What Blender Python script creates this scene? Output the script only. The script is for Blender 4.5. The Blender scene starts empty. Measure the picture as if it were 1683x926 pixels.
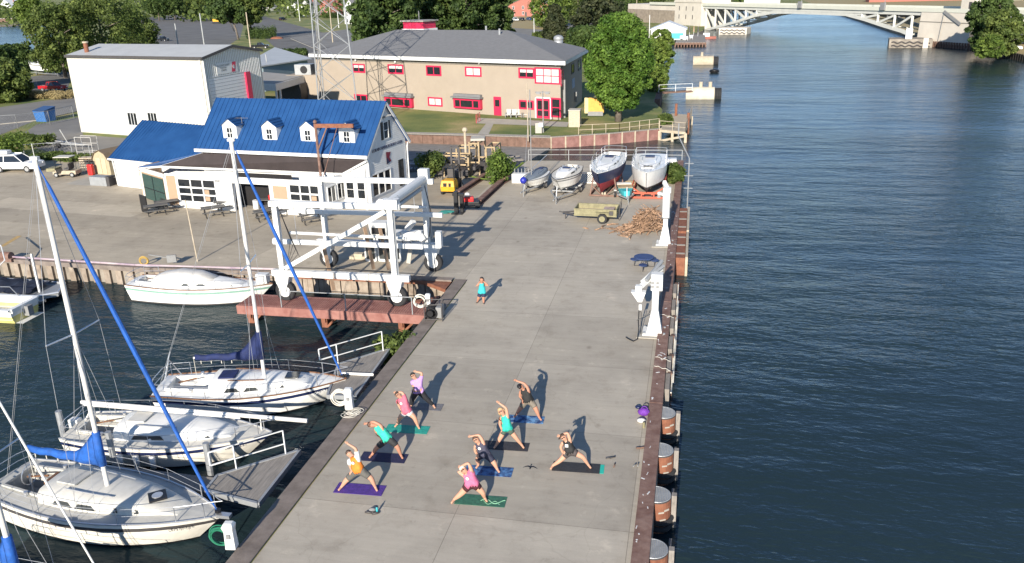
import bpy, bmesh, math, random
import numpy as np
from mathutils import Vector, Matrix, Euler
random.seed(7)
SC = bpy.context.scene
COL = SC.collection
PI = math.pi
def R(d): return math.radians(d)

# ------------------------------------------------------------------ camera
F_PX, PITCH, ROLL, YAW, CAM_H = 1371.0, R(19.7), R(1.69), R(12.5), 17.0
_fw0 = Vector((-math.sin(YAW), math.cos(YAW), 0)); _rt0 = Vector((math.cos(YAW), math.sin(YAW), 0)); _up = Vector((0, 0, 1))
C_F = _fw0*math.cos(PITCH) - _up*math.sin(PITCH)
_u0 = _fw0*math.sin(PITCH) + _up*math.cos(PITCH)
C_R = _rt0*math.cos(ROLL) - _u0*math.sin(ROLL)
C_U = _u0*math.cos(ROLL) + _rt0*math.sin(ROLL)
EYE = Vector((0, 0, CAM_H))
cd = bpy.data.cameras.new('camera'); cam = bpy.data.objects.new('camera', cd); COL.objects.link(cam)
m3 = Matrix((C_R, C_U, -C_F)).transposed()
cam.matrix_world = Matrix.Translation(EYE) @ m3.to_4x4()
cd.sensor_fit = 'HORIZONTAL'; cd.sensor_width = 36.0; cd.lens = 36.0*F_PX/1683.0
cd.clip_start = 0.5; cd.clip_end = 12000
SC.camera = cam
def ray(x, y): return C_F + C_R*((x-841.5)/F_PX) - C_U*((y-463.0)/F_PX)
def gp(x, y, z=0.0):
    "where the sight line of a photo pixel meets the level z"
    d = ray(x, y); t = (z-CAM_H)/d.z; return EYE + d*t
def hz(b, x, y):
    "height, above the plan point b, of what stands there at a photo pixel"
    d = ray(x, y); t = math.hypot(b[0], b[1])/math.hypot(d.x, d.y); return CAM_H + t*d.z
def yplane(x, y, Y):
    d = ray(x, y); return EYE + d*(Y/d.y)
def wplane(x, y, A, B):
    "(u, z) on the upright wall through plan points A and B"
    d = ray(x, y); ux, uy = B[0]-A[0], B[1]-A[1]; L = math.hypot(ux, uy); ux /= L; uy /= L
    nx, ny = uy, -ux
    t = (nx*A[0]+ny*A[1])/(nx*d.x+ny*d.y); p = EYE + d*t
    return (p.x-A[0])*ux+(p.y-A[1])*uy, p.z

# ------------------------------------------------------------------ sky, sun, exposure
SUN_EL, SUN_AZ = R(20.5), R(88)          # direction the shadows run in plan, from +X
w = bpy.data.worlds.new('World'); SC.world = w; w.use_nodes = True
nt = w.node_tree; bg = nt.nodes['Background']; sky = nt.nodes.new('ShaderNodeTexSky')
sky.sky_type = 'NISHITA'; sky.sun_disc = False; sky.sun_elevation = SUN_EL
sky.sun_rotation = R(90) - (SUN_AZ + PI)
sky.altitude = 100; sky.air_density = 0.72; sky.dust_density = 0.05; sky.ozone_density = 2.6
nt.links.new(sky.outputs[0], bg.inputs[0]); bg.inputs[1].default_value = 0.092
sd = bpy.data.lights.new('sun', 'SUN'); sd.energy = 4.2; sd.angle = R(0.5); sd.color = (1.0, 0.92, 0.79)
so = bpy.data.objects.new('sun', sd); COL.objects.link(so)
ldir = Vector((math.cos(SUN_AZ)*math.cos(SUN_EL), math.sin(SUN_AZ)*math.cos(SUN_EL), -math.sin(SUN_EL)))
so.rotation_euler = ldir.to_track_quat('-Z', 'Y').to_euler(); so.location = (-20, -60, 60)
vs = SC.view_settings; vs.view_transform = 'Standard'; vs.look = 'None'; vs.exposure = 1.0; vs.gamma = 1.0
vs.use_curve_mapping = False

# ------------------------------------------------------------------ materials
def mat(name, c, rough=0.6, metal=0.0, var=0.12, scale=3.0, bump=0.0, spec=0.5, c2=None, detail=5, stretch=None, trans=0.0, thr=None):
    m = bpy.data.materials.get(name)
    if m: return m
    m = bpy.data.materials.new(name); m.use_nodes = True
    n = m.node_tree.nodes; l = m.node_tree.links; b = n['Principled BSDF']
    b.inputs['Roughness'].default_value = rough; b.inputs['Metallic'].default_value = metal
    b.inputs['Specular IOR Level'].default_value = spec
    geo = n.new('ShaderNodeNewGeometry'); src = geo.outputs['Position']
    if stretch:
        mp = n.new('ShaderNodeMapping'); mp.inputs['Scale'].default_value = stretch; l.new(src, mp.inputs[0]); src = mp.outputs[0]
    no = n.new('ShaderNodeTexNoise'); no.inputs['Scale'].default_value = scale; no.inputs['Detail'].default_value = detail
    no.inputs['Roughness'].default_value = 0.65
    l.new(src, no.inputs['Vector'])
    cr = n.new('ShaderNodeValToRGB')
    a = [max(0, x*(1-var)) for x in c]; z = c2 if c2 else [min(1, x*(1+var)) for x in c]
    if c2: a = c
    lo, hi = thr if thr else (0.3, 0.7)
    cr.color_ramp.elements[0].position = lo; cr.color_ramp.elements[1].position = hi
    cr.color_ramp.elements[0].color = (*a, 1); cr.color_ramp.elements[1].color = (*z, 1)
    l.new(no.outputs[0], cr.inputs[0]); l.new(cr.outputs[0], b.inputs['Base Color'])
    if bump:
        bp = n.new('ShaderNodeBump'); bp.inputs['Strength'].default_value = bump; bp.inputs['Distance'].default_value = 0.05
        l.new(no.outputs[0], bp.inputs['Height']); l.new(bp.outputs[0], b.inputs['Normal'])
    return m
def node_mat(name):
    m = bpy.data.materials.new(name); m.use_nodes = True
    n = m.node_tree.nodes; l = m.node_tree.links
    return m, n, l, n['Principled BSDF']
def mixc(n, l, fac, a, b, mode='MIX'):
    x = n.new('ShaderNodeMix'); x.data_type = 'RGBA'; x.blend_type = mode
    for s, v in ((x.inputs[0], fac), (x.inputs[6], a), (x.inputs[7], b)):
        if isinstance(v, (int, float)): s.default_value = v
        elif isinstance(v, tuple): s.default_value = (*v, 1) if len(v) == 3 else v
        else: l.new(v, s)
    return x.outputs[2]
def noise(n, l, vec, scale, detail=5, rough=0.6):
    o = n.new('ShaderNodeTexNoise'); o.inputs['Scale'].default_value = scale; o.inputs['Detail'].default_value = detail
    o.inputs['Roughness'].default_value = rough; l.new(vec, o.inputs['Vector']); return o.outputs[0]
def ramp(n, l, v, stops):
    r = n.new('ShaderNodeValToRGB'); e = r.color_ramp.elements
    e[0].position = stops[0][0]; e[0].color = (*stops[0][1], 1); e[1].position = stops[-1][0]; e[1].color = (*stops[-1][1], 1)
    for p, c in stops[1:-1]:
        q = e.new(p); q.color = (*c, 1)
    l.new(v, r.inputs[0]); return r.outputs[0]

def concrete(name, base, slab, off=(0, 0), rot=0.0, dark=0.75, stain=0.35):
    m, n, l, b = node_mat(name)
    geo = n.new('ShaderNodeNewGeometry'); pos = geo.outputs['Position']
    mp = n.new('ShaderNodeMapping'); mp.inputs['Location'].default_value = (off[0], off[1], 0); mp.inputs['Rotation'].default_value = (0, 0, rot)
    l.new(pos, mp.inputs[0])
    br = n.new('ShaderNodeTexBrick'); br.offset = 0.0; br.inputs['Scale'].default_value = 1.0
    br.inputs['Brick Width'].default_value = slab[0]; br.inputs['Row Height'].default_value = slab[1]
    br.inputs['Mortar Size'].default_value = 0.013; br.inputs['Mortar Smooth'].default_value = 0.3
    br.inputs['Color1'].default_value = (*[x*1.08 for x in base], 1); br.inputs['Color2'].default_value = (*[x*(0.88 if slab[1] > 5 else .78) for x in base], 1)
    br.inputs['Mortar'].default_value = (*[x*0.58 for x in base], 1)
    l.new(mp.outputs[0], br.inputs['Vector'])
    big = noise(n, l, pos, 0.22, 6, 0.62)
    c = mixc(n, l, 0.75, br.outputs['Color'], ramp(n, l, big, [(0.3, (dark,)*3), (0.5, (1, 1, 1)), (0.72, (1.12, 1.12, 1.1))]), 'MULTIPLY')
    m2 = n.new('ShaderNodeMapping'); m2.inputs['Scale'].default_value = (0.35, 3.0, 1); l.new(pos, m2.inputs[0])
    st = noise(n, l, m2.outputs[0], 0.9, 6, 0.7)                     # broom / drag streaks across the pier
    c = mixc(n, l, 0.6, c, ramp(n, l, st, [(0.3, (0.84,)*3), (0.62, (1.05,)*3)]), 'MULTIPLY')
    sp = noise(n, l, pos, 1.7, 8, 0.75)
    c = mixc(n, l, stain, c, ramp(n, l, sp, [(0.28, (0.35, 0.33, 0.31)), (0.42, (0.95, 0.95, 0.95)), (0.6, (1, 1, 1)), (0.75, (1.2, 1.18, 1.15))]), 'MULTIPLY')
    pt = noise(n, l, pos, 0.55, 7, 0.7)
    c = mixc(n, l, 0.8, c, ramp(n, l, pt, [(0.30, (0.74, 0.72, 0.70)), (0.46, (0.97,)*3), (0.60, (1.0, 1.0, 1.0)), (0.70, (1.34, 1.32, 1.29))]), 'MULTIPLY')
    m3 = n.new('ShaderNodeMapping'); m3.inputs['Scale'].default_value = (1.6, 1, 1); m3.inputs['Location'].default_value = (3.1, 7.7, 0); l.new(pos, m3.inputs[0])
    oil = n.new('ShaderNodeTexVoronoi'); oil.inputs['Scale'].default_value = 0.33; l.new(m3.outputs[0], oil.inputs['Vector'])
    c = mixc(n, l, 0.6, c, ramp(n, l, oil.outputs['Distance'], [(0.02, (0.5, 0.47, 0.44)), (0.09, (1, 1, 1))]), 'MULTIPLY')
    fine = noise(n, l, pos, 28, 4, 0.7)
    c = mixc(n, l, 0.5, c, ramp(n, l, fine, [(0.3, (0.86,)*3), (0.7, (1.1,)*3)]), 'MULTIPLY')
    # thin wandering cracks
    vo = n.new('ShaderNodeTexVoronoi'); vo.feature = 'DISTANCE_TO_EDGE'; vo.inputs['Scale'].default_value = 0.16
    ad = n.new('ShaderNodeVectorMath'); ad.operation = 'ADD'
    nn = n.new('ShaderNodeTexNoise'); nn.inputs['Scale'].default_value = 0.8; l.new(pos, nn.inputs['Vector']); l.new(nn.outputs[1], ad.inputs[0]); l.new(pos, ad.inputs[1])
    l.new(ad.outputs[0], vo.inputs['Vector'])
    c = mixc(n, l, 0.16, c, ramp(n, l, vo.outputs[0], [(0.0, (0.45, 0.43, 0.4)), (0.0035, (1, 1, 1))]), 'MULTIPLY')
    l.new(c, b.inputs['Base Color']); b.inputs['Roughness'].default_value = 0.85; b.inputs['Specular IOR Level'].default_value = 0.25
    bp = n.new('ShaderNodeBump'); bp.inputs['Strength'].default_value = 0.25; bp.inputs['Distance'].default_value = 0.02
    l.new(sp, bp.inputs['Height']); l.new(bp.outputs[0], b.inputs['Normal'])
    return m

def foliage(name, c1, c2, scale=0.35):
    m, n, l, b = node_mat(name)
    geo = n.new('ShaderNodeNewGeometry'); pos = geo.outputs['Position']
    a = noise(n, l, pos, scale, 3, 0.6); f = noise(n, l, pos, 3.1, 2, 0.5)
    base = ramp(n, l, a, [(0.38, c1), (0.60, c2)])
    base = mixc(n, l, 0.7, base, ramp(n, l, f, [(0.25, (0.6, 0.65, 0.6)), (0.75, (1.35, 1.3, 1.1))]), 'MULTIPLY')
    gi = n.new('ShaderNodeNewGeometry'); base = mixc(n, l, 0.85, base, ramp(n, l, gi.outputs['Random Per Island'], [(0.0, (0.55, 0.58, 0.55)), (0.6, (1.0, 1.0, 1.0)), (1.0, (1.6, 1.5, 1.35))]), 'MULTIPLY')
    l.new(base, b.inputs['Base Color']); b.inputs['Roughness'].default_value = 0.62; b.inputs['Specular IOR Level'].default_value = 0.25
    tr = n.new('ShaderNodeBsdfTranslucent'); l.new(base, tr.inputs[0])
    mx = n.new('ShaderNodeMixShader'); mx.inputs[0].default_value = 0.4
    l.new(b.outputs[0], mx.inputs[1]); l.new(tr.outputs[0], mx.inputs[2])
    l.new(mx.outputs[0], n['Material Output'].inputs[0])
    return m

M = {}
M['white'] = mat('white_paint', (0.66, 0.66, 0.65), 0.4, var=0.07, scale=2.2)
M['hoistwhite'] = mat('worn_white_steel', (0.36, 0.29, 0.23), 0.5, c2=(0.66, 0.66, 0.645), scale=2.4, detail=9, stretch=(1, 1, .35), thr=(.30, .40))
M['gel'] = mat('gelcoat_white', (0.76, 0.75, 0.72), 0.28, var=0.08, scale=1.1)
M['cream_gel'] = mat('gelcoat_cream', (0.70, 0.665, 0.59), 0.35, var=0.1, scale=1.3)
M['deck'] = mat('deck_nonskid', (0.57, 0.55, 0.50), 0.6, var=0.1, scale=2.0)
M['greydeck'] = mat('grey_nonskid', (0.44, 0.43, 0.40), 0.7, var=0.12, scale=2.5)
M['navy'] = mat('navy_paint', (0.012, 0.02, 0.07), 0.4)
M['navyfab'] = mat('navy_canvas', (0.008, 0.018, 0.085), 0.8, var=0.3, scale=3, bump=0.5)
M['blue'] = mat('blue_canvas', (0.010, 0.085, 0.35), 0.75, var=0.25, scale=3.5, bump=0.5)
M['black'] = mat('black_paint', (0.012, 0.012, 0.014), 0.45)
M['rubber'] = mat('tyre_rubber', (0.022, 0.022, 0.024), 0.85)
M['glass'] = mat('dark_glass', (0.015, 0.018, 0.022), 0.08, var=0.3, spec=0.8)
M['smoke'] = mat('smoked_window', (0.05, 0.055, 0.055), 0.15, spec=0.7)
M['blind'] = mat('window_blind', (0.55, 0.53, 0.50), 0.6, var=0.12, scale=2)
M['alu'] = mat('aluminium', (0.62, 0.62, 0.63), 0.32, 0.6, var=0.08)
M['mast'] = mat('mast_alloy', (0.68, 0.66, 0.63), 0.4, 0.15, var=0.05)
M['steel'] = mat('stainless_steel', (0.55, 0.56, 0.58), 0.3, 0.7)
M['wire'] = mat('rigging_wire', (0.42, 0.43, 0.45), 0.4, 0.4)
M['rope'] = mat('white_rope', (0.62, 0.59, 0.52), 0.9, var=0.2, scale=8)
M['grope'] = mat('green_hose', (0.02, 0.16, 0.09), 0.5)
M['teak'] = mat('teak_wood', (0.16, 0.075, 0.035), 0.6, var=0.3, scale=6)
M['rust'] = mat('rusted_steel', (0.14, 0.07, 0.052), 0.8, c2=(0.27, 0.175, 0.14), scale=2.2, bump=0.4, detail=8, thr=(0.35, 0.75))
M['capconc'] = mat('stained_coping', (0.13, 0.105, 0.09), 0.85, c2=(0.24, 0.20, 0.175), scale=1.6, bump=0.3, detail=8)
M['redsteel'] = mat('faded_red_steel', (0.22, 0.085, 0.07), 0.8, c2=(0.34, 0.17, 0.14), scale=2.0, detail=7)
M['rustred'] = mat('orange_rust', (0.15, 0.052, 0.030), 0.8, c2=(0.27, 0.11, 0.06), scale=3.5, detail=7)
M['galv'] = mat('galvanised_steel', (0.34, 0.35, 0.36), 0.5, 0.4, var=0.12)
M['wood'] = mat('weathered_wood', (0.17, 0.155, 0.14), 0.85, c2=(0.30, 0.27, 0.24), scale=1.2, stretch=(12, 1.2, 3), bump=0.3)
M['tanwood'] = mat('bleached_timber', (0.34, 0.28, 0.20), 0.85, c2=(0.50, 0.43, 0.33), scale=2.5, bump=0.3, detail=7)
M['brownwood'] = mat('brown_timber', (0.10, 0.06, 0.045), 0.85, c2=(0.20, 0.12, 0.09), scale=2.0, bump=0.4, detail=7)
M['plank'] = mat('sawn_lumber', (0.36, 0.27, 0.16), 0.8, var=0.25, scale=2.5)
M['skin'] = mat('skin', (0.50, 0.27, 0.18), 0.55, var=0.05, scale=5)
M['skin2'] = mat('skin_tanned', (0.42, 0.20, 0.13), 0.55, var=0.05, scale=5)
M['beige'] = mat('beige_render', (0.325, 0.27, 0.215), 0.85, var=0.05, scale=0.6)
M['crimson'] = mat('crimson_paint', (0.52, 0.02, 0.07), 0.45, var=0.08)
M['cream'] = mat('cream_cladding', (0.53, 0.505, 0.45), 0.6, var=0.03, scale=0.4)
M['tan'] = mat('tan_panel', (0.37, 0.25, 0.165), 0.7, var=0.06)
M['shingle'] = mat('grey_shingle', (0.17, 0.17, 0.175), 0.9, var=0.14, scale=1.6, stretch=(1, 1, 6), detail=8)
M['darkroof'] = mat('brown_membrane', (0.040, 0.030, 0.030), 0.85, var=0.2, scale=0.8)
M['paleroof'] = mat('pale_roof', (0.30, 0.28, 0.25), 0.75, var=0.1, scale=0.6)
M['metalroof'] = mat('pale_metal_roof', (0.42, 0.42, 0.41), 0.5, 0.0, var=0.08, scale=0.5)
M['fascia'] = mat('grey_fascia', (0.20, 0.18, 0.155), 0.7)
M['trim'] = mat('dark_trim', (0.06, 0.055, 0.055), 0.6)
M['grey'] = mat('mid_grey', (0.22, 0.22, 0.22), 0.6)
M['yellow'] = mat('yellow_paint', (0.62, 0.32, 0.02), 0.5)
M['lemon'] = mat('lemon_gelcoat', (0.60, 0.53, 0.19), 0.35)
M['palegrass'] = mat('dry_grass', (0.24, 0.19, 0.09), 0.95, c2=(0.36, 0.28, 0.13), scale=3)
M['teal'] = mat('teal_fabric', (0.02, 0.42, 0.33), 0.8)
M['turq'] = mat('turquoise_paint', (0.04, 0.36, 0.40), 0.5)
M['navyp'] = mat('picnic_blue', (0.035, 0.06, 0.16), 0.6)
M['tablegrey'] = mat('weathered_table', (0.11, 0.105, 0.10), 0.7, var=0.2, scale=4)
M['red'] = mat('red_paint', (0.55, 0.02, 0.02), 0.45)
M['carred'] = mat('car_red', (0.38, 0.01, 0.02), 0.2)
M['olive'] = mat('olive_drab', (0.23, 0.21, 0.12), 0.7, var=0.3, scale=3)
M['brick'] = mat('brick_red', (0.35, 0.13, 0.10), 0.85, var=0.15, scale=2)
M['greyconc'] = mat('pale_concrete', (0.42, 0.39, 0.34), 0.85, var=0.1, scale=0.5, detail=7)
M['bridgeconc'] = mat('bridge_concrete', (0.56, 0.51, 0.44), 0.85, var=0.1, scale=0.25, detail=7)
M['bridgesteel'] = mat('bridge_paint', (0.52, 0.52, 0.48), 0.6, var=0.08, scale=0.5)
M['dirtyconc'] = mat('tide_stained_concrete', (0.14, 0.12, 0.10), 0.9, c2=(0.34, 0.30, 0.25), scale=0.6, detail=7)
M['hair'] = mat('brown_hair', (0.05, 0.025, 0.015), 0.6, var=0.3)
M['hairb'] = mat('blonde_hair', (0.42, 0.29, 0.15), 0.6, var=0.2)
M['hairk'] = mat('dark_hair', (0.012, 0.010, 0.009), 0.55)
M['bark'] = mat('tree_bark', (0.10, 0.08, 0.065), 0.9, c2=(0.20, 0.17, 0.14), scale=3)
M['leaf_maple'] = foliage('leaf_maple', (0.065, 0.14, 0.022), (0.15, 0.25, 0.05))
M['leaf_dark'] = foliage('leaf_dark', (0.045, 0.082, 0.028), (0.095, 0.145, 0.045))
M['leaf_mid'] = foliage('leaf_mid', (0.075, 0.115, 0.032), (0.155, 0.20, 0.06))
M['leaf_pale'] = foliage('leaf_pale', (0.10, 0.16, 0.035), (0.18, 0.25, 0.06))
M['leaf_conifer'] = foliage('leaf_conifer', (0.035, 0.05, 0.025), (0.075, 0.085, 0.045))
M['bluecar'] = mat('car_blue', (0.02, 0.05, 0.14), 0.3)
M['blackcar'] = mat('car_black', (0.012, 0.012, 0.015), 0.2)
M['whitecar'] = mat('car_white', (0.68, 0.68, 0.68), 0.2, var=0.02)
M['rim'] = mat('wheel_rim', (0.45, 0.45, 0.45), 0.35, 0.5)
def solid(name, c, rough=0.75): return mat(name, c, rough, var=0.25, scale=7, bump=0.5)

def bluemetal():
    m, n, l, b = node_mat('blue_metal_roof')
    at = n.new('ShaderNodeAttribute'); at.attribute_name = 'rib'
    geo = n.new('ShaderNodeNewGeometry'); v = noise(n, l, geo.outputs['Position'], 0.7, 4)
    c = ramp(n, l, v, [(0.3, (0.010, 0.052, 0.165)), (0.7, (0.016, 0.072, 0.21))])
    l.new(c, b.inputs['Base Color']); b.inputs['Roughness'].default_value = 0.45
    return m
M['bluemetal'] = bluemetal()

# ------------------------------------------------------------------ mesh builder and scene-graph helpers
class MB:
    def __init__(s): s.v = []; s.f = []; s.mi = []; s.cur = 0; s.T = None
    def add(s, vs, fs, mi=None):
        o = len(s.v)
        for p in vs:
            p = Vector(p)
            s.v.append(s.T @ p if s.T else p)
        for f in fs: s.f.append([i+o for i in f]); s.mi.append(s.cur if mi is None else mi)
        return s
    def box(s, c, d, rz=0.0, mi=None, rot=None):
        hx, hy, h = d[0]/2, d[1]/2, d[2]/2
        vs = [Vector((x, y, z)) for z in (-h, h) for x, y in ((-hx, -hy), (hx, -hy), (hx, hy), (-hx, hy))]
        m = rot.to_matrix() if rot is not None else Matrix.Rotation(rz, 3, 'Z')
        return s.add([m @ v + Vector(c) for v in vs], [(0, 3, 2, 1), (4, 5, 6, 7), (0, 1, 5, 4), (1, 2, 6, 5), (2, 3, 7, 6), (3, 0, 4, 7)], mi)
    def bar(s, p, q, w, h=None, mi=None, up=(0, 0, 1)):
        p, q = Vector(p), Vector(q); d = q-p; L = d.length
        if L < 1e-6: return s
        h = w if h is None else h
        z = d/L; u = Vector(up)
        if abs(z.dot(u)) > 0.99: u = Vector((0, 1, 0))
        x = z.cross(u).normalized(); y = x.cross(z).normalized()
        vs = [b + x*sx*w/2 + y*sy*h/2 for b in (p, q) for sx, sy in ((-1, -1), (1, -1), (1, 1), (-1, 1))]
        return s.add(vs, [(0, 3, 2, 1), (4, 5, 6, 7), (0, 1, 5, 4), (1, 2, 6, 5), (2, 3, 7, 6), (3, 0, 4, 7)], mi)
    def tube(s, pts, r, n=8, mi=None, r2=None, caps=True):
        pts = [Vector(p) for p in pts]; k = len(pts)
        rr = [r + (r2-r)*i/(k-1) for i in range(k)] if r2 is not None else ([r]*k if not isinstance(r, (list, tuple)) else list(r))
        vs = []; fs = []; px = None
        for i, p in enumerate(pts):
            t = (pts[min(i+1, k-1)] - pts[max(i-1, 0)])
            t = t.normalized() if t.length > 1e-9 else Vector((0, 0, 1))
            if px is None:
                u = Vector((0, 0, 1)) if abs(t.z) < 0.9 else Vector((1, 0, 0))
                x = t.cross(u).normalized()
            else:
                x = px - t*px.dot(t); x = x.normalized() if x.length > 1e-6 else t.orthogonal().normalized()
            px = x; y = t.cross(x)
            for j in range(n):
                a = 2*PI*j/n; vs.append(p + (x*math.cos(a)+y*math.sin(a))*rr[i])
        for i in range(k-1):
            for j in range(n):
                a, b = i*n+j, i*n+(j+1) % n; fs.append((a, b, b+n, a+n))
        if caps: fs.append(tuple(range(n-1, -1, -1))); fs.append(tuple(range((k-1)*n, k*n)))
        return s.add(vs, fs, mi)
    def cyl(s, c, r, h, n=16, mi=None, axis='Z', r2=None):
        c = Vector(c); a = {'X': Vector((1, 0, 0)), 'Y': Vector((0, 1, 0)), 'Z': Vector((0, 0, 1))}[axis]
        return s.tube([c - a*h/2, c + a*h/2], r, n, mi, r2)
    def prism(s, poly, z0, z1, mi=None):
        n = len(poly); a = sum(poly[i][0]*poly[(i+1) % n][1]-poly[(i+1) % n][0]*poly[i][1] for i in range(n))
        if a < 0: poly = poly[::-1]
        vs = [(p[0], p[1], z0) for p in poly] + [(p[0], p[1], z1) for p in poly]
        fs = [tuple(range(n-1, -1, -1)), tuple(range(n, 2*n))] + [(i, (i+1) % n, n+(i+1) % n, n+i) for i in range(n)]
        return s.add(vs, fs, mi)
    def slab(s, pts, t, mi=None):
        "polygon given in 3D, thickened downwards along its normal"
        pts = [Vector(p) for p in pts]; nrm = (pts[1]-pts[0]).cross(pts[2]-pts[0]).normalized()
        if nrm.z < 0: pts = pts[::-1]; nrm = -nrm
        n = len(pts); vs = pts + [p - nrm*t for p in pts]
        return s.add(vs, [tuple(range(n)), tuple(range(2*n-1, n-1, -1))] + [(i, i+n, (i+1) % n+n, (i+1) % n) for i in range(n)], mi)
    def quad(s, a, b, c, d, mi=None): return s.add([a, b, c, d], [(0, 1, 2, 3)], mi)
    def loft(s, secs, closed=False, mi=None, capa=True, capb=True):
        n = len(secs[0]); vs = [p for sc in secs for p in sc]; fs = []
        for i in range(len(secs)-1):
            for j in range(n if closed else n-1):
                a, b = i*n+j, i*n+(j+1) % n; fs.append((a, b, b+n, a+n))
        if capa: fs.append(tuple(range(n-1, -1, -1)))
        if capb: fs.append(tuple(range((len(secs)-1)*n, len(secs)*n)))
        return s.add(vs, fs, mi)
    def ball(s, c, r, n=8, mi=None, sc=(1, 1, 1)):
        vs = []; fs = []; m = n//2+1; c = Vector(c)
        for i in range(m+1):
            ph = PI*i/m
            for j in range(n):
                th = 2*PI*j/n
                vs.append(c + Vector((r*sc[0]*math.sin(ph)*math.cos(th), r*sc[1]*math.sin(ph)*math.sin(th), r*sc[2]*math.cos(ph))))
        for i in range(m):
            for j in range(n):
                a, b = i*n+j, i*n+(j+1) % n; fs.append((a, a+n, b+n, b))
        return s.add(vs, fs, mi)
    def torus(s, c, R0, r, n=20, k=6, mi=None, rot=None):
        pts = []
        for i in range(n+1):
            a = 2*PI*i/n; p = Vector((R0*math.cos(a), R0*math.sin(a), 0))
            if rot is not None: p = rot.to_matrix() @ p
            pts.append(Vector(c)+p)
        return s.tube(pts, r, k, mi, caps=False)
    def build(s, name, mats, parent=None, world=True, smooth=False, bevel=0.0):
        me = bpy.data.meshes.new(name)
        vs = s.v
        if parent is not None and world:
            inv = wmat(parent).inverted(); vs = [inv @ v for v in vs]
        me.from_pydata([tuple(v) for v in vs], [], s.f)
        if not isinstance(mats, (list, tuple)): mats = [mats]
        for mm in mats: me.materials.append(M[mm] if isinstance(mm, str) else mm)
        if len(mats) > 1: me.polygons.foreach_set('material_index', s.mi)
        if smooth: me.polygons.foreach_set('use_smooth', [True]*len(me.polygons))
        me.update()
        o = bpy.data.objects.new(name, me); COL.objects.link(o)
        if parent is not None: o.parent = parent
        if smooth == 'auto':
            pass
        if bevel:
            b = o.modifiers.new('bevel', 'BEVEL'); b.width = bevel; b.segments = 2; b.limit_method = 'ANGLE'; b.angle_limit = R(50)
        return o
def wmat(o):
    m = o.matrix_basis.copy() if o.parent is None else wmat(o.parent) @ o.matrix_basis
    return m
def tag(o, label, cat, group=None, kind=None):
    if label: o['label'] = label
    if cat: o['category'] = cat
    if group: o['group'] = group
    if kind: o['kind'] = kind
    return o
def thing(name, label, cat, loc=(0, 0, 0), rz=0.0, group=None):
    o = bpy.data.objects.new(name, None); COL.objects.link(o); o.location = Vector(loc); o.rotation_euler = (0, 0, rz)
    o.empty_display_size = 0.3
    return tag(o, label, cat, group)
def children(o): return [c for c in bpy.data.objects if c.parent == o]
def copy_tree(o, parent=None):
    c = o.copy(); COL.objects.link(c)
    if parent is not None: c.parent = parent
    for ch in children(o): copy_tree(ch, c)
    return c
def struct(o): o['kind'] = 'structure'; return o
def L(t, x, y, z): return wmat(t) @ Vector((x, y, z))
def textmesh(txt, size, name, m, parent, origin, xdir, ydir, depth=0.01, align='CENTER'):
    cu = bpy.data.curves.new(name, 'FONT'); cu.body = txt; cu.size = size; cu.extrude = depth; cu.align_x = align
    to = bpy.data.objects.new('tmp_text', cu); COL.objects.link(to)
    me = bpy.data.meshes.new_from_object(to); bpy.data.objects.remove(to)
    x = Vector(xdir).normalized(); y = Vector(ydir).normalized(); z = x.cross(y)
    mm = Matrix((x, y, z)).transposed().to_4x4(); mm.translation = Vector(origin)
    me.transform(wmat(parent).inverted() @ mm if parent is not None else mm)
    me.materials.clear(); me.materials.append(M[m]); me.name = name
    o = bpy.data.objects.new(name, me); COL.objects.link(o)
    if parent is not None: o.parent = parent
    return o
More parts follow.
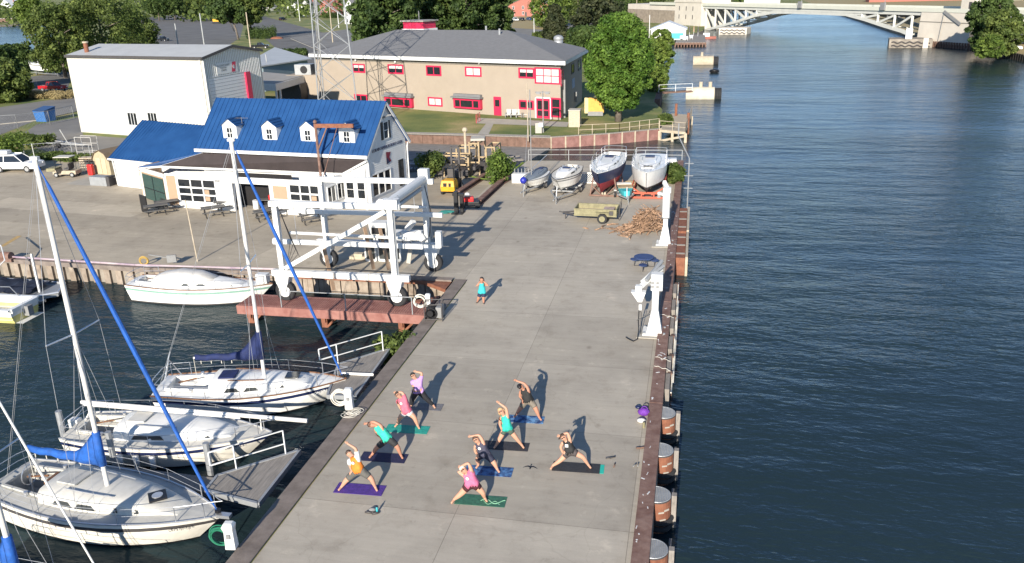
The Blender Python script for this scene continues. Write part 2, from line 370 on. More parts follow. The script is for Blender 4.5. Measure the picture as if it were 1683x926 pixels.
# ------------------------------------------------------------------ water
WZ = -1.2
def water_mat():
    m, n, l, b = node_mat('river_water')
    geo = n.new('ShaderNodeNewGeometry'); pos = geo.outputs['Position']
    sx = n.new('ShaderNodeSeparateXYZ'); l.new(pos, sx.inputs[0])
    def mp(sc, rot=0.0):
        q = n.new('ShaderNodeMapping'); q.inputs['Scale'].default_value = sc; q.inputs['Rotation'].default_value = (0, 0, rot); l.new(pos, q.inputs[0]); return q.outputs[0]
    a = noise(n, l, mp((0.55, 1.25, 1), 0.15), 1.35, 3, 0.55)
    c = noise(n, l, mp((0.35, 0.8, 1), -0.25), 0.55, 2, 0.5)
    d = noise(n, l, mp((0.8, 1.6, 1), 0.5), 4.2, 2, 0.5)
    sh = n.new('ShaderNodeMath'); sh.operation = 'ABSOLUTE'; t0 = n.new('ShaderNodeMath'); t0.operation = 'SUBTRACT'; t0.inputs[1].default_value = 0.5
    l.new(a, t0.inputs[0]); l.new(t0.outputs[0], sh.inputs[0])
    def math_(op, x, y):
        q = n.new('ShaderNodeMath'); q.operation = op
        for s, v in ((q.inputs[0], x), (q.inputs[1], y)):
            if isinstance(v, (int, float)): s.default_value = v
            else: l.new(v, s)
        return q.outputs[0]
    h = math_('ADD', math_('MULTIPLY', sh.outputs[0], -1.0), math_('ADD', math_('MULTIPLY', c, 2.0), math_('MULTIPLY', d, 0.11)))
    # the basin behind the pier is sheltered: gentler ripples
    mr = n.new('ShaderNodeMapRange'); mr.inputs[1].default_value = -14.5; mr.inputs[2].default_value = -12; mr.inputs[3].default_value = 0.85; mr.inputs[4].default_value = 1.0
    l.new(sx.outputs[0], mr.inputs[0])
    gust = noise(n, l, mp((0.012, 0.05, 1), 0.1), 1.0, 4, 0.6)
    g2 = n.new('ShaderNodeMapRange'); g2.inputs[1].default_value = 0.35; g2.inputs[2].default_value = 0.65; g2.inputs[3].default_value = 0.35; g2.inputs[4].default_value = 1.3
    l.new(gust, g2.inputs[0])
    hh = math_('MULTIPLY', math_('MULTIPLY', h, mr.outputs[0]), g2.outputs[0])
    bp = n.new('ShaderNodeBump'); bp.inputs['Strength'].default_value = 1.0; bp.inputs['Distance'].default_value = 0.18
    l.new(hh, bp.inputs['Height']); l.new(bp.outputs[0], b.inputs['Normal'])
    murk = noise(n, l, mp((0.02, 0.05, 1)), 1.0, 3)
    l.new(ramp(n, l, murk, [(0.3, (0.015, 0.028, 0.033)), (0.7, (0.022, 0.039, 0.043))]), b.inputs['Base Color'])
    b.inputs['Roughness'].default_value = 0.2; b.inputs['IOR'].default_value = 1.33; b.inputs['Specular Tint'].default_value = (0.30, 0.68, 1.0, 1); b.inputs['Specular IOR Level'].default_value = 0.5  # tint puts a bluer sky reflection into the material
    sp = n.new('ShaderNodeMapRange'); sp.inputs[1].default_value = -14.5; sp.inputs[2].default_value = -12; sp.inputs[3].default_value = 0.15; sp.inputs[4].default_value = 0.42  # reflection weakened by X so the basin reads darker than the river
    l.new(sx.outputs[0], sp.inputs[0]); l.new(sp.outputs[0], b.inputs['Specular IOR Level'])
    return m
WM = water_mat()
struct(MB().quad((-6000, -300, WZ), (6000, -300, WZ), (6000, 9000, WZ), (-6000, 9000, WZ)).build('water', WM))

# ------------------------------------------------------------------ land
def land(name, outline, z, depth, mats, top_mi=0, side_mi=0):
    bm = bmesh.new()
    vs = [bm.verts.new((p[0], p[1], z)) for p in outline]
    f = bm.faces.new(vs); f.normal_update()
    if f.normal.z < 0: f.normal_flip()
    vs = list(f.verts); lo = [bm.verts.new((v.co.x, v.co.y, z-depth)) for v in vs] if depth else []
    n = len(vs)
    f.material_index = top_mi
    bmesh.ops.triangulate(bm, faces=[f], ngon_method='EAR_CLIP')
    if depth:
        for i in range(n):
            q = bm.faces.new((vs[i], lo[i], lo[(i+1) % n], vs[(i+1) % n])); q.material_index = side_mi
    me = bpy.data.meshes.new(name); bm.to_mesh(me); bm.free()
    for mm in mats: me.materials.append(M[mm] if isinstance(mm, str) else mm)
    o = bpy.data.objects.new(name, me); COL.objects.link(o); return o
def grass_mat():
    m, n, l, b = node_mat('mown_grass')
    geo = n.new('ShaderNodeNewGeometry'); pos = geo.outputs['Position']
    a = noise(n, l, pos, 0.13, 5); f = noise(n, l, pos, 6, 5, 0.7)
    c = ramp(n, l, a, [(0.36, (0.085, 0.125, 0.028)), (0.5, (0.16, 0.18, 0.045)), (0.66, (0.32, 0.26, 0.11))])
    c = mixc(n, l, 0.7, c, ramp(n, l, f, [(0.3, (0.6, 0.62, 0.6)), (0.7, (1.3, 1.28, 1.25))]), 'MULTIPLY')
    l.new(c, b.inputs['Base Color']); b.inputs['Roughness'].default_value = 0.95
    return m
M['grass'] = grass_mat()
M['pier_conc'] = concrete('pier_concrete', (0.43, 0.385, 0.32), (5.9, 6.1), (7.35, 1.3), dark=0.8, stain=0.4)
M['yard_conc'] = concrete('yard_concrete', (0.45, 0.39, 0.305), (16.4, 3.3), (1.2, 0.8), rot=R(6.5), dark=0.78, stain=0.45)
M['gravel'] = mat('lane_gravel', (0.17, 0.155, 0.14), 0.95, c2=(0.29, 0.265, 0.235), scale=1.1, detail=10, bump=0.3)
M['asphalt'] = mat('worn_asphalt', (0.085, 0.082, 0.08), 0.95, c2=(0.155, 0.148, 0.142), scale=0.12, detail=10)
M['asphalt2'] = mat('pale_asphalt', (0.14, 0.133, 0.127), 0.95, c2=(0.22, 0.21, 0.195), scale=0.15, detail=10)
M['walk'] = mat('pale_walk', (0.36, 0.335, 0.29), 0.9, var=0.12, scale=1.0)

XL, XR = -13.8, -0.72
wallL = [gp(*p) for p in ((660, 220), (780, 223), (905, 227))]            # timber wall above the lane
wallR = [gp(*p) for p in ((905, 227), (1000, 221), (1085, 213))]         # red wall above the back slip
bank = [gp(0, 425), gp(225, 440), gp(455, 447)]
lake = [gp(-100, 125), gp(40, 100), gp(95, 72), gp(80, 37), gp(-90, 46)]
out = [(XL, 8), (XR, 8), (XR, 83.0), (-16.3, 82.2), (-16.6, 79.0), (-36.0, 79.0), (wallL[0].x, wallL[0].y)]
out += [(p.x, p.y) for p in wallL[1:]] + [(p.x, p.y) for p in wallR[1:]]
out += [(-4.0, 104), (-4.2, 118), (-5.8, 126), (-6.0, 155), (-7.8, 190), (-6.5, 228), (-6, 262), (2, 300), (3, 345), (-20, 470), (30, 560), (400, 620), (3000, 900), (3000, 8800), (-5900, 8800), (-5900, 900)]
out += [(p.x, p.y) for p in lake[::-1]] + [(-240, 90), (-200, 56), (bank[0].x-60, bank[0].y+5)]
out += [(p.x, p.y) for p in bank] + [(XL, 46.1)]
struct(land('ground', out, -0.012, 4.0, ['grass', 'dirtyconc'], 0, 1))
# east bank
eb = [(67.5, 150), (66.0, 193), (64.5, 233), (61, 258), (61, 300), (70, 640), (2900, 850), (2900, 60), (90, 80)]
struct(land('east_bank', eb, 0.0, 4.0, ['palegrass', 'dirtyconc'], 0, 1))
# concrete of the pier and the yard
struct(land('pier_pavement', [(XL+0.8, 8), (-1.27, 8), (-1.27, 82.9), (-16.2, 82.1), (-16.4, 78.9), (-17.6, 78.9), (-17.6, 46.25), (XL+.1, 46.25), (XL+.8, 45.8)], 0.0, 0.0, ['pier_conc']))
yd = [(-17.6, 46.2), (-17.6, 78.9), (-36, 78.9)] + [(p.x, p.y) for p in (gp(540, 240), gp(200, 262), gp(90, 250), gp(0, 285))] + [(-130, 80), (-150, 56), (bank[0].x-60, bank[0].y+5.3)] + [(p.x, p.y+0.05) for p in bank]
struct(land('yard_pavement', yd, -0.004, 0.0, ['yard_conc']))
# sloping gravel lane behind the yard down to the back slip
rp = [(-16.55, 79.0, -0.012), (-36.0, 79.0, -0.012), (wallL[0].x, wallL[0].y+0.3, -1.15), (wallL[2].x, wallL[2].y+0.3, -1.15)]
struct(MB().quad(*rp).build('lane', 'gravel'))
struct(MB().quad((-16.55, 79, -0.012), (wallL[2].x, wallL[2].y+.3, -1.15), (wallL[2].x, wallL[2].y+.3, -3.5), (-16.55, 79, -3.5)).build('lane_edge', 'dirtyconc'))

def sheet(name, px, m, z=0.0): return struct(land(name, [gp(*p) for p in px], z, 0.0, [m]))
# roads and lots read off the photograph, on the level ground
sheet('road', [(-60, 222), (-60, 185), (60, 168), (128, 158), (140, 180), (60, 198), (-20, 230)], 'asphalt2', 0.004)
sheet('side_yard_pavement', [(80, 250), (20, 232), (60, 205), (134, 192), (136, 222), (215, 228), (198, 262)], 'asphalt2', 0.0)
sheet('parking_lot', [(215, 92), (228, 30), (300, 24), (385, 30), (400, 42), (395, 62), (350, 92)], 'asphalt', 0.0)
sheet('street', [(395, 24), (430, 26), (575, 66), (600, 74), (590, 100), (505, 118), (468, 92), (410, 42)], 'asphalt', 0.004)
sheet('side_street', [(478, 62), (600, 44), (620, 70), (520, 80)], 'asphalt2', 0.008)
sheet('back_road', [(800, 60), (840, 40), (1000, 28), (1100, 20), (1108, 26), (980, 50), (870, 66)], 'asphalt2', 0.0)
sheet('car_park', [(840, 46), (846, 24), (905, 26), (905, 50)], 'palegrass', 0.004)
sheet('left_track', [(110, 150), (60, 150), (20, 146), (40, 128), (120, 116)], 'asphalt', 0.0)
sheet('walkway', [(783, 223), (800, 202), (812, 202), (802, 223)], 'walk', 0.0)
sheet('terrace', [(783, 203), (786, 194), (935, 201), (932, 209), (860, 206)], 'walk', 0.004)
sheet('lawn_edge_path', [(662, 221), (662, 217), (905, 223), (905, 227)], 'walk', 0.004)
sheet('entry_slab', [(108, 303), (150, 288), (192, 291), (206, 296), (150, 306)], 'walk', 0.004)
# yellow paint on the yard
for q in ([(0, 405), (28, 388), (36, 388), (6, 406)],):
    struct(land('yellow_marking', [gp(*p) for p in q], 0.004, 0.0, [mat('faded_yellow_line', (0.45, 0.30, 0.12), 0.8, var=0.2)]))
# kerbs
def curb(px, w=0.18, h=0.12):
    b = MB(); P = [gp(*p) for p in px]
    for a, c in zip(P, P[1:]): b.bar(a+Vector((0, 0, h/2)), c+Vector((0, 0, h/2)), w, h)
    return struct(b.build('kerb', 'walk'))
curb([(478, 64), (540, 90), (580, 104)])
curb([(0, 205), (60, 199), (134, 182)])

# ------------------------------------------------------------------ quay edges (walls and copings, things of their own)
t = thing('steel_cap_beam', 'long rust brown steel cap beam along the river edge of the pier', 'beam', (-0.8, 45, 0))
b = MB(); y = 8.0
while y < 82.5:
    y2 = min(82.5, y+11.9); b.box((-1.0, (y+y2)/2, 0.03), (0.56, y2-y, 0.30)); y = y2+0.02
b.build('beam', 'rust', t, bevel=0.02)
b = MB()
for i in range(60):
    yy = 14+random.random()*50; b.box((-1.0+random.uniform(-.22, .22), yy, 0.184), (random.uniform(.03, .2), random.uniform(.02, .06), .006), rz=random.uniform(0, 3))
b.build('droppings', 'white', t)
t = thing('pier_coping', 'dark stained coping along the basin side of the pier', 'coping', (-13.4, 28, 0))
MB().box((-13.42, 27.6, -0.1), (0.76, 37.2, 0.32)).build('coping', 'capconc', t, bevel=0.02)
b = MB()
for i in range(62): b.box((-13.9, 9.2+0.6*i, -2.0), (0.12, 0.32, 3.4))
b.build('sheet_piling', 'rust', t)
t = thing('quay_wall', 'sheet piled quay wall below the yard with a painted pipe rail along its top', 'wall', bank[1])
b = MB(); top = MB(); pipe = MB()
pts = [Vector((bank[0].x-60, bank[0].y+5, 0))] + bank + [Vector((-13.9, 46.1, 0))]
for a, c in zip(pts, pts[1:]):
    d = (c-a); Ln = d.length; d.normalize(); nrm = Vector((d.y, -d.x, 0))
    if nrm.y > 0: nrm = -nrm
    k = int(Ln/0.9)
    for i in range(k):
        p = a + d*(i+0.5)*Ln/k + nrm*0.1; b.box((p.x, p.y, -2.0), (0.45, 0.2, 3.7), rz=math.atan2(d.y, d.x))
    a2 = a+nrm*0.12; c2 = c+nrm*0.12
    top.bar(a2+Vector((0, 0, -.02)), c2+Vector((0, 0, -.02)), 0.5, 0.3)
    if c.x < -20: pipe.tube([a2+Vector((0, 0, .22)), c2+Vector((0, 0, .22))], 0.07, 8)
b.build('sheet_piling', mat('sheet_pile_tan', (0.16, 0.12, 0.09), 0.85, c2=(0.38, 0.32, 0.26), scale=1.4, detail=8), t)
top.build('coping', 'capconc', t); pipe.build('pipe_rail', mat('faded_purple_pipe', (0.22, 0.15, 0.22), 0.6, c2=(0.5, 0.42, 0.42), scale=0.8), t)
# timber retaining wall above the lane, red wall above the back slip
def plank_wall(name, label, P, ztop, zbot, m, postm, step, post_out=0.12, cap=None, post_h=0.0):
    t = thing(name, label, 'wall', P[0])
    b = MB(); pb = MB(); cp = MB()
    for a, c in zip(P, P[1:]):
        a = Vector(a); c = Vector(c); d = c-a; Ln = d.length; d.normalize(); nrm = Vector((d.y, -d.x, 0))
        b.bar((a.x, a.y, (ztop+zbot)/2), (c.x, c.y, (ztop+zbot)/2), 0.25, ztop-zbot)
        k = max(1, int(Ln/step))
        for i in range(k+1):
            p = a+d*Ln*i/k + nrm*post_out; pb.box((p.x, p.y, (ztop+zbot+post_h)/2), (0.17, 0.14, ztop-zbot+post_h), rz=math.atan2(d.y, d.x))
        for zz in (ztop-0.35, ztop-0.8):
            pb.bar((a.x+nrm.x*.15, a.y+nrm.y*.15, zz), (c.x+nrm.x*.15, c.y+nrm.y*.15, zz), 0.08, 0.12) if cap is None else None
        cp.bar((a.x, a.y, ztop+.05), (c.x, c.y, ztop+.05), 0.36, 0.1)
    b.build('panel', m, t); pb.build('post', postm, t); cp.build('cap', 'wood', t)
    return t
plank_wall('retaining_wall', 'brown timber retaining wall between gravel lane and station lawn', wallL, 0.0, -1.5, 'brownwood', 'brownwood', 1.3, cap=1)
plank_wall('red_quay_wall', 'faded red steel wall with pale vertical posts above the back slip', wallR, 0.05, -2.2, mat('dull_red_wall', (0.15, 0.07, 0.06), .85, c2=(.30, .16, .14), scale=1.2, detail=8), 'tanwood', 1.55, cap=1, post_h=0.1)
# ------------------------------------------------------------------ buildings
def rib_roof(pts, name, m, parent, step=0.45, t=0.07, ribh=0.04, along=None):
    "sloping roof sheet with standing ribs running from eave to ridge; pts = eave a, eave b, ridge b, ridge a"
    a, b_, c, d = [Vector(p) for p in pts]
    o = MB().slab([a, b_, c, d], t)
    nrm = (b_-a).cross(d-a).normalized()
    if nrm.z < 0: nrm = -nrm
    k = max(2, int((b_-a).length/step))
    for i in range(k+1):
        f = i/k; p = a.lerp(b_, f)+nrm*ribh/2; q = d.lerp(c, f)+nrm*ribh/2
        if (p-q).length > 0.1: o.bar(p, q, 0.045, ribh, up=nrm)
    return o.build(name, m, parent)
def wallbox(A, B, depthv, z0, z1):
    "prism footprint from wall A-B and the depth vector"
    return [(A[0], A[1]), (B[0], B[1]), (B[0]+depthv[0], B[1]+depthv[1]), (A[0]+depthv[0], A[1]+depthv[1])]
class Wall:
    def __init__(s, A, B):
        s.A = Vector((A[0], A[1], 0)); s.B = Vector((B[0], B[1], 0)); d = s.B-s.A; s.L = d.length; s.u = d/s.L; s.n = Vector((s.u.y, -s.u.x, 0))
        s.rz = math.atan2(s.u.y, s.u.x)
    def p(s, u, z, out=0.0): q = s.A+s.u*u+s.n*out; return Vector((q.x, q.y, z))
    def px(s, x, y): return wplane(x, y, s.A, s.B)
    def rect(s, x0, y0, x1, y1):
        xm = (x0+x1)/2
        u0, _ = s.px(x0, (y0+y1)/2); u1, _ = s.px(x1, (y0+y1)/2); _, z1 = s.px(xm, y0); _, z0 = s.px(xm, y1)
        return min(u0, u1), max(u0, u1), z0, z1
    def boxon(s, mb, u0, u1, z0, z1, t, out=0.0, mi=None):
        c = s.p((u0+u1)/2, (z0+z1)/2, out+t/2-0.001); mb.box(c, (u1-u0, t, z1-z0), rz=s.rz, mi=mi)
def window(W, u0, u1, z0, z1, parent, fm='white', gm='glass', cols=2, rows=1, fw=0.09, name='window', blinds=0.0, out=0.05, blind_cols=None):
    f = MB()
    W.boxon(f, u0-fw, u1+fw, z0-fw, z0, out+.03); W.boxon(f, u0-fw, u1+fw, z1, z1+fw, out+.03)
    W.boxon(f, u0-fw, u0, z0, z1, out+.03); W.boxon(f, u1, u1+fw, z0, z1, out+.03)
    for i in range(1, cols): um = u0+(u1-u0)*i/cols; W.boxon(f, um-fw*.3, um+fw*.3, z0, z1, out+.02)
    for i in range(1, rows): zm = z0+(z1-z0)*i/rows; W.boxon(f, u0, u1, zm-fw*.28, zm+fw*.28, out+.017)
    o = f.build(name, fm, parent)
    g = MB(); W.boxon(g, u0, u1, z0, z1, 0.02, 0.012); g.build('pane', gm, o)
    bl = MB(); has = False
    for i in range(cols):
        if blinds and (blind_cols is None or i in blind_cols):
            a = u0+(u1-u0)*i/cols+fw*.3; c = u0+(u1-u0)*(i+1)/cols-fw*.3
            W.boxon(bl, a, c, z1-(z1-z0)*blinds, z1, 0.008, 0.034); has = True
    if has: bl.build('blind', 'blind', o)
    return o

# ---- blue roofed club house -----------------------------------------------------------------
U = Vector((math.cos(R(-7.2)), math.sin(R(-7.2)), 0)); V = Vector((0.175, 0.985, 0))
C = Vector((-25.25, 61.8, 0)); DEP = 6.4; LEN = 15.9; EZ, RZ = 4.7, 8.15
A = C - U*LEN
T = thing('boat_club_house', 'white club house with royal blue metal roof and four dormers', 'house', C)
b = MB()
pA, pB = A, C; qA, qB = A+V*DEP, C+V*DEP
def P3(p, z): return Vector((p.x, p.y, z))
b.add([P3(pA, 0), P3(pB, 0), P3(qB, 0), P3(qA, 0), P3(pA, EZ), P3(pB, EZ), P3(qB, EZ), P3(qA, EZ), P3((pA+qA)/2, RZ), P3((pB+qB)/2, RZ)],
      [(0, 1, 5, 4), (2, 3, 7, 6), (1, 2, 6, 9, 5), (3, 0, 4, 8, 7), (4, 5, 9, 8), (6, 7, 8, 9)])
# lap siding lines on the gable
GW = Wall(pB, qB)
k = 0; z = 0.2
while z < RZ-0.4:
    half = DEP/2 if z < EZ else (RZ-z)/(RZ-EZ)*DEP/2
    GW.boxon(b, DEP/2-half+.02, DEP/2+half-.02, z, z+0.02, 0.018); z += 0.16
b.build('wall', 'white', T)
ov = 0.35; e = 0.12
for sgn, p0, p1 in ((0, pA, pB), (1, qA, qB)):
    rd = (RZ-EZ)/(DEP/2)
    dv = -V if sgn == 0 else V
    ea = P3(p0, EZ-rd*ov)+dv*ov-U*0.3+Vector((0, 0, e)); eb_ = P3(p1, EZ-rd*ov)+dv*ov+U*0.3+Vector((0, 0, e))
    ra = P3((pA+qA)/2, RZ)-U*0.3+Vector((0, 0, e)); rb = P3((pB+qB)/2, RZ)+U*0.3+Vector((0, 0, e))
    rib_roof([ea, eb_, rb, ra], 'roof', 'bluemetal', T)
# fascia, gutter, rake trim
b = MB(); fz = EZ-rd*ov+0.02
b.bar(P3(pA, fz)-V*(ov+.04)-U*.3, P3(pB, fz)-V*(ov+.04)+U*.3, 0.16, 0.26)
for s_ in (0, 1):
    pb = pB if s_ == 0 else qB; dv = -V if s_ == 0 else V
    b.bar(P3(pb, EZ-rd*ov)+dv*ov+U*.27-Vector((0, 0, .03)), P3((pB+qB)/2, RZ)+U*.27-Vector((0, 0, .03)), 0.08, 0.2)
b.build('fascia', 'white', T)
b = MB(); b.tube([P3(qB, EZ-.4)+V*.3+U*.05, P3(qB, EZ-.7)+V*.06+U*.1, P3(qB, .1)+V*.0+U*.12], 0.06, 6); b.build('downpipe', 'white', T); b = MB(); b.tube([P3(pB, EZ-.3)-V*.3+U*.05, P3(pB, EZ-.9)+U*.1, P3(pB, .1)+U*.12], 0.06, 6)
b.build('downpipe', 'white', T)
# dormers
FW = Wall(A, C)
for px in (372, 437, 500, 564):
    u, _ = FW.px(px, 226)
    # front face of dormer sits a little up the slope
    v0 = 0.45; zb = EZ+v0*rd; w2 = 0.70; hh = 1.25; gz = 0.5
    def q(uu, vv, zz): r_ = A+U*uu+V*vv; return Vector((r_.x, r_.y, zz))
    un = u+0.05
    dm = MB()
    vb = v0+(hh)/rd; vp = v0+(hh+gz)/rd
    dm.add([q(un-w2, v0, zb-.1), q(un+w2, v0, zb-.1), q(un+w2, v0, zb+hh), q(un, v0, zb+hh+gz), q(un-w2, v0, zb+hh), q(un+w2, vb, zb+hh), q(un-w2, vb, zb+hh), q(un, vp, zb+hh+gz)],
           [(0, 1, 2, 3, 4), (1, 5, 2), (0, 4, 6), (2, 5, 7, 3), (4, 3, 7, 6)])
    D = dm.build('dormer', 'white', T)
    rb_ = MB()
    for sg in (-1, 1):
        rib = [q(un+sg*(w2+.14), v0-.14, zb+hh-.06), q(un, v0-.14, zb+hh+gz+.05), q(un, vp+.1, zb+hh+gz+.05), q(un+sg*(w2+.14), vb+.02, zb+hh-.06)]
        rb_.slab(rib, 0.05)
        for f in (0.2, 0.5, 0.8):
            rb_.bar(rib[0].lerp(rib[1], 1-f)+Vector((0, 0, .03)), rib[3].lerp(rib[2], 1-f)+Vector((0, 0, .03)), .04, .04)
    rb_.build('dormer_roof', 'bluemetal', D)
    DW = Wall(q(un-w2, v0, 0), q(un+w2, v0, 0))
    g = MB(); DW.boxon(g, w2-.24, w2+.24, zb+.18, zb+.98, .02, .005); g.build('pane', 'glass', D)
    g = MB(); DW.boxon(g, w2-.3, w2+.3, zb+.12, zb+.18, .05); DW.boxon(g, w2-.3, w2+.3, zb+.98, zb+1.04, .05); DW.boxon(g, w2-.3, w2-.24, zb+.12, zb+1.04, .05); DW.boxon(g, w2+.24, w2+.3, zb+.12, zb+1.04, .05); DW.boxon(g, w2-.24, w2+.24, zb+.54, zb+.60, .045); DW.boxon(g, w2-.02, w2+.02, zb+.18, zb+.98, .04)
    g.build('window_frame', 'white', D)
# gable end: window with shutters, lettering, pennant, glazing
u0, u1, z0, z1 = GW.rect(637, 204, 642, 228); um, zm = DEP/2+.05, 5.6
w_ = window(GW, um-.33, um+.33, 5.25, 6.55, T, cols=1, rows=2, fw=0.08)
sh_ = MB()
for sg in (-1, 1): GW.boxon(sh_, um+sg*.58-.16, um+sg*.58+.16, 5.18, 6.62, .05)
sh_.build('shutter', 'black', T)
textmesh('LORAIN HARBOR BOAT CLUB', 0.36, 'lettering', 'navy', T, GW.p(um+.05, 4.45, .045), GW.u, (0, 0, 1), 0.01)
b = MB(); uc = um+.1
b.add([GW.p(uc-.36, 3.1, .04), GW.p(uc+.42, 3.25, .04), GW.p(uc+.15, 3.62, .04), GW.p(uc+.42, 4.02, .04), GW.p(uc-.36, 4.12, .04)], [(0, 1, 2, 3, 4)])
b.build('pennant', mat('burgundy_sign', (0.16, 0.01, 0.03), 0.5), T)
b = MB(); b.add([GW.p(uc-.36, 3.1, .05), GW.p(uc+.2, 3.2, .05), GW.p(uc-.36, 3.75, .05)], [(0, 1, 2)]); b.build('pennant_canton', 'navy', T)
for k_ in range(3): window(GW, .55+k_*1.0, 1.4+k_*1.0, 0.95, 2.65, T, cols=1, rows=1, fw=0.1)
window(GW, 5.0, 5.6, 0.9, 3.0, T, cols=1, rows=3, fw=0.08, fm='black', gm='smoke')
b = MB(); b.tube([GW.p(um-.3, 7.0, .05), GW.p(um, 7.1, .45)], .03, 6); b.box(GW.p(um+.1, 7.12, .4), (.35, .12, .1), rz=.5); b.box(GW.p(um-.25, 6.98, .12), (.16, .2, .16)); b.build('floodlight', 'grey', T)

# annexe wing on the left with the lower roof
wa, wb = gp(185, 259, 2.7), gp(332, 262, 2.7)
wbase = Wall((wa.x, wa.y), (A.x-.2, A.y+0.6))
r1, r2 = gp(225, 195, 4.9), gp(352, 197, 4.9)
dv = Vector(((r1.x+r2.x)/2-(wa.x+wb.x)/2, (r1.y+r2.y)/2-(wa.y+wb.y)/2, 0))
vD = V*5.0
rgA = P3(wbase.A+V*4.6, 5.35); rgB = P3(wbase.B+V*3.9, 5.35)
b = MB()
fa, fb = P3(wbase.A, 0), P3(wbase.B, 0); ba, bb = fa+V*9.0, fb+V*9.0
b.add([fa, fb, bb, ba, P3(fa, 2.7), P3(fb, 2.7), P3(bb, 2.7), P3(ba, 2.7), P3(rgA, 5.3), P3(rgB, 5.3)], [(0, 1, 5, 4), (1, 2, 6, 9, 5), (2, 3, 7, 6), (3, 0, 4, 8, 7)])
wing = b.build('wing', 'white', T)
rib_roof([P3(fa, 2.62)-V*.3-U*.25, P3(fb, 2.62)-V*.3+U*.2, rgB+U*.2+Vector((0, 0, .1)), rgA-U*.25+Vector((0, 0, .1))], 'roof', 'bluemetal', T, step=.42)
rib_roof([P3(ba, 2.62)+V*.3-U*.25, P3(bb, 2.62)+V*.3+U*.2, rgB+U*.2+Vector((0, 0, .1)), rgA-U*.25+Vector((0, 0, .1))], 'roof', 'bluemetal', T, step=.42)
b = MB(); b.bar(P3(fa, 2.6)-V*.34-U*.25, P3(fb, 2.6)-V*.34, .1, .16); b.tube([P3(fa, 2.5)-V*.2+U*.1, P3(fa, .1)-V*.06+U*.1], .05, 6); b.build('gutter', 'white', T)

# porch block along the front
pf0, pf1 = gp(279, 340), gp(535, 357)
PW = Wall(pf0, pf1)
pe0, pe1 = gp(267, 272, 2.95), gp(563, 284, 2.95)
PT = T
el = wbase.B + U*0.3                    # back left
e0 = gp(238, 326)                       # corner of the angled entrance wall
b = MB()
back0 = Vector((A.x+.2, A.y, 0)); 
def wallseg(mb, a, c, z0, z1, t=.16):
    a = Vector((a[0], a[1], 0)); c = Vector((c[0], c[1], 0)); d = (c-a).normalized(); nn = Vector((-d.y, d.x, 0))*t/2
    mb.bar(P3(a+nn, (z0+z1)/2), P3(c+nn, (z0+z1)/2), t, z1-z0)
# front wall pieces round the openings, traced on the wall plane
def ux(x, y=320): return PW.px(x, y)[0]
g1 = PW.rect(295, 292, 354, 329); dr = PW.rect(384, 296, 444, 346); g2 = PW.rect(478, 300, 526, 338)
ztop = 2.85
W0, W1 = 0.0, PW.L
dr = (dr[0], dr[1], 0.0, 2.35)
segs = [(W0, dr[0], 0, ztop), (dr[1], W1, 0, ztop), (dr[0], dr[1], dr[3], ztop)]
for a_, c_, z0, z1 in segs: PW.boxon(b, a_, c_, z0, z1, .14, -.14)
# end walls back to the house
wallseg(b, (pf1.x, pf1.y), (pf1.x+V.x*3.6, pf1.y+V.y*3.6), 0, ztop)
pw = b.build('porch_wall', 'white', T)
b = MB(); wallseg(b, (e0.x, e0.y), (pf0.x, pf0.y), 0, 2.8); ee = e0+V*2.4; wallseg(b, (e0.x, e0.y), (ee.x, ee.y), 0, 2.8)
b.build('entrance_wall', 'tan', T)
EW = Wall(e0, pf0)
b = MB(); EW.boxon(b, 0, .28, 0, 2.8, .05, .0); EW.boxon(b, 0, EW.L, 2.45, 2.8, .05); EW.boxon(b, EW.L-.22, EW.L, 0, 2.8, .05); b.build('entrance_trim', 'white', T)
b = MB(); EW.boxon(b, .45, EW.L-.4, .05, 2.3, .03, .03); ed = b.build('glass_door', mat('green_dark_glass', (0.02, 0.06, 0.055), .1, spec=.8), T)
b = MB(); EW.boxon(b, EW.L/2-.03, EW.L/2+.03, .05, 2.3, .03, .06); EW.boxon(b, .45, EW.L-.4, 1.05, 1.12, .03, .06); b.build('door_frame', 'black', ed)
b = MB(); PW.boxon(b, .1, ux(292), .1, 2.7, .012, .0); b.build('tan_panel', 'tan', T); b = MB(); a_, c_ = ux(446), ux(474); PW.boxon(b, a_+.2, c_-.1, 1.25, 2.3, .012); b.build('tan_panel', 'tan', T)
# garage doors
for (a_, c_, z0, z1), nm in ((g1, 0), (g2, 1)):
    zb_, zt_ = 0.08, 2.45
    f = MB(); PW.boxon(f, a_-.12, c_+.12, zt_, zt_+.12, .06); PW.boxon(f, a_-.14, a_, zb_, zt_, .06); PW.boxon(f, c_, c_+.14, zb_, zt_, .06)
    PW.boxon(f, a_, c_, zb_, .62, .03)
    for i in range(1, 3): um_ = a_+(c_-a_)*i/3; PW.boxon(f, um_-.06, um_+.06, .62, zt_, .035)
    for zz in (1.18, 1.78): PW.boxon(f, a_, c_, zz-.07, zz+.07, .035)
    G_ = f.build('garage_door', 'white', T)
    f = MB(); PW.boxon(f, a_, c_, .62, zt_, .02); f.build('pane', 'glass', G_)
    f = MB()
    for (i, j) in ((2, 1), (2, 0)): 
        ua = a_+(c_-a_)*i/3+.1; PW.boxon(f, ua, ua+.45, .7+.58*j, 1.05+.58*j, .006, .022)
    f.build('item_behind_pane', 'tan', G_)
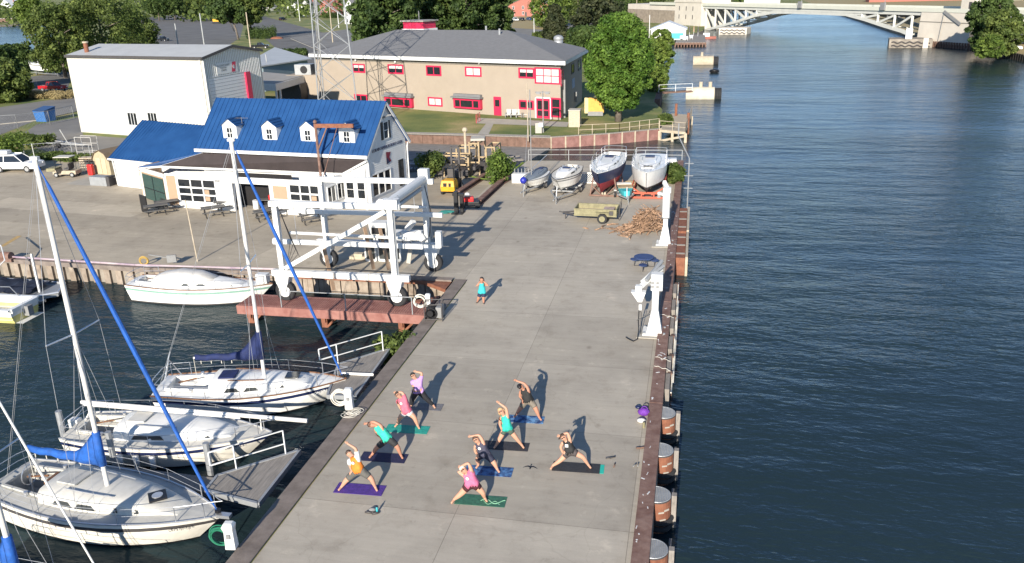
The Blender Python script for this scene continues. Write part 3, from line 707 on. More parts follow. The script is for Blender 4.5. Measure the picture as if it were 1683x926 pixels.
# open doorway: trim, and the dark room behind it
f = MB(); PW.boxon(f, dr[0]-.15, dr[0], 0, 2.45, .05); PW.boxon(f, dr[1], dr[1]+.15, 0, 2.45, .05); PW.boxon(f, dr[0]-.15, dr[1]+.15, 2.35, 2.5, .055); f.build('door_trim', 'white', T)
f = MB(); f.quad(PW.p(dr[0]-1, .01, -.14), PW.p(dr[1]+1, .01, -.14), PW.p(dr[1]+1, .01, -1.85), PW.p(dr[0]-1, .01, -1.85))
f.build('room_floor', 'yard_conc', T)
f = MB(); f.quad(PW.p(dr[0]-1, 0, -1.8), PW.p(dr[1]+1, 0, -1.8), PW.p(dr[1]+1, 2.8, -1.8), PW.p(dr[0]-1, 2.8, -1.8)); f.build('room_shade_sheet', mat('garage_shade', (.012, .011, .012), .9), T)  # near-black sheet: the room's shade is put into its colour
ft = thing('work_table', 'small table with red items standing inside the open garage door', 'table', PW.p((dr[0]+dr[1])/2+.5, 0, -1.2))
f = MB(); f.box(L(ft, 0, 0, .8), (1.6, .6, .06)); f.build('tabletop', 'tablegrey', ft)
f = MB(); [f.box(L(ft, sx_*.7, sy_*.22, .385), (.06, .06, .77)) for sx_ in (-1, 1) for sy_ in (-1, 1)]; f.build('leg', 'grey', ft)
f = tag(MB().cyl(L(ft, .35, 0, 1.0), .16, .34, 12).box(L(ft, .35, 0, 1.2), (.1, .06, .08)).build('toolbox', 'red'), 'red can standing on the work table in the garage', 'can')
f = tag(MB().cyl(L(ft, -1.0, .0, .35), .26, .7, 12).torus(L(ft, -1.0, .0, .7), .26, .02, 16).build('bin', 'whitecar'), 'white bin inside the left of the open garage door', 'bin')
# scribbled lettering on white wall, vent
try:
    textmesh('Lorain', 0.42, 'faint_lettering', mat and 'blind', T, PW.p(ux(370, 325), 1.35, .01), PW.u, (0, 0, 1), 0.003)
except Exception as ex: print(ex)
b = MB(); PW.boxon(b, ux(361)-.2, ux(361)+.2, 2.42, 2.52, .12); b.build('wall_lamp', 'grey', T)
# porch roof
ra, rb2 = gp(352, 249, 4.05), P3(C-V*.25, 4.15)+U*.1
ra = P3(A-V*.1, 4.1)+U*.3
roofpts = [P3(pe0, 2.98), P3(pe1, 2.98), P3(pf1+V*.1+U*1.3, 3.2), rb2, ra]
b = MB()
pp = [Vector(p) for p in (P3(pe0, 2.98), P3(pe1, 2.98), rb2, ra)]
b.slab(pp, .14); b.build('porch_roof', 'darkroof', T)
b = MB(); b.bar(pp[0]-Vector((0, 0, .12)), pp[1]-Vector((0, 0, .12)), .12, .24); b.bar(pp[1]-Vector((0, 0, .1)), pp[2]-Vector((0, 0, .1)), .12, .24); b.bar(pp[0]-Vector((0, 0, .1)), pp[3]-Vector((0, 0, .1)), .1, .2); b.build('porch_fascia', 'white', T)
# little blue shed roof over the entrance
q0, q1 = gp(228, 276, 2.85), gp(268, 271, 2.95)
rib_roof([P3(q0, 2.9), P3(pe0, 2.98)+Vector((-.02, 0, 0)), P3(ra, 4.12)-U*.1, P3(wbase.B, 3.7)-U*1.0+V*.4], 'entrance_roof', 'bluemetal', T, step=.4)
b = MB(); b.bar(P3(q0, 2.78), P3(pe0, 2.86), .08, .16); b.build('entrance_fascia', 'white', T)
# right end porch: posts, glazing
b = MB()
for f_ in (0.0, .5, 1.0):
    p = Vector((pe1.x, pe1.y, 0)).lerp(Vector((rb2.x, rb2.y, 0)), f_*.9+.04); b.box((p.x-.15, p.y+.1, 1.45+.3*f_), (.14, .14, 2.9+.6*f_))
b.build('porch_post', 'white', T)
GL = Wall((pf1.x+.02, pf1.y+.1), (pf1.x+V.x*3.4, pf1.y+V.y*3.4))
for k_ in range(2): window(GL, .5+k_*1.4, 1.5+k_*1.4, 1.0, 2.2, T, cols=2, rows=1, fw=.08)
HW = Wall(C-U*3.3, C)
for k_ in range(3): window(HW, .3+k_*1.0, 1.1+k_*1.0, 0.9, 2.3, T, cols=1, rows=2, fw=.07)
b = MB()
for k_ in range(9): HW.boxon(b, .05, .3, .2+.28*k_, .3+.28*k_, .02)
b.build('brick_pier', 'brick', T)
# aerial on the roof slope
at = thing('roof_antenna', 'thin yagi antenna standing on the blue roof near the leftmost dormers', 'antenna', A+U*3.6+V*1.2+Vector((0, 0, EZ+1.35)))
b = MB(); b.tube([L(at, 0, 0, 0), L(at, 0, 0, .9)], .02, 5); b.tube([L(at, -.6, 0, .85), L(at, .6, 0, .85)], .012, 5)
for k_ in range(4): b.tube([L(at, -.5+.3*k_, -.3, .85), L(at, -.5+.3*k_, .3, .85)], .01, 4)
b.build('mast', 'grey', at)

# ---- white warehouse ---------------------------------------------------------------------------
wA, wB, wC = Vector((-79.0, 96.2, 0)), Vector((-56.3, 90.4, 0)), Vector((-54.9, 101.8, 0)); wD = wA+(wC-wB)
T = thing('white_warehouse', 'tall plain cream metal warehouse with a roller door in its right gable', 'warehouse', wB)
EH, RH = 9.75, 10.75
mA, mB = (wA+wD)/2, (wB+wC)/2
b = MB()
b.add([wA, wB, wC, wD, P3(wA, EH), P3(wB, EH), P3(wC, EH), P3(wD, EH), P3(mA, RH), P3(mB, RH)], [(0, 1, 5, 4), (2, 3, 7, 6), (1, 2, 6, 9, 5), (3, 0, 4, 8, 7)])
FWw = Wall(wA, wB); GWw = Wall(wB, wC)
k = int(FWw.L/.9)
for i in range(k): FWw.boxon(b, i*.9+.42, i*.9+.46, .2, EH-.1, .012)
b.build('wall', 'cream', T)
b = MB(); k = int(GWw.L/.33)
for i in range(k):
    u = i*.33+.1; zt = EH+(RH-EH)*(1-abs(u-GWw.L/2)/(GWw.L/2)); zb = 7.4 if .5 < u < 9.0 else .1
    GWw.boxon(b, u, u+.1, zb, zt-.1, .035)
b.build('gable_cladding', mat('grey_ribbed_cladding', (0.76, 0.76, 0.75), .55, var=.03), T)
b = MB(); ov_ = (wC-wB).normalized()*.25
b.slab([P3(wA, EH+.1)-ov_, P3(wB, EH+.1)-ov_+FWw.u*.3, P3(mB, RH+.1)+FWw.u*.3, P3(mA, RH+.1)], .1)
b.slab([P3(wD, EH+.1)+ov_, P3(wC, EH+.1)+ov_+FWw.u*.3, P3(mB, RH+.1)+FWw.u*.3, P3(mA, RH+.1)], .1); b.build('roof', 'metalroof', T)
b = MB(); b.bar(P3(wA, EH-.0)-ov_*1.2, P3(wB, EH-.0)-ov_*1.2+FWw.u*.3, .1, .3)
b.bar(P3(wB, EH-.05)-ov_+FWw.u*.33, P3(mB, RH-.05)+FWw.u*.33, .1, .3); b.bar(P3(wC, EH-.05)+ov_+FWw.u*.33, P3(mB, RH-.05)+FWw.u*.33, .1, .3); b.build('eave_trim', 'trim', T)
b = MB(); GWw.boxon(b, .8, 7.7, 0, 7.3, .03); rd_ = b.build('roller_door', mat('grey_roller_door', (0.72, 0.72, 0.73), .5, var=.03), T)
b = MB()
for i in range(18): GWw.boxon(b, .8, 7.7, .4*i+.2, .4*i+.225, .012, .03)
b.build('door_ribs', 'grey', rd_)
b = MB(); GWw.boxon(b, 7.7, 8.6, 0, 7.35, .25); b.build('door_side', 'crimson', T)
b = MB(); GWw.boxon(b, .6, .8, 0, 7.45, .06); GWw.boxon(b, .8, 8.6, 7.37, 7.47, .06); b.tube([FWw.p(FWw.L-.2, EH-.2, .1), FWw.p(FWw.L-.2, .2, .1)], .08, 6); b.tube([GWw.p(.15, EH-.2, .1), GWw.p(.15, .2, .1)], .08, 6); b.build('door_frame', 'white', T)
b = MB(); GWw.boxon(b, 2.4, 6.4, 7.6, 8.9, .04, .035); sg_ = b.build('sign_board', mat('sign_grey', (0.68, 0.68, 0.67), .5, var=.02), T)
b = MB(); b.add([GWw.p(5.2, 7.66, .09), GWw.p(5.9, 7.66, .09), GWw.p(6.2, 8.84, .09), GWw.p(5.5, 8.84, .09)], [(0, 1, 2, 3)]); b.build('stripe_emblem', 'crimson', sg_)
b = MB(); b.cyl(GWw.p(5.7, 8.25, .1), .24, .02, 16, axis='X'); b.build('emblem_disc', 'white', sg_)
textmesh('U.S. COAST GUARD\nSTATION\nLORAIN', 0.28, 'sign_lettering', 'grey', sg_, GWw.p(3.7, 8.5, .085), GWw.u, (0, 0, 1), .005)
for x0, x1 in ((211, 225), (244, 258)):
    r_ = FWw.rect(x0, 186, x1, 201); window(FWw, r_[0], r_[1], r_[3]-1.5, r_[3], T, cols=3, rows=1, fw=.12, fm='white')
b = MB(); p = P3(wA.lerp(wB, .1), EH)+ov_*6; b.cyl(p+Vector((0, 0, .75)), .28, 1.5, 12); b.build('flue', 'rustred', T); 
b = MB(); b.cyl(p+Vector((0, 0, 1.6)), .36, .2, 12); b.build('flue_cap', 'tanwood', T)

# ---- beige station building -----------------------------------------------------------------------
def q2(v, z): return Vector((v[0], v[1], z))
EZb = 7.3
bF1, bF2, bB2 = gp(507, 91, EZb), gp(929, 104, EZb), gp(967, 83, EZb)
side = bB2-bF2; side.z = 0; bB1 = bF1+side; fl = (bF2-bF1); fl.z = 0; fu = fl.normalized(); su = side.normalized()
T = thing('station_building', 'two storey beige station with crimson window frames and grey hipped roof', 'building', q2(bF2, 0))
ins = 0.9
c1, c2, c3, c4 = bF1+fu*ins+su*ins, bF2-fu*ins+su*ins, bB2-fu*ins-su*ins, bB1+fu*ins-su*ins
b = MB(); b.prism([c1, c2, c3, c4], -0.01, EZb-.75); b.build('wall', 'beige', T)
b = MB(); b.prism([p_ + (o_)*1.0 for p_, o_ in zip((c1, c2, c3, c4), (-fu*.03-su*.03, fu*.03-su*.03, fu*.03+su*.03, -fu*.03+su*.03))], EZb-.72, EZb-.25); b.build('frieze', 'fascia', T)
b = MB(); b.prism([bF1, bF2, bB2, bB1], EZb-.27, EZb+.22); b.build('eave_fascia', 'white', T)
RH_ = 10.4
rgR = gp(834, 50, RH_); rgL = gp(652, 49, RH_)
mid = (bF2+bB2)/2
b = MB(); ev = [q2(p_, EZb+.24) for p_ in (bF1, bF2, bB2, bB1)]
b.add(ev+[q2(rgL, RH_), q2(rgR, RH_)], [(0, 1, 5, 4), (1, 2, 5), (2, 3, 4, 5), (3, 0, 4)]); b.build('roof', 'shingle', T)
SW = Wall(c1, c2); EWb = Wall(c2, c3)
up = [(580, 106, 600, 119), (638, 107, 663, 121), (701, 109, 725, 124), (765, 111, 791, 125), (853, 113, 878, 128)]
for i, (x0, y0, x1, y1) in enumerate(up):
    r_ = SW.rect(x0+1.5, y0+1.5, x1-1.5, y1-1.5)
    window(SW, *r_, T, fm='crimson', cols=2, fw=.2, blinds=.42 if i in (0, 1, 4) else (1.0 if i == 3 else 0))
r_ = SW.rect(881, 114, 919, 136); window(SW, *r_, T, fm='crimson', cols=3, rows=2, fw=.18, blinds=1.0)
r_ = EWb.rect(925, 114, 930, 136); window(EWb, .3, 1.6, r_[2], r_[3], T, fm='crimson', cols=1, rows=2, fw=.18)
for (x0, y0, x1, y1), bl in (((583, 156, 604, 168), 0), ((704, 161, 727, 174), 1.0), ((854, 166, 877, 179), .0)):
    r_ = SW.rect(x0+1.5, y0+1.5, x1-1.5, y1-1.5); window(SW, *r_, T, fm='crimson', cols=2, fw=.2, blinds=bl)
for x0, y0, x1, y1 in ((636, 158, 680, 175), (749, 160, 793, 178)):          # box bays with little roofs
    r_ = SW.rect(x0, y0, x1, y1); bb_ = MB()
    SW.boxon(bb_, r_[0], r_[1], r_[2], r_[3]-.1, .55); bay = bb_.build('bay_window', 'crimson', T)
    W2 = Wall(SW.p(0, 0, .55), SW.p(SW.L, 0, .55))
    g = MB(); n_ = 3; ww = (r_[1]-r_[0])
    for f0, f1 in ((.07, .24), (.28, .7), (.75, .93)): W2.boxon(g, r_[0]+ww*f0, r_[0]+ww*f1, r_[2]+.22, r_[3]-.4, .03)
    g.build('pane', 'glass', bay)
    g = MB(); SW.boxon(g, r_[0]-.2, r_[1]+.2, r_[3]-.08, r_[3]+.12, .95); SW.boxon(g, r_[0], r_[1], r_[3]+.12, r_[3]+.45, .5); g.build('bay_roof', 'shingle', bay)
# doors
r_ = SW.rect(812, 162, 824, 193); b = MB(); SW.boxon(b, r_[0], r_[1], 0, 2.5, .08); d_ = b.build('door', 'crimson', T)
b = MB(); SW.boxon(b, r_[0]+.25, r_[1]-.25, 1.2, 2.1, .01, .08); b.build('pane', 'glass', d_)
r_ = SW.rect(882, 164, 904, 194); b = MB(); SW.boxon(b, r_[0], r_[1], .05, 2.6, .08); d_ = b.build('double_door', 'crimson', T)
b = MB(); mm_ = (r_[0]+r_[1])/2
for a_, c_ in ((r_[0]+.2, mm_-.15), (mm_+.15, r_[1]-.2)):
    for z0, z1 in ((.35, 1.05), (1.2, 2.35)): SW.boxon(b, a_, c_, z0, z1, .01, .08)
b.build('pane', 'glass', d_)
b = MB(); SW.boxon(b, r_[0]-.2, r_[0]-.02, 0, 2.8, .06); SW.boxon(b, r_[1]+.02, r_[1]+.2, 0, 2.8, .06); SW.boxon(b, r_[0]-.2, r_[1]+.2, 2.62, 2.8, .06); b.build('door_trim', 'white', T)
r_ = SW.rect(908, 167, 920, 190); window(SW, r_[0], r_[1], .5, 2.6, T, fm='crimson', cols=1, rows=2, fw=.2)
# right hand wall in the shade
for x0, y0, x1, y1 in ((939, 106, 943, 120), (950, 100, 954, 114)):
    r_ = EWb.rect(x0, y0, x1, y1); window(EWb, *r_, T, fm='trim', cols=1, fw=.12)
b = MB(); EWb.boxon(b, 9.0, 11.2, 2.9, 4.2, .02); b.build('wall_emblem', mat('emblem_blue_grey', (0.25, 0.32, 0.45), .5, var=.3), T)
b = MB(); EWb.boxon(b, 1.8, 2.2, 0, 4.9, .3); EWb.boxon(b, 11, 11.5, .8, 2.2, .35); b.build('service_box', 'grey', T)
for px_, py_ in ((586, 99), (651, 102), (789, 104), (915, 107)):
    u_, z_ = SW.px(px_, py_); b = MB(); b.ball(SW.p(u_, z_, .22), .16, 8); b.tube([SW.p(u_, z_, 0), SW.p(u_, z_, .2)], .05, 6); b.build('flood_lamp', 'white', T)
# roof furniture: cupola, domed vent, pipes
cp_ = gp(690, 52, 9.9); cpz = 9.5
b = MB(); b.box((cp_.x, cp_.y, cpz+.45), (4.6, 3.6, .9), rz=math.atan2(fu.y, fu.x)); cu_ = b.build('cupola', 'white', T)
b = MB(); b.box((cp_.x, cp_.y, cpz+1.45), (4.2, 3.2, 1.1), rz=math.atan2(fu.y, fu.x)); b.build('cupola_band', 'crimson', cu_)
b = MB(); b.box((cp_.x, cp_.y, cpz+2.1), (4.9, 3.9, .2), rz=math.atan2(fu.y, fu.x)); b.build('cupola_roof', 'paleroof', cu_)
b = MB(); b.tube([(cp_.x, cp_.y, cpz+2.2), (cp_.x, cp_.y, cpz+3.6)], .08, 6); b.build('cupola_mast', 'grey', cu_)
v_ = gp(918, 73, 8.3); b = MB(); b.cyl((v_.x, v_.y, 8.5), .65, 1.0, 16); b.ball((v_.x, v_.y, 9.1), .75, 14, sc=(1, 1, .7)); b.build('roof_vent', 'galv', T, smooth=True)
for px_, py_ in ((799, 50), (821, 55)):
    p = gp(px_, py_, 10.1); b = MB(); b.cyl((p.x, p.y, 10.3), .16, .9, 8); b.build('vent_pipe', 'galv', T)

# ---- annexe blocks between warehouse and station ----------------------------------------------------
aF1, aF2 = gp(411, 110, 4.6), gp(433, 109, 4.6)
T = thing('blue_grey_annexe', 'low blue grey block with a pale flat pitched roof behind the canopy', 'building', gp(450, 140))
p1, p2, p3, p4 = gp(411, 106, 4.4), gp(432, 109, 4.4), gp(505, 97, 4.4), gp(452, 80, 4.4)
b = MB(); b.prism([p1, p2, p3, p4], 0, 4.3); b.build('wall', mat('blue_grey_cladding', (0.22, 0.28, 0.31), .6, var=.06), T)
b = MB(); b.slab([q2(p1, 4.5)+Vector((-1, -.5, 0)), q2(p2, 4.5)+Vector((0, -.8, 0)), q2(p3, 4.5)+Vector((1, 0, 0)), q2(p4, 4.7)], .22); b.build('roof', 'metalroof', T)
b = MB(); b.cyl(gp(438, 101, 4.6)+Vector((0, 0, .6)), .12, 1.3, 8); b.build('roof_pipe', 'galv', T)
T = thing('canopy_block', 'white edged carport canopy on posts between warehouse and station', 'canopy', gp(455, 165))
c1_, c2_ = gp(412, 147, 2.9), gp(454, 148, 2.9); c3_, c4_ = gp(502, 134, 2.9), gp(430, 127, 2.9)
b = MB(); b.prism([c1_, c2_, c3_, c4_], 2.75, 3.75); b.build('fascia', 'white', T)
b = MB(); b.prism([c1_.lerp(c3_, .03), c2_.lerp(c4_, .03), c3_.lerp(c1_, .03), c4_.lerp(c2_, .03)], 3.75, 3.85); b.build('roof', 'paleroof', T)
for px_ in (462, 490, 458):
    p = gp(px_, 156, 1.0) if px_ != 458 else c2_
    b = MB(); p = c2_.lerp(c3_, {462: .12, 490: .75, 458: 0}[px_]); b.cyl((p.x-.3, p.y+.5, 1.4), .18, 2.75, 10); b.build('post', 'white', T)
b = MB(); b.prism([c1_+Vector((0, 8, 0)), c2_+Vector((0, 8, 0)), c3_+Vector((0, 6, 0)), c4_+Vector((0, 6, 0))], 0, 2.74); b.build('back_wall', 'trim', T)
T = thing('plant_unit', 'pale air handling unit on the flat roof beside the lattice tower', 'machine', gp(503, 122, 4.0))
p = gp(503, 121, 4.0); b = MB(); b.box((p.x, p.y, 4.7), (2.8, 2.2, 1.6)); b.build('case', 'galv', T)
b = MB(); b.cyl((p.x+.2, p.y-1.15, 4.7), .6, .1, 16, axis='Y'); b.build('fan', 'black', T)
b = MB(); b.cyl((p.x+4.2, p.y, 4.6), .55, 3.6, 12, axis='X'); b.build('duct', 'galv', T)
b = MB(); b.box((p.x+2, p.y+.4, 1.95), (9.5, 4.2, 3.9)); b.build('platform', 'beige', T)
# ------------------------------------------------------------------ bridge
BA = Vector((gp(1155, 48, -1.0).x, gp(1155, 48, -1.0).y, 0)); BB = Vector((gp(1509, 67, 0).x, gp(1509, 67, 0).y, 0))
BW = Wall(BA, BB); bk = -BW.n                                   # towards the far side of the deck
T = thing('bascule_bridge', 'pale steel trussed arch bridge crossing the river between concrete piers', 'bridge', BW.p(BW.L/2, 0))
_, dz1 = BW.px(1330, 8); _, dz0 = BW.px(1330, 14)
DT, DB = 7.6, 6.2
b = MB()
for o_ in (0.0,): BW.boxon(b, -3, BW.L+60, DB, DT-.5, 11.0, -11.0)
b.build('deck', 'bridgesteel', T)
b = MB(); BW.boxon(b, -40, BW.L+70, DT-.5, DT+.45, .35, .1); BW.boxon(b, -40, BW.L+70, DT-.5, DT+.45, .35, -11.3)
b.build('parapet', mat('bridge_parapet', (0.55, 0.55, 0.47), .7, var=.05, scale=.5), T)
low_px = [(1158, 50), (1180, 44), (1210, 36), (1240, 26), (1270, 20.5), (1300, 18), (1330, 17.5), (1360, 19.5), (1390, 24), (1420, 32), (1450, 42), (1480, 51), (1494, 57)]
low = [BW.px(*p) for p in low_px]
low = [(u, min(z, DB-.3)) for u, z in low]
def lowz(u):
    for (a, za), (c, zc) in zip(low, low[1:]):
        if a <= u <= c: return za+(zc-za)*(u-a)/(c-a)
    return low[0][1] if u < low[0][0] else low[-1][1]
for out_ in (-0.4, -10.4):
    b = MB()
    for (a, za), (c, zc) in zip(low, low[1:]): b.bar(BW.p(a, za, out_), BW.p(c, zc, out_), .7, .9)
    for (a, za), (c, zc) in zip(low, low[1:]):
        if DB-min(za, zc) < 2.6: b.add([BW.p(a, za, out_), BW.p(c, zc, out_), BW.p(c, DB, out_), BW.p(a, DB, out_), BW.p(a, za, out_-.2), BW.p(c, zc, out_-.2), BW.p(c, DB, out_-.2), BW.p(a, DB, out_-.2)], [(0, 1, 2, 3), (7, 6, 5, 4)])
    Tt = b.build('truss', 'bridgesteel', T)
    b = MB(); n_ = 16; us = [low[0][0]+(low[-1][0]-low[0][0])*i/n_ for i in range(n_+1)]
    for i, u in enumerate(us):
        if DB-lowz(u) > 1.0:
            b.bar(BW.p(u, lowz(u), out_), BW.p(u, DB, out_), .6, .6)
        j = i+1 if i < n_/2 else i-1
        # diagonals rise towards the piers
        if i < n_/2-2: b.bar(BW.p(us[i], DB-.2, out_), BW.p(us[i+1], lowz(us[i+1]), out_), .55, .55)
        if i > n_/2+2: b.bar(BW.p(us[i], DB-.2, out_), BW.p(us[i-1], lowz(us[i-1]), out_), .55, .55)
    b.build('bracing', 'bridgesteel', Tt)
b = MB()
for i in range(9):
    u = us[i*2]; b.bar(BW.p(u, lowz(u), -.4), BW.p(u, lowz(u), -10.4), .3, .4)
    if i < 8: b.bar(BW.p(u, lowz(u), -.4), BW.p(us[i*2+2], lowz(us[i*2+2]), -10.4), .25, .25)
b.build('cross_brace', 'bridgesteel', T)
b = MB()
for i in range(26):
    b.bar(BW.p(i*BW.L/25, DB-.4, -.5), BW.p(i*BW.L/25, DB-.4, -10.5), .3, .6)
b.build('floor_beam', 'grey', T)
# rolling barriers, lamps on the deck
b = MB()
for px_ in (1318, 1455):
    u, _ = BW.px(px_, 8); BW.boxon(b, u-.8, u+.8, DT-.3, DT+1.6, .5, .5)
    b.tube([BW.p(u, DT, .2), BW.p(u, DT+9, .2)], .09, 6)
b.build('lamp_column', 'grey', T)
# left pylon
def pylon(name, label, px_l, px_r, ztop, depth, base=-2.0, batter=.5):
    u0, _ = BW.px(px_l, 30); u1, _ = BW.px(px_r, 30)
    t = thing(name, label, 'bridge pier', BW.p((u0+u1)/2, 0, -depth/2))
    b = MB(); w0 = [BW.p(u0-batter, base, .8), BW.p(u1+batter, base, .8), BW.p(u1+batter, base, -depth), BW.p(u0-batter, base, -depth)]
    w1 = [BW.p(u0, ztop, .5), BW.p(u1, ztop, .5), BW.p(u1, ztop, -depth+.3), BW.p(u0, ztop, -depth+.3)]
    b.loft([w0, w1], closed=True); b.build('shaft', 'bridgeconc', t)
    return t, u0, u1
t, u0, u1 = pylon('bridge_pylon', 'tall concrete pylon with slot windows at the left end of the bridge', 1112, 1154, 15.5, 12)
b = MB()
for f in (.15, .42, .68):
    for z in (2.2, 5.2, 9.0): BW.boxon(b, u0+(u1-u0)*f, u0+(u1-u0)*f+.5, z, z+1.6, .06, .74-(z+2)/17.5*.3)
b.build('slot_window', 'trim', t)
b = MB(); BW.boxon(b, u0-.5, u1+.6, 8.2, 9.0, .4, .5); b.build('string_course', 'bridgeconc', t)
t, u2_, u3_ = pylon('bridge_abutment', 'broad pale concrete abutment at the right end of the bridge', 1516, 1600, DT-.6, 14, batter=.3)
b = MB(); 
u_, z_ = BW.px(1556, 19); u4_, z4_ = BW.px(1583, 40)
b.bar(BW.p(u_, z_, .8), BW.p(u4_, z4_, .9), .25, .7); u5, _ = BW.px(1553, 40); b.bar(BW.p(u5, DT-1, .82), BW.p(u5-.6, .3, .9), .12, .25); b.build('weathered_joint', 'grey', t)
b = MB(); BW.boxon(b, u2_-.3, u3_, 4.7, 4.85, .08, .62); b.build('joint_line', 'fascia', t)
# bridge tender house and the blank tower above the abutment
u6, _ = BW.px(1575, 5); u7, _ = BW.px(1597, 5)
t = thing('bridge_tender_tower', 'square beige tower standing on the bridge above the abutment', 'tower', BW.p((u6+u7)/2, DT-.55, -2))
b = MB(); BW.boxon(b, u6, u7, DT-.55, DT+9, 5, -6); b.build('shaft', 'bridgeconc', t)
b = MB(); BW.boxon(b, u7-1.6, u7-.7, DT+.4, DT+2, .04, -1); b.build('window', 'trim', t)
# approach viaduct with dark arch on the right and low wall on the left
t = thing('approach_viaduct', 'bridge approach span with a dark opening beneath at the right edge', 'viaduct', BW.p(u3_+10, 0))
b = MB(); BW.boxon(b, u3_+.3, u3_+62, DB-1.2, DT-.52, 12, -12.1); b.build('span', 'bridgeconc', t)
b = MB(); BW.boxon(b, u3_+14, u3_+60, -.3, DB-1.3, .5, -7); b.build('shade_back_wall', mat('under_bridge_shade', (0.03, 0.035, 0.04), .9), t)  # painted near-black to stand for the shade inside the opening
b = MB(); BW.boxon(b, u3_+1, u3_+6, -.5, DB-1.25, 9, -11); b.build('column', 'bridgeconc', t)
t = thing('left_approach', 'stone faced bridge approach ramp behind the left pylon', 'viaduct', BW.p(-30, 0))
b = MB(); BW.boxon(b, -60, u0-.6, -.5, DT-2.6, 12, -12); b.build('wall', mat('rubble_stone', (0.20, 0.165, 0.13), .9, c2=(.34, .28, .22), scale=.8), t)
b = MB(); BW.boxon(b, -60, u0-.6, DT-2.55, DT-.5, 11.6, -11.8); b.build('coping', 'bridgeconc', t)
# river piers with tide marks
for (xa, xb, yt, yb_, lab, gr) in ((1181, 1227, 46, 57, 'low concrete river pier with wavy tide marks under the left of the bridge', 0), (1460, 1532, 63, 79, 'dark stained river pier at the foot of the right abutment', 1)):
    a, c = gp(xa, yb_, WZ), gp(xb, yb_, WZ); PWl = Wall(a, c)
    t = thing('river_pier', lab, 'pier', PWl.p(PWl.L/2, WZ))
    b = MB(); PWl.boxon(b, 0, PWl.L, WZ-1, .9, 7, -7); b.build('body', 'bridgeconc' if gr == 0 else 'dirtyconc', t, bevel=.15)
    for zz in (-.75, .1):
        b = MB(); pts = []
        for i in range(25): pts.append(PWl.p(PWl.L*(.06+.88*i/24), zz+.2*math.sin(i*1.25), .06))
        b.tube(pts, .17, 5); b.build('timber_band', 'trim', t)
    if gr:
        b = MB(); PWl.boxon(b, PWl.L*.37, PWl.L*.52, .9, 3.4, 1.4, -2.2); b.build('bearing_block', 'white', t)
        b = MB(); PWl.boxon(b, PWl.L*.78, PWl.L*.9, WZ-.5, 1.2, 1.4, -1.1); b.build('end_buttress', 'bridgeconc', t)
a, c = gp(1530, 77, WZ), gp(1600, 82, WZ); QW = Wall(a, c)
t = thing('abutment_fender', 'brown pile fender along the foot of the abutment', 'fender', QW.p(QW.L/2, WZ)); b = MB()
QW.boxon(b, 0, QW.L, WZ-1, -.4, .3)
for i in range(16): QW.boxon(b, QW.L*i/16, QW.L*i/16+.4, WZ-1, .2, .3, .3)
b.build('piles', 'brownwood', t)
# east bank wall
t = thing('east_quay_wall', 'dark sheet pile wall along the far river bank at the right edge', 'wall', (66, 200, 0)); b = MB()
eb_pts = [Vector(p+(0,)) for p in eb[:4]]
for a, c in zip(eb_pts, eb_pts[1:]):
    n_ = int((c-a).length/1.2)
    for i in range(n_):
        p = a.lerp(c, (i+.5)/n_); b.box((p.x-.2, p.y, -1.1), (.3, .8, 2.6))
b.build('sheet_piling', mat('dark_sheet_pile', (0.04, 0.035, 0.03), .8), t)

# ------------------------------------------------------------------ lattice tower
t = thing('lattice_tower', 'tall grey lattice radio mast in front of the station left corner', 'tower', (-47.2, 107, 0))
base = [Vector((-49.6, 105.6, 0)), Vector((-43.7, 106.4, 0)), Vector((-48.6, 110.4, 0))]
for q_ in (0,):
    base = [gp(527, 212), gp(592, 214), gp(536, 198)]
cen = (base[0]+base[1]+base[2])/3; HTW = 46; tp = 0.55
def leg(i, z): f = 1-z/HTW*tp; p = cen+(base[i]-cen)*f; return Vector((p.x, p.y, z))
for i in range(3): MB().tube([leg(i, 0), leg(i, HTW)], .085, 6).build('leg', 'galv', t)
b = MB(); z = 0; k = 0
while z < HTW-3:
    z2 = z+3.6*(1-z/HTW*tp)
    for i in range(3):
        j = (i+1) % 3
        b.tube([leg(i, z), leg(j, z2)], .042, 5); b.tube([leg(j, z), leg(i, z2)], .042, 5); 
    z = z2; k += 1
b.build('bracing', 'galv', t)
b = MB(); b.tube([leg(0, 0)+Vector((.4, .3, 0)), leg(0, HTW)+Vector((.4, .3, 0))], .05, 5); b.tube([leg(0, 0)+Vector((.7, .3, 0)), leg(0, HTW)+Vector((.7, .3, 0))], .05, 5); b.build('cable_ladder', 'grey', t)

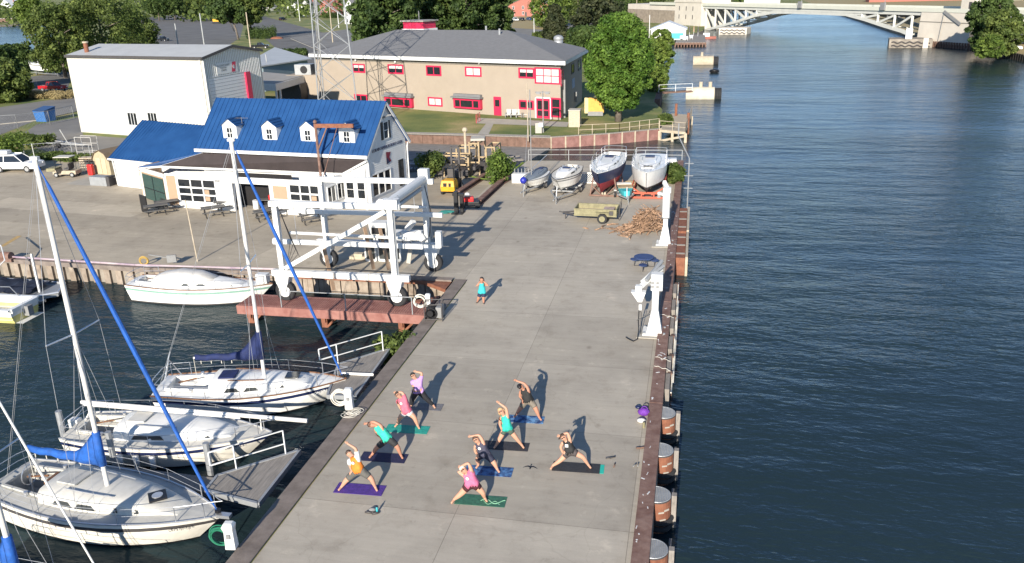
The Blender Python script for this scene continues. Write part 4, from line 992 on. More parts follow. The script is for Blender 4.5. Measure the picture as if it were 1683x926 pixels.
# ------------------------------------------------------------------ trees
rng = np.random.default_rng(11)
def leaves(name, m, parent, clumps, n, size, aspect=0.6, shell=0.55, droop=0.0):
    "n leaf quads scattered through the clumps: (centre, radii) each"
    C_ = np.array([c[0] for c in clumps]); Rr = np.array([c[1] for c in clumps])
    vol = Rr.prod(1)**(2/3); idx = rng.choice(len(clumps), n, p=vol/vol.sum())
    d = rng.normal(size=(n, 3)); d /= np.linalg.norm(d, axis=1)[:, None]
    r = shell+(1-shell)*rng.random(n)**.6; r *= 1+.12*rng.normal(size=n)
    P_ = C_[idx]+d*r[:, None]*Rr[idx]
    nr = d+rng.normal(size=(n, 3))*.75+np.array([0, 0, .35]); nr /= np.linalg.norm(nr, axis=1)[:, None]
    t_ = np.cross(nr, rng.normal(size=(n, 3))); t_ /= np.linalg.norm(t_, axis=1)[:, None]; s_ = np.cross(nr, t_)
    sz = size*(.6+.8*rng.random(n))[:, None]
    v = np.empty((n, 4, 3)); v[:, 0] = P_-t_*sz; v[:, 1] = P_-s_*sz*aspect+nr*sz*.15; v[:, 2] = P_+t_*sz; v[:, 3] = P_+s_*sz*aspect+nr*sz*.15
    v[:, :, 2] -= droop*sz*rng.random((n, 1))
    inv = np.array(wmat(parent).inverted()) if parent is not None else np.eye(4)
    v = v.reshape(-1, 3)@inv[:3, :3].T+inv[:3, 3]
    me = bpy.data.meshes.new(name); me.vertices.add(4*n); me.vertices.foreach_set('co', v.ravel())
    me.loops.add(4*n); me.loops.foreach_set('vertex_index', np.arange(4*n)); me.polygons.add(n)
    me.polygons.foreach_set('loop_start', np.arange(0, 4*n, 4)); me.polygons.foreach_set('loop_total', np.full(n, 4)); me.update(calc_edges=True)
    me.materials.append(M[m]); o = bpy.data.objects.new(name, me); COL.objects.link(o)
    if parent is not None: o.parent = parent
    return o
def ht(px, ytop): return hz(gp(*px), px[0], ytop)
def tree(label, base, h, r, m, n=6000, size=.35, z0=.15, kind='round', group=None, name='tree', trunk_r=None, nclump=52, cat='tree', lean=(0, 0)):
    r *= .93; base = Vector(base); t = thing(name, label, cat, base, 0, group)
    cl = []; zc0 = h*z0; H_ = h-zc0
    for i in range(nclump):
        f = (i+.5)/nclump
        if kind == 'round': prof = math.sin(PI*min(1, (f*.92+.06)))**.55
        elif kind == 'cone': prof = max(.08, (1-f)*1.02)
        elif kind == 'oval': prof = math.sin(PI*(f*.9+.08))**.7
        else: prof = 1.0
        a = i*2.39996+rng.random()*.6; rad = r*prof*(.45+.52*math.sqrt(rng.random()))
        z = zc0+H_*f
        cr_ = r*(.21 if kind != 'cone' else .2+.1*(1-f))*(.6+.8*rng.random())
        if kind == 'cone': rad = r*prof*.62
        zz = min(z, h-cr_*.7)
        if rad+cr_ > r*1.06: rad = r*1.06-cr_
        cl.append(((base.x+rad*math.cos(a)+lean[0]*f, base.y+rad*math.sin(a)+lean[1]*f, base.z+max(zz, cr_*.6)), (cr_, cr_, cr_*.75)))
    cl.append(((base.x+lean[0]*.5, base.y+lean[1]*.5, base.z+zc0+H_*.5), (r*.5, r*.5, H_*.36)))
    leaves('crown', m, t, cl, n, size)
    tr = trunk_r or max(.12, h*.022); b = MB()
    b.tube([base-Vector((0, 0, .2)), base+Vector((.1+lean[0]*.1, 0, h*.25)), base+Vector((-.1+lean[0]*.3, .1, h*.5)), base+Vector((lean[0]*.6, lean[1]*.6, h*.8))], [tr*1.3, tr, tr*.7, tr*.25], 8)
    for k in range(7):
        c = Vector(cl[int(len(cl)*(.15+.1*k))][0]); s0 = base+Vector((lean[0]*.2, 0, h*(.2+.07*k)))
        b.tube([s0, s0.lerp(c, .5)+Vector((0, 0, .2)), c], [tr*.5, tr*.3, tr*.1], 5)
    b.build('trunk', 'bark', t, smooth=True)
    return t
tree('large bright green maple on the lawn right of the station', gp(1016, 200), ht((1016, 200), 22), 4.5, 'leaf_maple', 60000, .17, z0=.17, kind='oval', nclump=150, trunk_r=.35)
tree('yellow green tree on the river bank right of the maple', gp(1085, 120), 8.0, 2.8, 'leaf_pale', 9000, .24, z0=.02)
tree('small shrubby tree just above the gangway on the bank', gp(1078, 150), 4.2, 2.2, 'leaf_pale', 4000, .2, z0=0)
# dense trees behind the station
bt = [((634, 116), 17, 8.5, 'leaf_dark', 'broad dark tree at the left of the trees behind the station'),
      ((652, 112), 20, 8, 'leaf_mid', 'mid green tree left of the red banded cupola'),
      ((700, 100), 19, 9, 'leaf_dark', 'dark tree directly behind the red banded cupola'),
      ((735, 98), 15, 6.5, 'leaf_mid', 'brighter rounded tree just right of the cupola'),
      ((770, 98), 22, 8.5, 'leaf_dark', 'tallest dark tree behind the middle of the station roof'),
      ((806, 92), 19, 7, 'leaf_dark', 'dark tree at the right end of the trees behind the roof')]
for p, h, r, m, lab in bt: tree(lab, gp(*p), h, r, m, 11000, .42, z0=.02, group='trees behind the station')
tree('brownish feathery conifer above the right end of the station roof', gp(912, 84), 11.5, 5.6, 'leaf_conifer', 12000, .34, z0=.03, kind='cone', nclump=46)
for p, h, r, m, lab, kd in (((905, 45), 17, 9, 'leaf_pale', 'light green tree behind the feathery conifer', 'round'), ((960, 100), 7.5, 4.8, 'leaf_dark', 'dark tree between the blue gazebo and the maple', 'round'),
        ((985, 85), 13, 8, 'leaf_conifer', 'dull green tree behind the maple to its left', 'round'), ((950, 34), 20, 12, 'leaf_mid', 'wide tree at the top edge left of the dark shade', 'round'),
        ((1000, 30), 20, 14, 'leaf_dark', 'dark spreading tree at the top edge above the maple', 'round'), ((1060, 16), 14, 13, 'leaf_mid', 'tree at the top edge left of the bridge pylon', 'round'), ((895, 82), 4.5, 4.2, 'leaf_mid', 'low rounded bush left of the feathery conifer', 'round')):
    tree(lab, gp(*p), h, r, m, 8000, .42, z0=.03, kind=kd, group='trees behind the maple')
# left side
lt = [((108, 128), ht((108, 128), 8), 7.5, 'leaf_mid', 'large loose green tree behind the left corner of the warehouse', .12), ((178, 118), ht((178, 118), -6), 10, 'leaf_mid', 'widest willow like tree behind the warehouse roof', .08),
      ((230, 96), ht((230, 96), 20), 7, 'leaf_mid', 'tree at the right of the willow like trees near the parking lot', .05), ((62, 90), ht((62, 90), -8), 4.5, 'leaf_pale', 'pale upright tree beside the lake gap', .5), ((6, 168), ht((6, 168), 96), 5.5, 'leaf_mid', 'big bush above the dry grass at the left edge', 0),
      ((-5, 150), ht((-5, 150), 76), 6, 'leaf_dark', 'dark bush at the left edge above the lake shore', 0), ((92, 100), ht((92, 100), 72), 5, 'leaf_mid', 'bush behind the white boat on its trailer', 0), ((30, 118), ht((30, 118), 72), 5, 'leaf_dark', 'darker shrub mass against the lake', 0)]
for p, h, r, m, lab, z0 in lt: tree(lab, gp(*p), h, r, m, 11000, .30, z0=z0, group='trees at the left', nclump=60)
mt = [((262, 34), 15, 10, 'leaf_dark', 'dark tree left of a group with pale trunks at the top', .3, 0), ((288, 33), 15, 9, 'leaf_dark', 'dark tree in the middle of the pale trunked group at the top', .3, 0), ((325, 30), 13, 10, 'leaf_mid', 'lighter tree right of the pale trunked group', .25, 0),
      ((392, 66), 15, 8, 'leaf_dark', 'leaning tree in front of the yellow digger', .42, -6), ((414, 64), 17, 7, 'leaf_mid', 'upright tree beside the tall utility pole', .35, 0), ((360, 26), 15, 10, 'leaf_mid', 'tree behind the leaning tree', .2, 0),
      ((440, 20), 14, 8, 'leaf_mid', 'street tree above the dark parked van', .3, 0), ((462, 12), 10, 6, 'leaf_mid', 'far street tree left of the white houses', .2, 0)]
for p, h, r, m, lab, z0, le in mt: tree(lab, gp(*p), h, r, m, 7000, .5, z0=z0, group='trees around the parking lot', lean=(le, 0))
# right bank
tree('large dark green tree against the bridge abutment on the right bank', gp(1624, 86), 11.5, 5.6, 'leaf_dark', 12000, .34, z0=.02, nclump=44)
tree('lighter green tree in front of the dark one on the right bank', gp(1642, 90), 9.0, 4.6, 'leaf_mid', 9000, .32, z0=.02)
tree('small yellow green shrub at the foot of the right bank trees', gp(1625, 95), 4.5, 3.0, 'leaf_pale', 3500, .25, z0=0, cat='shrub', name='shrub')
# shrubs near the yard
for p, h, r, m, lab in (((822, 296), 2.6, 1.6, 'leaf_pale', 'bright green bush beside the rusty beams on the lane'), ((712, 292), 2.4, 1.6, 'leaf_mid', 'bush right of the club house gable'),
        ((1110, 300), 1.6, 1.1, 'leaf_mid', 'weedy bush at the river end of the yard'), ((662, 560), 1.3, 1.2, 'leaf_mid', 'weeds growing on the basin side of the pier coping'), ((370, 100), 2.2, 7, 'palegrass', 'tall dry grass clump beside the parking lot'),
        ((15, 262), 3.0, 2.2, 'leaf_pale', 'yellow green bush behind the white suv'), ((40, 240), 1.5, 3.2, 'leaf_mid', 'overgrown weeds along the chain link fence'), ((100, 262), .7, 3.4, 'leaf_mid', 'weeds behind the golf cart'),
        ((480, 92), 2.2, 4, 'leaf_dark', 'low dark hedge at the corner of the street'), ((45, 162), 1.5, 9, 'palegrass', 'band of tall dry grass below the red pickup'), ((545, 30), 4, 5.5, 'leaf_dark', 'dark hedge in front of the red house'), ((1095, 205), 1.3, 1.0, 'leaf_mid', 'potted looking shrub behind the timber deck'), ((430, 64), 5, 5.2, 'leaf_dark', 'round dark reddish bush beside the utility pole')):
    b0 = gp(*p)
    if p[0] == 662: b0 = Vector((-14.4, 37.6, -1.3)); h = 1.5
    ob = thing('bush' if 'grass' not in lab else 'grass_clump', lab, 'bush' if 'grass' not in lab else 'grass', b0)
    cl = [((b0.x+r*.6*rng.normal()*.6, b0.y+(r if r < 3 else 1.5)*.45*rng.normal(), b0.z+h*(.25+.5*rng.random())), (r*.45, min(r, 2)*.45, h*.32)) for k in range(16)]
    if r >= 3: cl = [((b0.x+r*(2*k/24-1), b0.y+.6*rng.normal(), b0.z+h*(.3+.3*rng.random())), (r*.18, .9, h*.4)) for k in range(25)]
    gr = 'grass' in lab
    leaves('foliage', m, ob, cl, 3500 if r < 3 else (2200 if 'weeds' in lab else (12000 if gr else 6000)), .13 if r < 3 else (.26 if gr else .2), aspect=.12 if gr else .6)
    MB().tube([b0, b0+Vector((0, 0, h*.5))], .04, 5).tube([b0, b0+Vector((.3, .1, h*.45))], .03, 5).build('stem', 'bark', ob)
# far woods: a mass nobody could count
cl = []
for k in range(420):
    x = rng.uniform(-900, 1100); y = rng.uniform(600, 1400)
    cl.append(((x, y, 4+rng.random()*3), (16+8*rng.random(), 14, 6+4*rng.random())))
for k in range(60):
    cl.append(((rng.uniform(-500, -150), rng.uniform(480, 620), 4), (12, 10, 6)))
tag(leaves('distant_woods', 'leaf_mid', None, cl, 60000, 1.6), 'distant belt of trees beyond town and river', 'woods', kind='stuff')
# ------------------------------------------------------------------ town behind: houses, cars, poles
def house(label, px, py, w, d, h, rh, wallm, roofm, rz=0.0, name='house', cat='house', front_win=2, porch=None, group=None, storeys=2):
    c = gp(px, py); t = thing(name, label, cat, c, rz, group)
    def P_(x, y, z): return L(t, x, y, z)
    b = MB(); b.add([P_(-w/2, 0, -.01), P_(w/2, 0, -.01), P_(w/2, d, -.01), P_(-w/2, d, -.01), P_(-w/2, 0, h), P_(w/2, 0, h), P_(w/2, d, h), P_(-w/2, d, h), P_(0, 0, h+rh), P_(0, d, h+rh)],
                    [(0, 1, 5, 8, 4), (1, 2, 6, 5), (2, 3, 7, 9, 6), (3, 0, 4, 7)]); b.build('wall', wallm, t)
    b = MB(); e_ = .4
    b.slab([P_(-w/2-e_, -.4, h-.1), P_(0, -.4, h+rh+.15), P_(0, d+.4, h+rh+.15), P_(-w/2-e_, d+.4, h-.1)], .15); b.slab([P_(w/2+e_, -.4, h-.1), P_(0, -.4, h+rh+.15), P_(0, d+.4, h+rh+.15), P_(w/2+e_, d+.4, h-.1)], .15)
    b.build('roof', roofm, t)
    Wf = Wall(P_(-w/2, 0, 0), P_(w/2, 0, 0)); Ws = Wall(P_(w/2, 0, 0), P_(w/2, d, 0))
    for s_ in range(storeys):
        for k in range(front_win):
            u = w*(k+.5)/front_win; window(Wf, u-.45, u+.45, .9+2.8*s_, 2.3+2.8*s_, t, cols=1, rows=2, fw=.12)
        for k in range(2): u = d*(k+.5)/2; window(Ws, u-.45, u+.45, .9+2.8*s_, 2.3+2.8*s_, t, cols=1, rows=2, fw=.12)
    b = MB(); Wf.boxon(b, w*.42, w*.42+1, 0, 2.1, .06); b.build('door', 'trim', t)
    b = MB(); b.box(P_(w*.2, d*.6, h+rh*.8), (.8, .8, 2.2), rz=rz); b.build('chimney', 'brick', t)
    return t
house('two storey white house with grey roof right of the red house', 577, 40, 11, 12, 7.5, 4, 'white', 'shingle', R(-35))
house('red house with an orange brown porch behind the lattice mast', 535, 26, 9, 11, 6, 3.5, 'brick', 'brick', R(-25))
house('white house with a grey roof left of the red house', 503, 22, 10, 10, 5.5, 3.5, 'white', 'shingle', R(-25))
house('low white garage house at the end of the street', 482, 17, 12, 9, 3.6, 3, 'white', 'shingle', R(-10), storeys=1)
house('small white house behind the street trees', 437, 18, 10, 9, 3.4, 2.6, 'whitecar', 'shingle', R(-15), storeys=1)
house('red brick house with a grey roof at the top centre', 868, 27, 22, 12, 6, 4, 'brick', 'shingle', R(-8), front_win=4)
house('white gabled lakeside building across the water', 12, 24, 16, 14, 9, 6, 'white', 'whitecar', R(-8), storeys=2)
house('smaller white gabled lakeside building beside the larger one', 30, 25, 10, 12, 7, 4.5, 'white', 'whitecar', R(-8))
# lakeside quay
a, c = gp(-30, 37), gp(40, 36); t = thing('lakeside_quay', 'brown quay wall below the white lakeside buildings', 'wall', a.lerp(c, .5)); b = MB(); b.bar(a+Vector((0, 0, .5)), c+Vector((0, 0, .5)), 2, 3.4); b.build('wall', 'brownwood', t); b = MB(); b.bar(a+Vector((0, 2, 2.4)), c+Vector((0, 2, 2.4)), 3, .5); b.build('deck', 'paleroof', t)

def far_bank_house(label, px, py, w, d, h, rh, wallm, rz=0): return house(label, px, py, w, d, h, rh, wallm, 'shingle', rz, front_win=4)
for lab, x, Y, w, h, m in (('long red brick building beyond the bridge', 130, 560, 60, 5.5, 'brick'), ('white building beyond the bridge deck on the right', 178, 545, 26, 10, 'white'), ('white low building beyond the bridge near the centre', 40, 585, 22, 7, 'white')):
    t = thing('building', lab, 'building', (x, Y, 0)); b = MB(); b.box(L(t, 0, 6, h/2), (w, 12, h)); b.build('wall', m, t); b = MB(); b.box(L(t, 0, 6, h+.2), (w+1, 13, .4)); b.build('roof', 'shingle', t)
    Wf = Wall((x-w/2, Y, 0), (x+w/2, Y, 0)); 
    for k in range(int(w/4)): window(Wf, 1.5+4*k, 3+4*k, h-3.5, h-1.8, t, cols=1, fw=.15)

def wheel(mb_t, mb_r, p, r, w, axis):
    mb_t.tube([p-axis*w/2, p-axis*w*.36, p+axis*w*.36, p+axis*w/2], [r*.9, r, r, r*.9], 18)
    mb_r.tube([p-axis*(w/2+.012), p+axis*(w/2+.012)], r*.58, 14)
def car(label, px, py, rz, body, kind='sedan', group=None, cat='car', lng=4.5, name='parked_car', loc=None):
    c = gp(px, py) if loc is None else Vector(loc); t = thing(name, label, cat, c, rz, group)
    W_ = 1.8; prof_body = {'sedan': [(0, .35), (0, .75), (.25, .9), (1.1, .95), (3.2, .95), (4.4, .85), (4.5, .6), (4.5, .35)],
        'suv': [(0, .4), (0, .95), (.2, 1.05), (3.4, 1.08), (4.75, .95), (4.85, .7), (4.85, .4)], 'van': [(0, .4), (0, 1.1), (3.6, 1.1), (4.7, .95), (4.8, .4)], 'pickup': [(0, .5), (0, 1.05), (3.4, 1.08), (5.1, 1.05), (5.3, .9), (5.35, .5)]}[kind]
    prof_cab = {'sedan': [(.7, .93), (1.25, 1.38), (2.5, 1.42), (3.4, .95)], 'suv': [(.05, 1.05), (.3, 1.68), (2.7, 1.72), (3.55, 1.07)], 'van': [(.05, 1.1), (.2, 1.85), (2.8, 1.85), (3.7, 1.1)], 'pickup': [(1.9, 1.06), (2.05, 1.72), (3.2, 1.74), (3.9, 1.07)]}[kind]
    ln = prof_body[-1][0]; x0 = -ln/2
    def loft_prof(prof, hw, ins=0.0):
        b = MB(); secs = []
        for s_, k_ in ((-1, .9), (-1, 1), (1, 1), (1, .9)):
            pass
        n = len(prof)
        A_ = [L(t, x0+x, -hw, z) for x, z in prof]; 
        T_ = []
        for sgn in (-1, -.96, .96, 1):
            sec = []
            for x, z in prof:
                f = 1 if abs(sgn) < 1 else .985
                hwz = hw-(max(0, z-.95)*ins)
                sec.append(L(t, x0+ln/2+(x-ln/2)*f, sgn*hwz, z if f == 1 else z-.02))
            T_.append(sec)
        b.loft(T_, closed=True); return b
    loft_prof(prof_body, W_/2).build('body', body, t, smooth=False)
    loft_prof(prof_cab, W_/2-.06, .28).build('cabin', 'glass', t)
    # roof panel and pillars in body colour
    b = MB(); r_ = [p for p in prof_cab if p[1] > 1.3]
    b.box(L(t, x0+(r_[0][0]+r_[1][0])/2, 0, r_[0][1]+.03), (r_[1][0]-r_[0][0]+.1, (W_/2-.2)*2, .05), rz=rz)
    for sy in (-1, 1):
        for (xa, za), (xb, zb) in zip(prof_cab, prof_cab[1:]):
            ya = W_/2-.05-max(0, za-.95)*.28; yb = W_/2-.05-max(0, zb-.95)*.28
            b.bar(L(t, x0+xa, sy*ya, za), L(t, x0+xb, sy*yb, zb), .07, .07)
        xm = (r_[0][0]+r_[1][0])/2; b.bar(L(t, x0+xm, sy*(W_/2-.05), 1.0), L(t, x0+xm, sy*(W_/2-.26), r_[0][1]), .08, .05)
        if kind == 'suv': b.bar(L(t, x0+.35, sy*.6, 1.78), L(t, x0+2.7, sy*.6, 1.78), .05, .05)
    b.build('roof', body, t)
    ax = wmat(t).to_3x3() @ Vector((0, 1, 0))
    for wx in (ln*.19, ln*.81):
        for sy in (-1, 1):
            a_ = MB(); r2 = MB(); wheel(a_, r2, L(t, x0+wx, sy*(W_/2-.1), .34), .34 if kind in ('sedan',) else .38, .22, ax)
            w_ = a_.build('wheel', 'rubber', t); r2.build('rim', 'rim', w_)
    for nm, xx, mm_ in (('headlight', ln-.02, 'whitecar'), ('tail_light', .02, 'red')):
        for sy in (-1, 1): MB().box(L(t, x0+xx, sy*.65, .8), (.08, .3, .14), rz=rz).build(nm, mm_, t)
    return t
suv = car('white suv with roof rack and box parked left of the golf cart', 32, 281, R(6), 'whitecar', 'suv')
b = MB(); b.box(L(suv, -1.3, 0, 1.98), (1.3, .8, .34), rz=R(6)); b.build('roof_box', 'white', suv, bevel=.08)
car('bright red pickup truck parked above the dry grass', 88, 150, R(-4), 'carred', 'pickup', cat='pickup truck', name='pickup_truck')
car('dark pickup parked beside the utility pole', 428, 80, R(20), 'blackcar', 'pickup', cat='pickup truck', name='pickup_truck')
car('dark van stopped on the street', 465, 34, R(75), 'blackcar', 'van')
car('white car parked before the white houses', 500, 28, R(10), 'whitecar', 'sedan')
car('dark pickup towing at the left of the parking lot', 268, 68, R(-10), 'blackcar', 'pickup', cat='pickup truck', name='pickup_truck')
car('dark car at the far end of the parking lot', 390, 36, R(0), 'blackcar', 'suv')
for i, (px, lab, m) in enumerate(((847, 'white car leftmost of the row on dry grass', 'whitecar'), (858, 'dark car next to the white one on dry grass', 'blackcar'), (870, 'dark car rightmost of the row on dry grass', 'bluecar'))):
    car(lab, px, 35-.6*i, R(-60), m, 'suv' if i == 0 else 'sedan', group='cars parked in a row on the dry grass')
car('black car parked in front of the red brick house', 885, 29, R(0), 'blackcar', 'suv')
for i, px in enumerate((1066, 1076)):
    car(('dark car parked by the bridge pylon, the left of two', 'blue car parked by the bridge pylon, the right of two')[i], px, 20, R(0), ('blackcar', 'bluecar')[i], 'sedan', group='cars by the bridge')
car('white car leaving under the viaduct at the right edge', 1681, 71, R(0), 'whitecar', 'sedan')
car('white pickup parked beside the right bank trees', 1656, 84, R(-10), 'whitecar', 'pickup', cat='pickup truck', name='pickup_truck')
# digger
c = gp(357, 39); t = thing('digger', 'yellow excavator in the parking lot', 'digger', c)
b = MB(); b.box(L(t, 0, 0, .5), (4, 3, 1)); b.build('tracks', 'black', t)
b = MB(); b.box(L(t, 0, 0, 1.8), (3.6, 2.6, 1.5)); b.box(L(t, -.6, .2, 2.8), (1.4, 1.4, 1.2)); b.build('body', 'yellow', t)
b = MB(); b.bar(L(t, 1.2, 0, 2.2), L(t, 4.5, 0, 4.2), .5); b.bar(L(t, 4.5, 0, 4.2), L(t, 6.5, 0, 1.2), .4); b.build('arm', 'yellow', t)
# dumpster
c = gp(76, 199); t = thing('dumpster', 'blue waste container behind the chain link fence', 'dumpster', c, R(-10))
b = MB(); b.add([L(t, *p) for p in ((-1, -.8, 0), (1, -.8, 0), (1, .8, 0), (-1, .8, 0), (-1.1, -1, 1.5), (1.1, -1, 1.5), (1.1, 1, 1.9), (-1.1, 1, 1.9))], [(0, 3, 2, 1), (4, 5, 6, 7), (0, 1, 5, 4), (1, 2, 6, 5), (2, 3, 7, 6), (3, 0, 4, 7)])
b.build('bin', mat('dumpster_blue', (0.03, 0.12, 0.33), .6), t); b = MB(); b.slab([L(t, -1.15, -1.05, 1.6), L(t, 1.15, -1.05, 1.6), L(t, 1.15, 1.05, 2.0), L(t, -1.15, 1.05, 2.0)], .08); b.build('lid', 'bluecar', t)
# utility poles
def pole(label, px, py, h, r=.14, m='tanwood', name='utility_pole', arm=None, group=None, lean=(0, 0), cat='pole'):
    c = gp(px, py); t = thing(name, label, cat, c, 0, group)
    MB().tube([c-Vector((0, 0, .3)), c+Vector((lean[0], lean[1], h))], r, 8, r2=r*.75).build('shaft', m, t)
    if arm:
        b = MB(); tp = c+Vector((lean[0], lean[1], h-.15)); b.bar(tp-Vector((arm, 0, 0)), tp+Vector((arm, 0, 0)), .1, .12); b.box(tp+Vector((arm*.6, 0, -.15)), (.5, .25, .18)); b.box(tp-Vector((arm*.6, 0, .15)), (.5, .25, .18)); b.build('crossarm', 'grey', t)
    return t
def hpx(px, py, py2): return hz(gp(px, py), px, py2)
pole('pale pole standing behind the warehouse roof, the shorter of two', 295, 88, 8.5, .22, 'galv')
pole('pale pole standing behind the warehouse roof, the taller of two', 338, 90, hpx(338, 90, 22), .22, 'galv')
pole('tall utility pole beside the dark pickup', 413, 88, hpx(413, 88, 20), .2)
for px, py, py2, lab in ((493, 35, -5, 'white pole before the white houses'), (523, 46, -10, 'dark pole left of the red house'), (547, 70, 10, 'slim pole on the corner lawn'), (557, 46, 18, 'short white post on the lawn corner'), (878, 62, 30, 'white lamp pole behind the station roof'), (917, 16, 0, 'far lamp pole at the top edge'), (912, 60, 48, 'short lamp beside the feathery conifer'), (1046, 30, -8, 'tall pole above the maple'), (1067, 62, 25, 'white lamp pole right of the maple top')):
    pole(lab, px, py, max(2, hpx(px, py, py2)), .12 if py2 > 20 else .18, 'whitecar' if 'white' in lab or 'lamp' in lab else 'tanwood', name='lamp_post' if 'lamp' in lab else 'utility_pole')
pole('dark lamp pole with twin heads in front of the station doors', 893, 218, 4.9, .09, 'grey', name='lamp_post', arm=.9, cat='lamp post')
pole('slim dark pole left of the twin headed lamp', 868, 228, 6.3, .07, 'tanwood')
pole('thin rusty pole standing before the leftmost garage door', 325, 430, 4.2, .05, 'tanwood', lean=(-.25, .1))
# gazebo with blue roof
c = gp(944, 78); t = thing('gazebo', 'small shelter with a pointed blue roof right of the conifer', 'gazebo', c)
b = MB(); b.add([L(t, x, y, 2.6) for x, y in ((-3, -2.5), (3, -2.5), (3, 2.5), (-3, 2.5))]+[L(t, 0, 0, 4.4)], [(0, 1, 4), (1, 2, 4), (2, 3, 4), (3, 0, 4), (3, 2, 1, 0)]); b.build('roof', mat('blue_roof', (0.05, 0.16, 0.38), .6), t)
for x, y in ((-2.5, -2), (2.5, -2), (2.5, 2), (-2.5, 2)): MB().box(L(t, x, y, 1.3), (.25, .25, 2.6)).build('post', 'white', t)
MB().box(L(t, 0, 1.8, .55), (4.5, .2, 1.1)).build('rail', 'trim', t)
# orange sand mound, white boat hull on street etc.
c = gp(455, 64); tag(MB().ball(c, 1.6, 12, sc=(1.6, 1, .5)).build('earth_mound', 'rustred', smooth=True), 'orange earth mound beside the street', 'mound')

# ------------------------------------------------------------------ dock house area by the bridge
c = gp(1098, 66); t = thing('dock_house', 'small white gabled building on the river dock below the bridge pylon', 'house', c, R(0))
w_ = 10; d_ = 10
b = MB(); b.add([L(t, *p) for p in ((-w_/2, 0, 0), (w_/2, 0, 0), (w_/2, d_, 0), (-w_/2, d_, 0), (-w_/2, 0, 3), (w_/2, 0, 3), (w_/2, d_, 3), (-w_/2, d_, 3), (0, 0, 4.8), (0, d_, 4.8))], [(0, 1, 5, 8, 4), (1, 2, 6, 5), (2, 3, 7, 9, 6), (3, 0, 4, 7)]); b.build('wall', 'white', t)
b = MB(); b.slab([L(t, -5.4, -.5, 2.95), L(t, 0, -.5, 5), L(t, 0, 10.5, 5), L(t, -5.4, 10.5, 2.95)], .15); b.slab([L(t, 5.4, -.5, 2.95), L(t, 0, -.5, 5), L(t, 0, 10.5, 5), L(t, 5.4, 10.5, 2.95)], .15); b.build('roof', 'white', t)
b = MB(); b.box(L(t, 2.6, -.06, 1.1), (3.4, .1, 1.6)); b.build('turquoise_panel', 'turq', t); b = MB(); b.box(L(t, -.5, -.06, 1.7), (.8, .1, .8)); b.build('window', 'glass', t)
a, c = gp(1110, 71, -.1), gp(1160, 72, -.1)
t = thing('river_dock', 'square timber dock beside the white dock house', 'dock', a.lerp(c, .5)); b = MB(); yy2 = a.y+34
b.prism([(a.x, a.y), (c.x, a.y), (c.x, yy2), (a.x, yy2)], -.3, 0.02); b.build('deck', 'wood', t)
b = MB()
for i in range(11): b.box((a.x+(c.x-a.x)*i/10, a.y-.1, -1.2), (.35, .35, 2.4))
b.bar((a.x, a.y-.05, -.35), (c.x, a.y-.05, -.35), .3, .5); b.build('pile', 'brownwood', t)
for k, (px, py, lab) in enumerate(((1120, 66, 'white chair on the river dock nearest the house'), (1128, 67, 'white chair in the middle of the river dock'), (1136, 65, 'white chair at the river side of the dock'))):
    c = gp(px, py); t = thing('deck_chair', lab, 'chair', c+Vector((0, 0, .02)), group='white chairs on the river dock')
    MB().box(L(t, 0, 0, .4), (.9, .9, .1)).build('seat', 'white', t); MB().box(L(t, 0, .45, .75), (.9, .1, .8)).build('backrest', 'white', t)
    for sx in (-1, 1): MB().box(L(t, sx*.35, 0, .18), (.08, .7, .36)).build('leg', 'white', t)
for k in range(5):
    c = gp(1119+7*k, 60-(k % 2)); t = thing('parasol', ('folded dark parasol nearest the dock house', 'folded parasol second from the dock house', 'folded parasol in the middle of the river dock', 'folded parasol second from the pylon', 'folded dark parasol nearest the pylon')[k], 'parasol', c+Vector((0, 0, .02)), group='folded parasols on the river dock')
    MB().tube([L(t, 0, 0, 0), L(t, 0, 0, 3)], .06, 5).build('pole', 'white', t); MB().tube([L(t, 0, 0, 1.2), L(t, 0, 0, 2.9)], .28, 7, r2=.08).build('canopy', ('trim', 'tan')[k % 2], t)
c = gp(1163, 64, WZ); t = thing('workboat', 'small red and white boat moored behind the river dock', 'boat', c)
b = MB(); secs = [[L(t, x, sy*hw, z) for sy, z in ((-1, .7), (-.8, -.3), (.8, -.3), (1, .7))] for x, hw in ((-2.5, 1.0), (0, 1.1), (1.6, .8), (2.6, .1))]; b.loft(secs, closed=True); b.build('hull', 'brick', t)
b = MB(); b.box(L(t, -.4, 0, 1.2), (2.0, 1.5, 1.1)); b.build('cabin', 'white', t)
# mooring cylinders
def moor(label, x0, y0, x1, y1, topposts, rustend):
    a, c = gp(x0, y0, WZ), gp(x1, y1, WZ); r = 1.25; t = thing('mooring_cylinder', label, 'mooring', a.lerp(c, .5), group='old cylindrical mooring cells in the river')
    b = MB(); a2 = Vector((a.x, a.y+r, WZ+.55)); c2 = Vector((a.x+(c.x-a.x), a.y+r, WZ+.55)); b.tube([a2, a2.lerp(c2, .78)], r, 22); b.build('drum', 'tanwood' if not rustend else mat('stained_white_drum', (0.42, 0.37, 0.28), .8, c2=(.6, .56, .48), scale=.7), t, smooth=False)
    b = MB(); b.tube([a2.lerp(c2, .78), a2.lerp(c2, .97)], r*.85, 14); 
    for k in range(3): b.torus(a2.lerp(c2, .82+.06*k), r*.8, .18, 16, 5, rot=Euler((0, PI/2, 0)))
    b.build('tyre_fender', 'rubber', t)
    for f in topposts:
        p = a2.lerp(c2, f); MB().cyl(p+Vector((0, 0, r+.35)), .28, .9, 10).build('bollard', 'tanwood', t)
moor('larger pale cylinder afloat on the river beyond the timber deck', 1127, 164, 1187, 163, (.4, .66), True)
moor('smaller tan cylinder afloat farther up the river', 1139, 107, 1182, 107, (.33,), False)
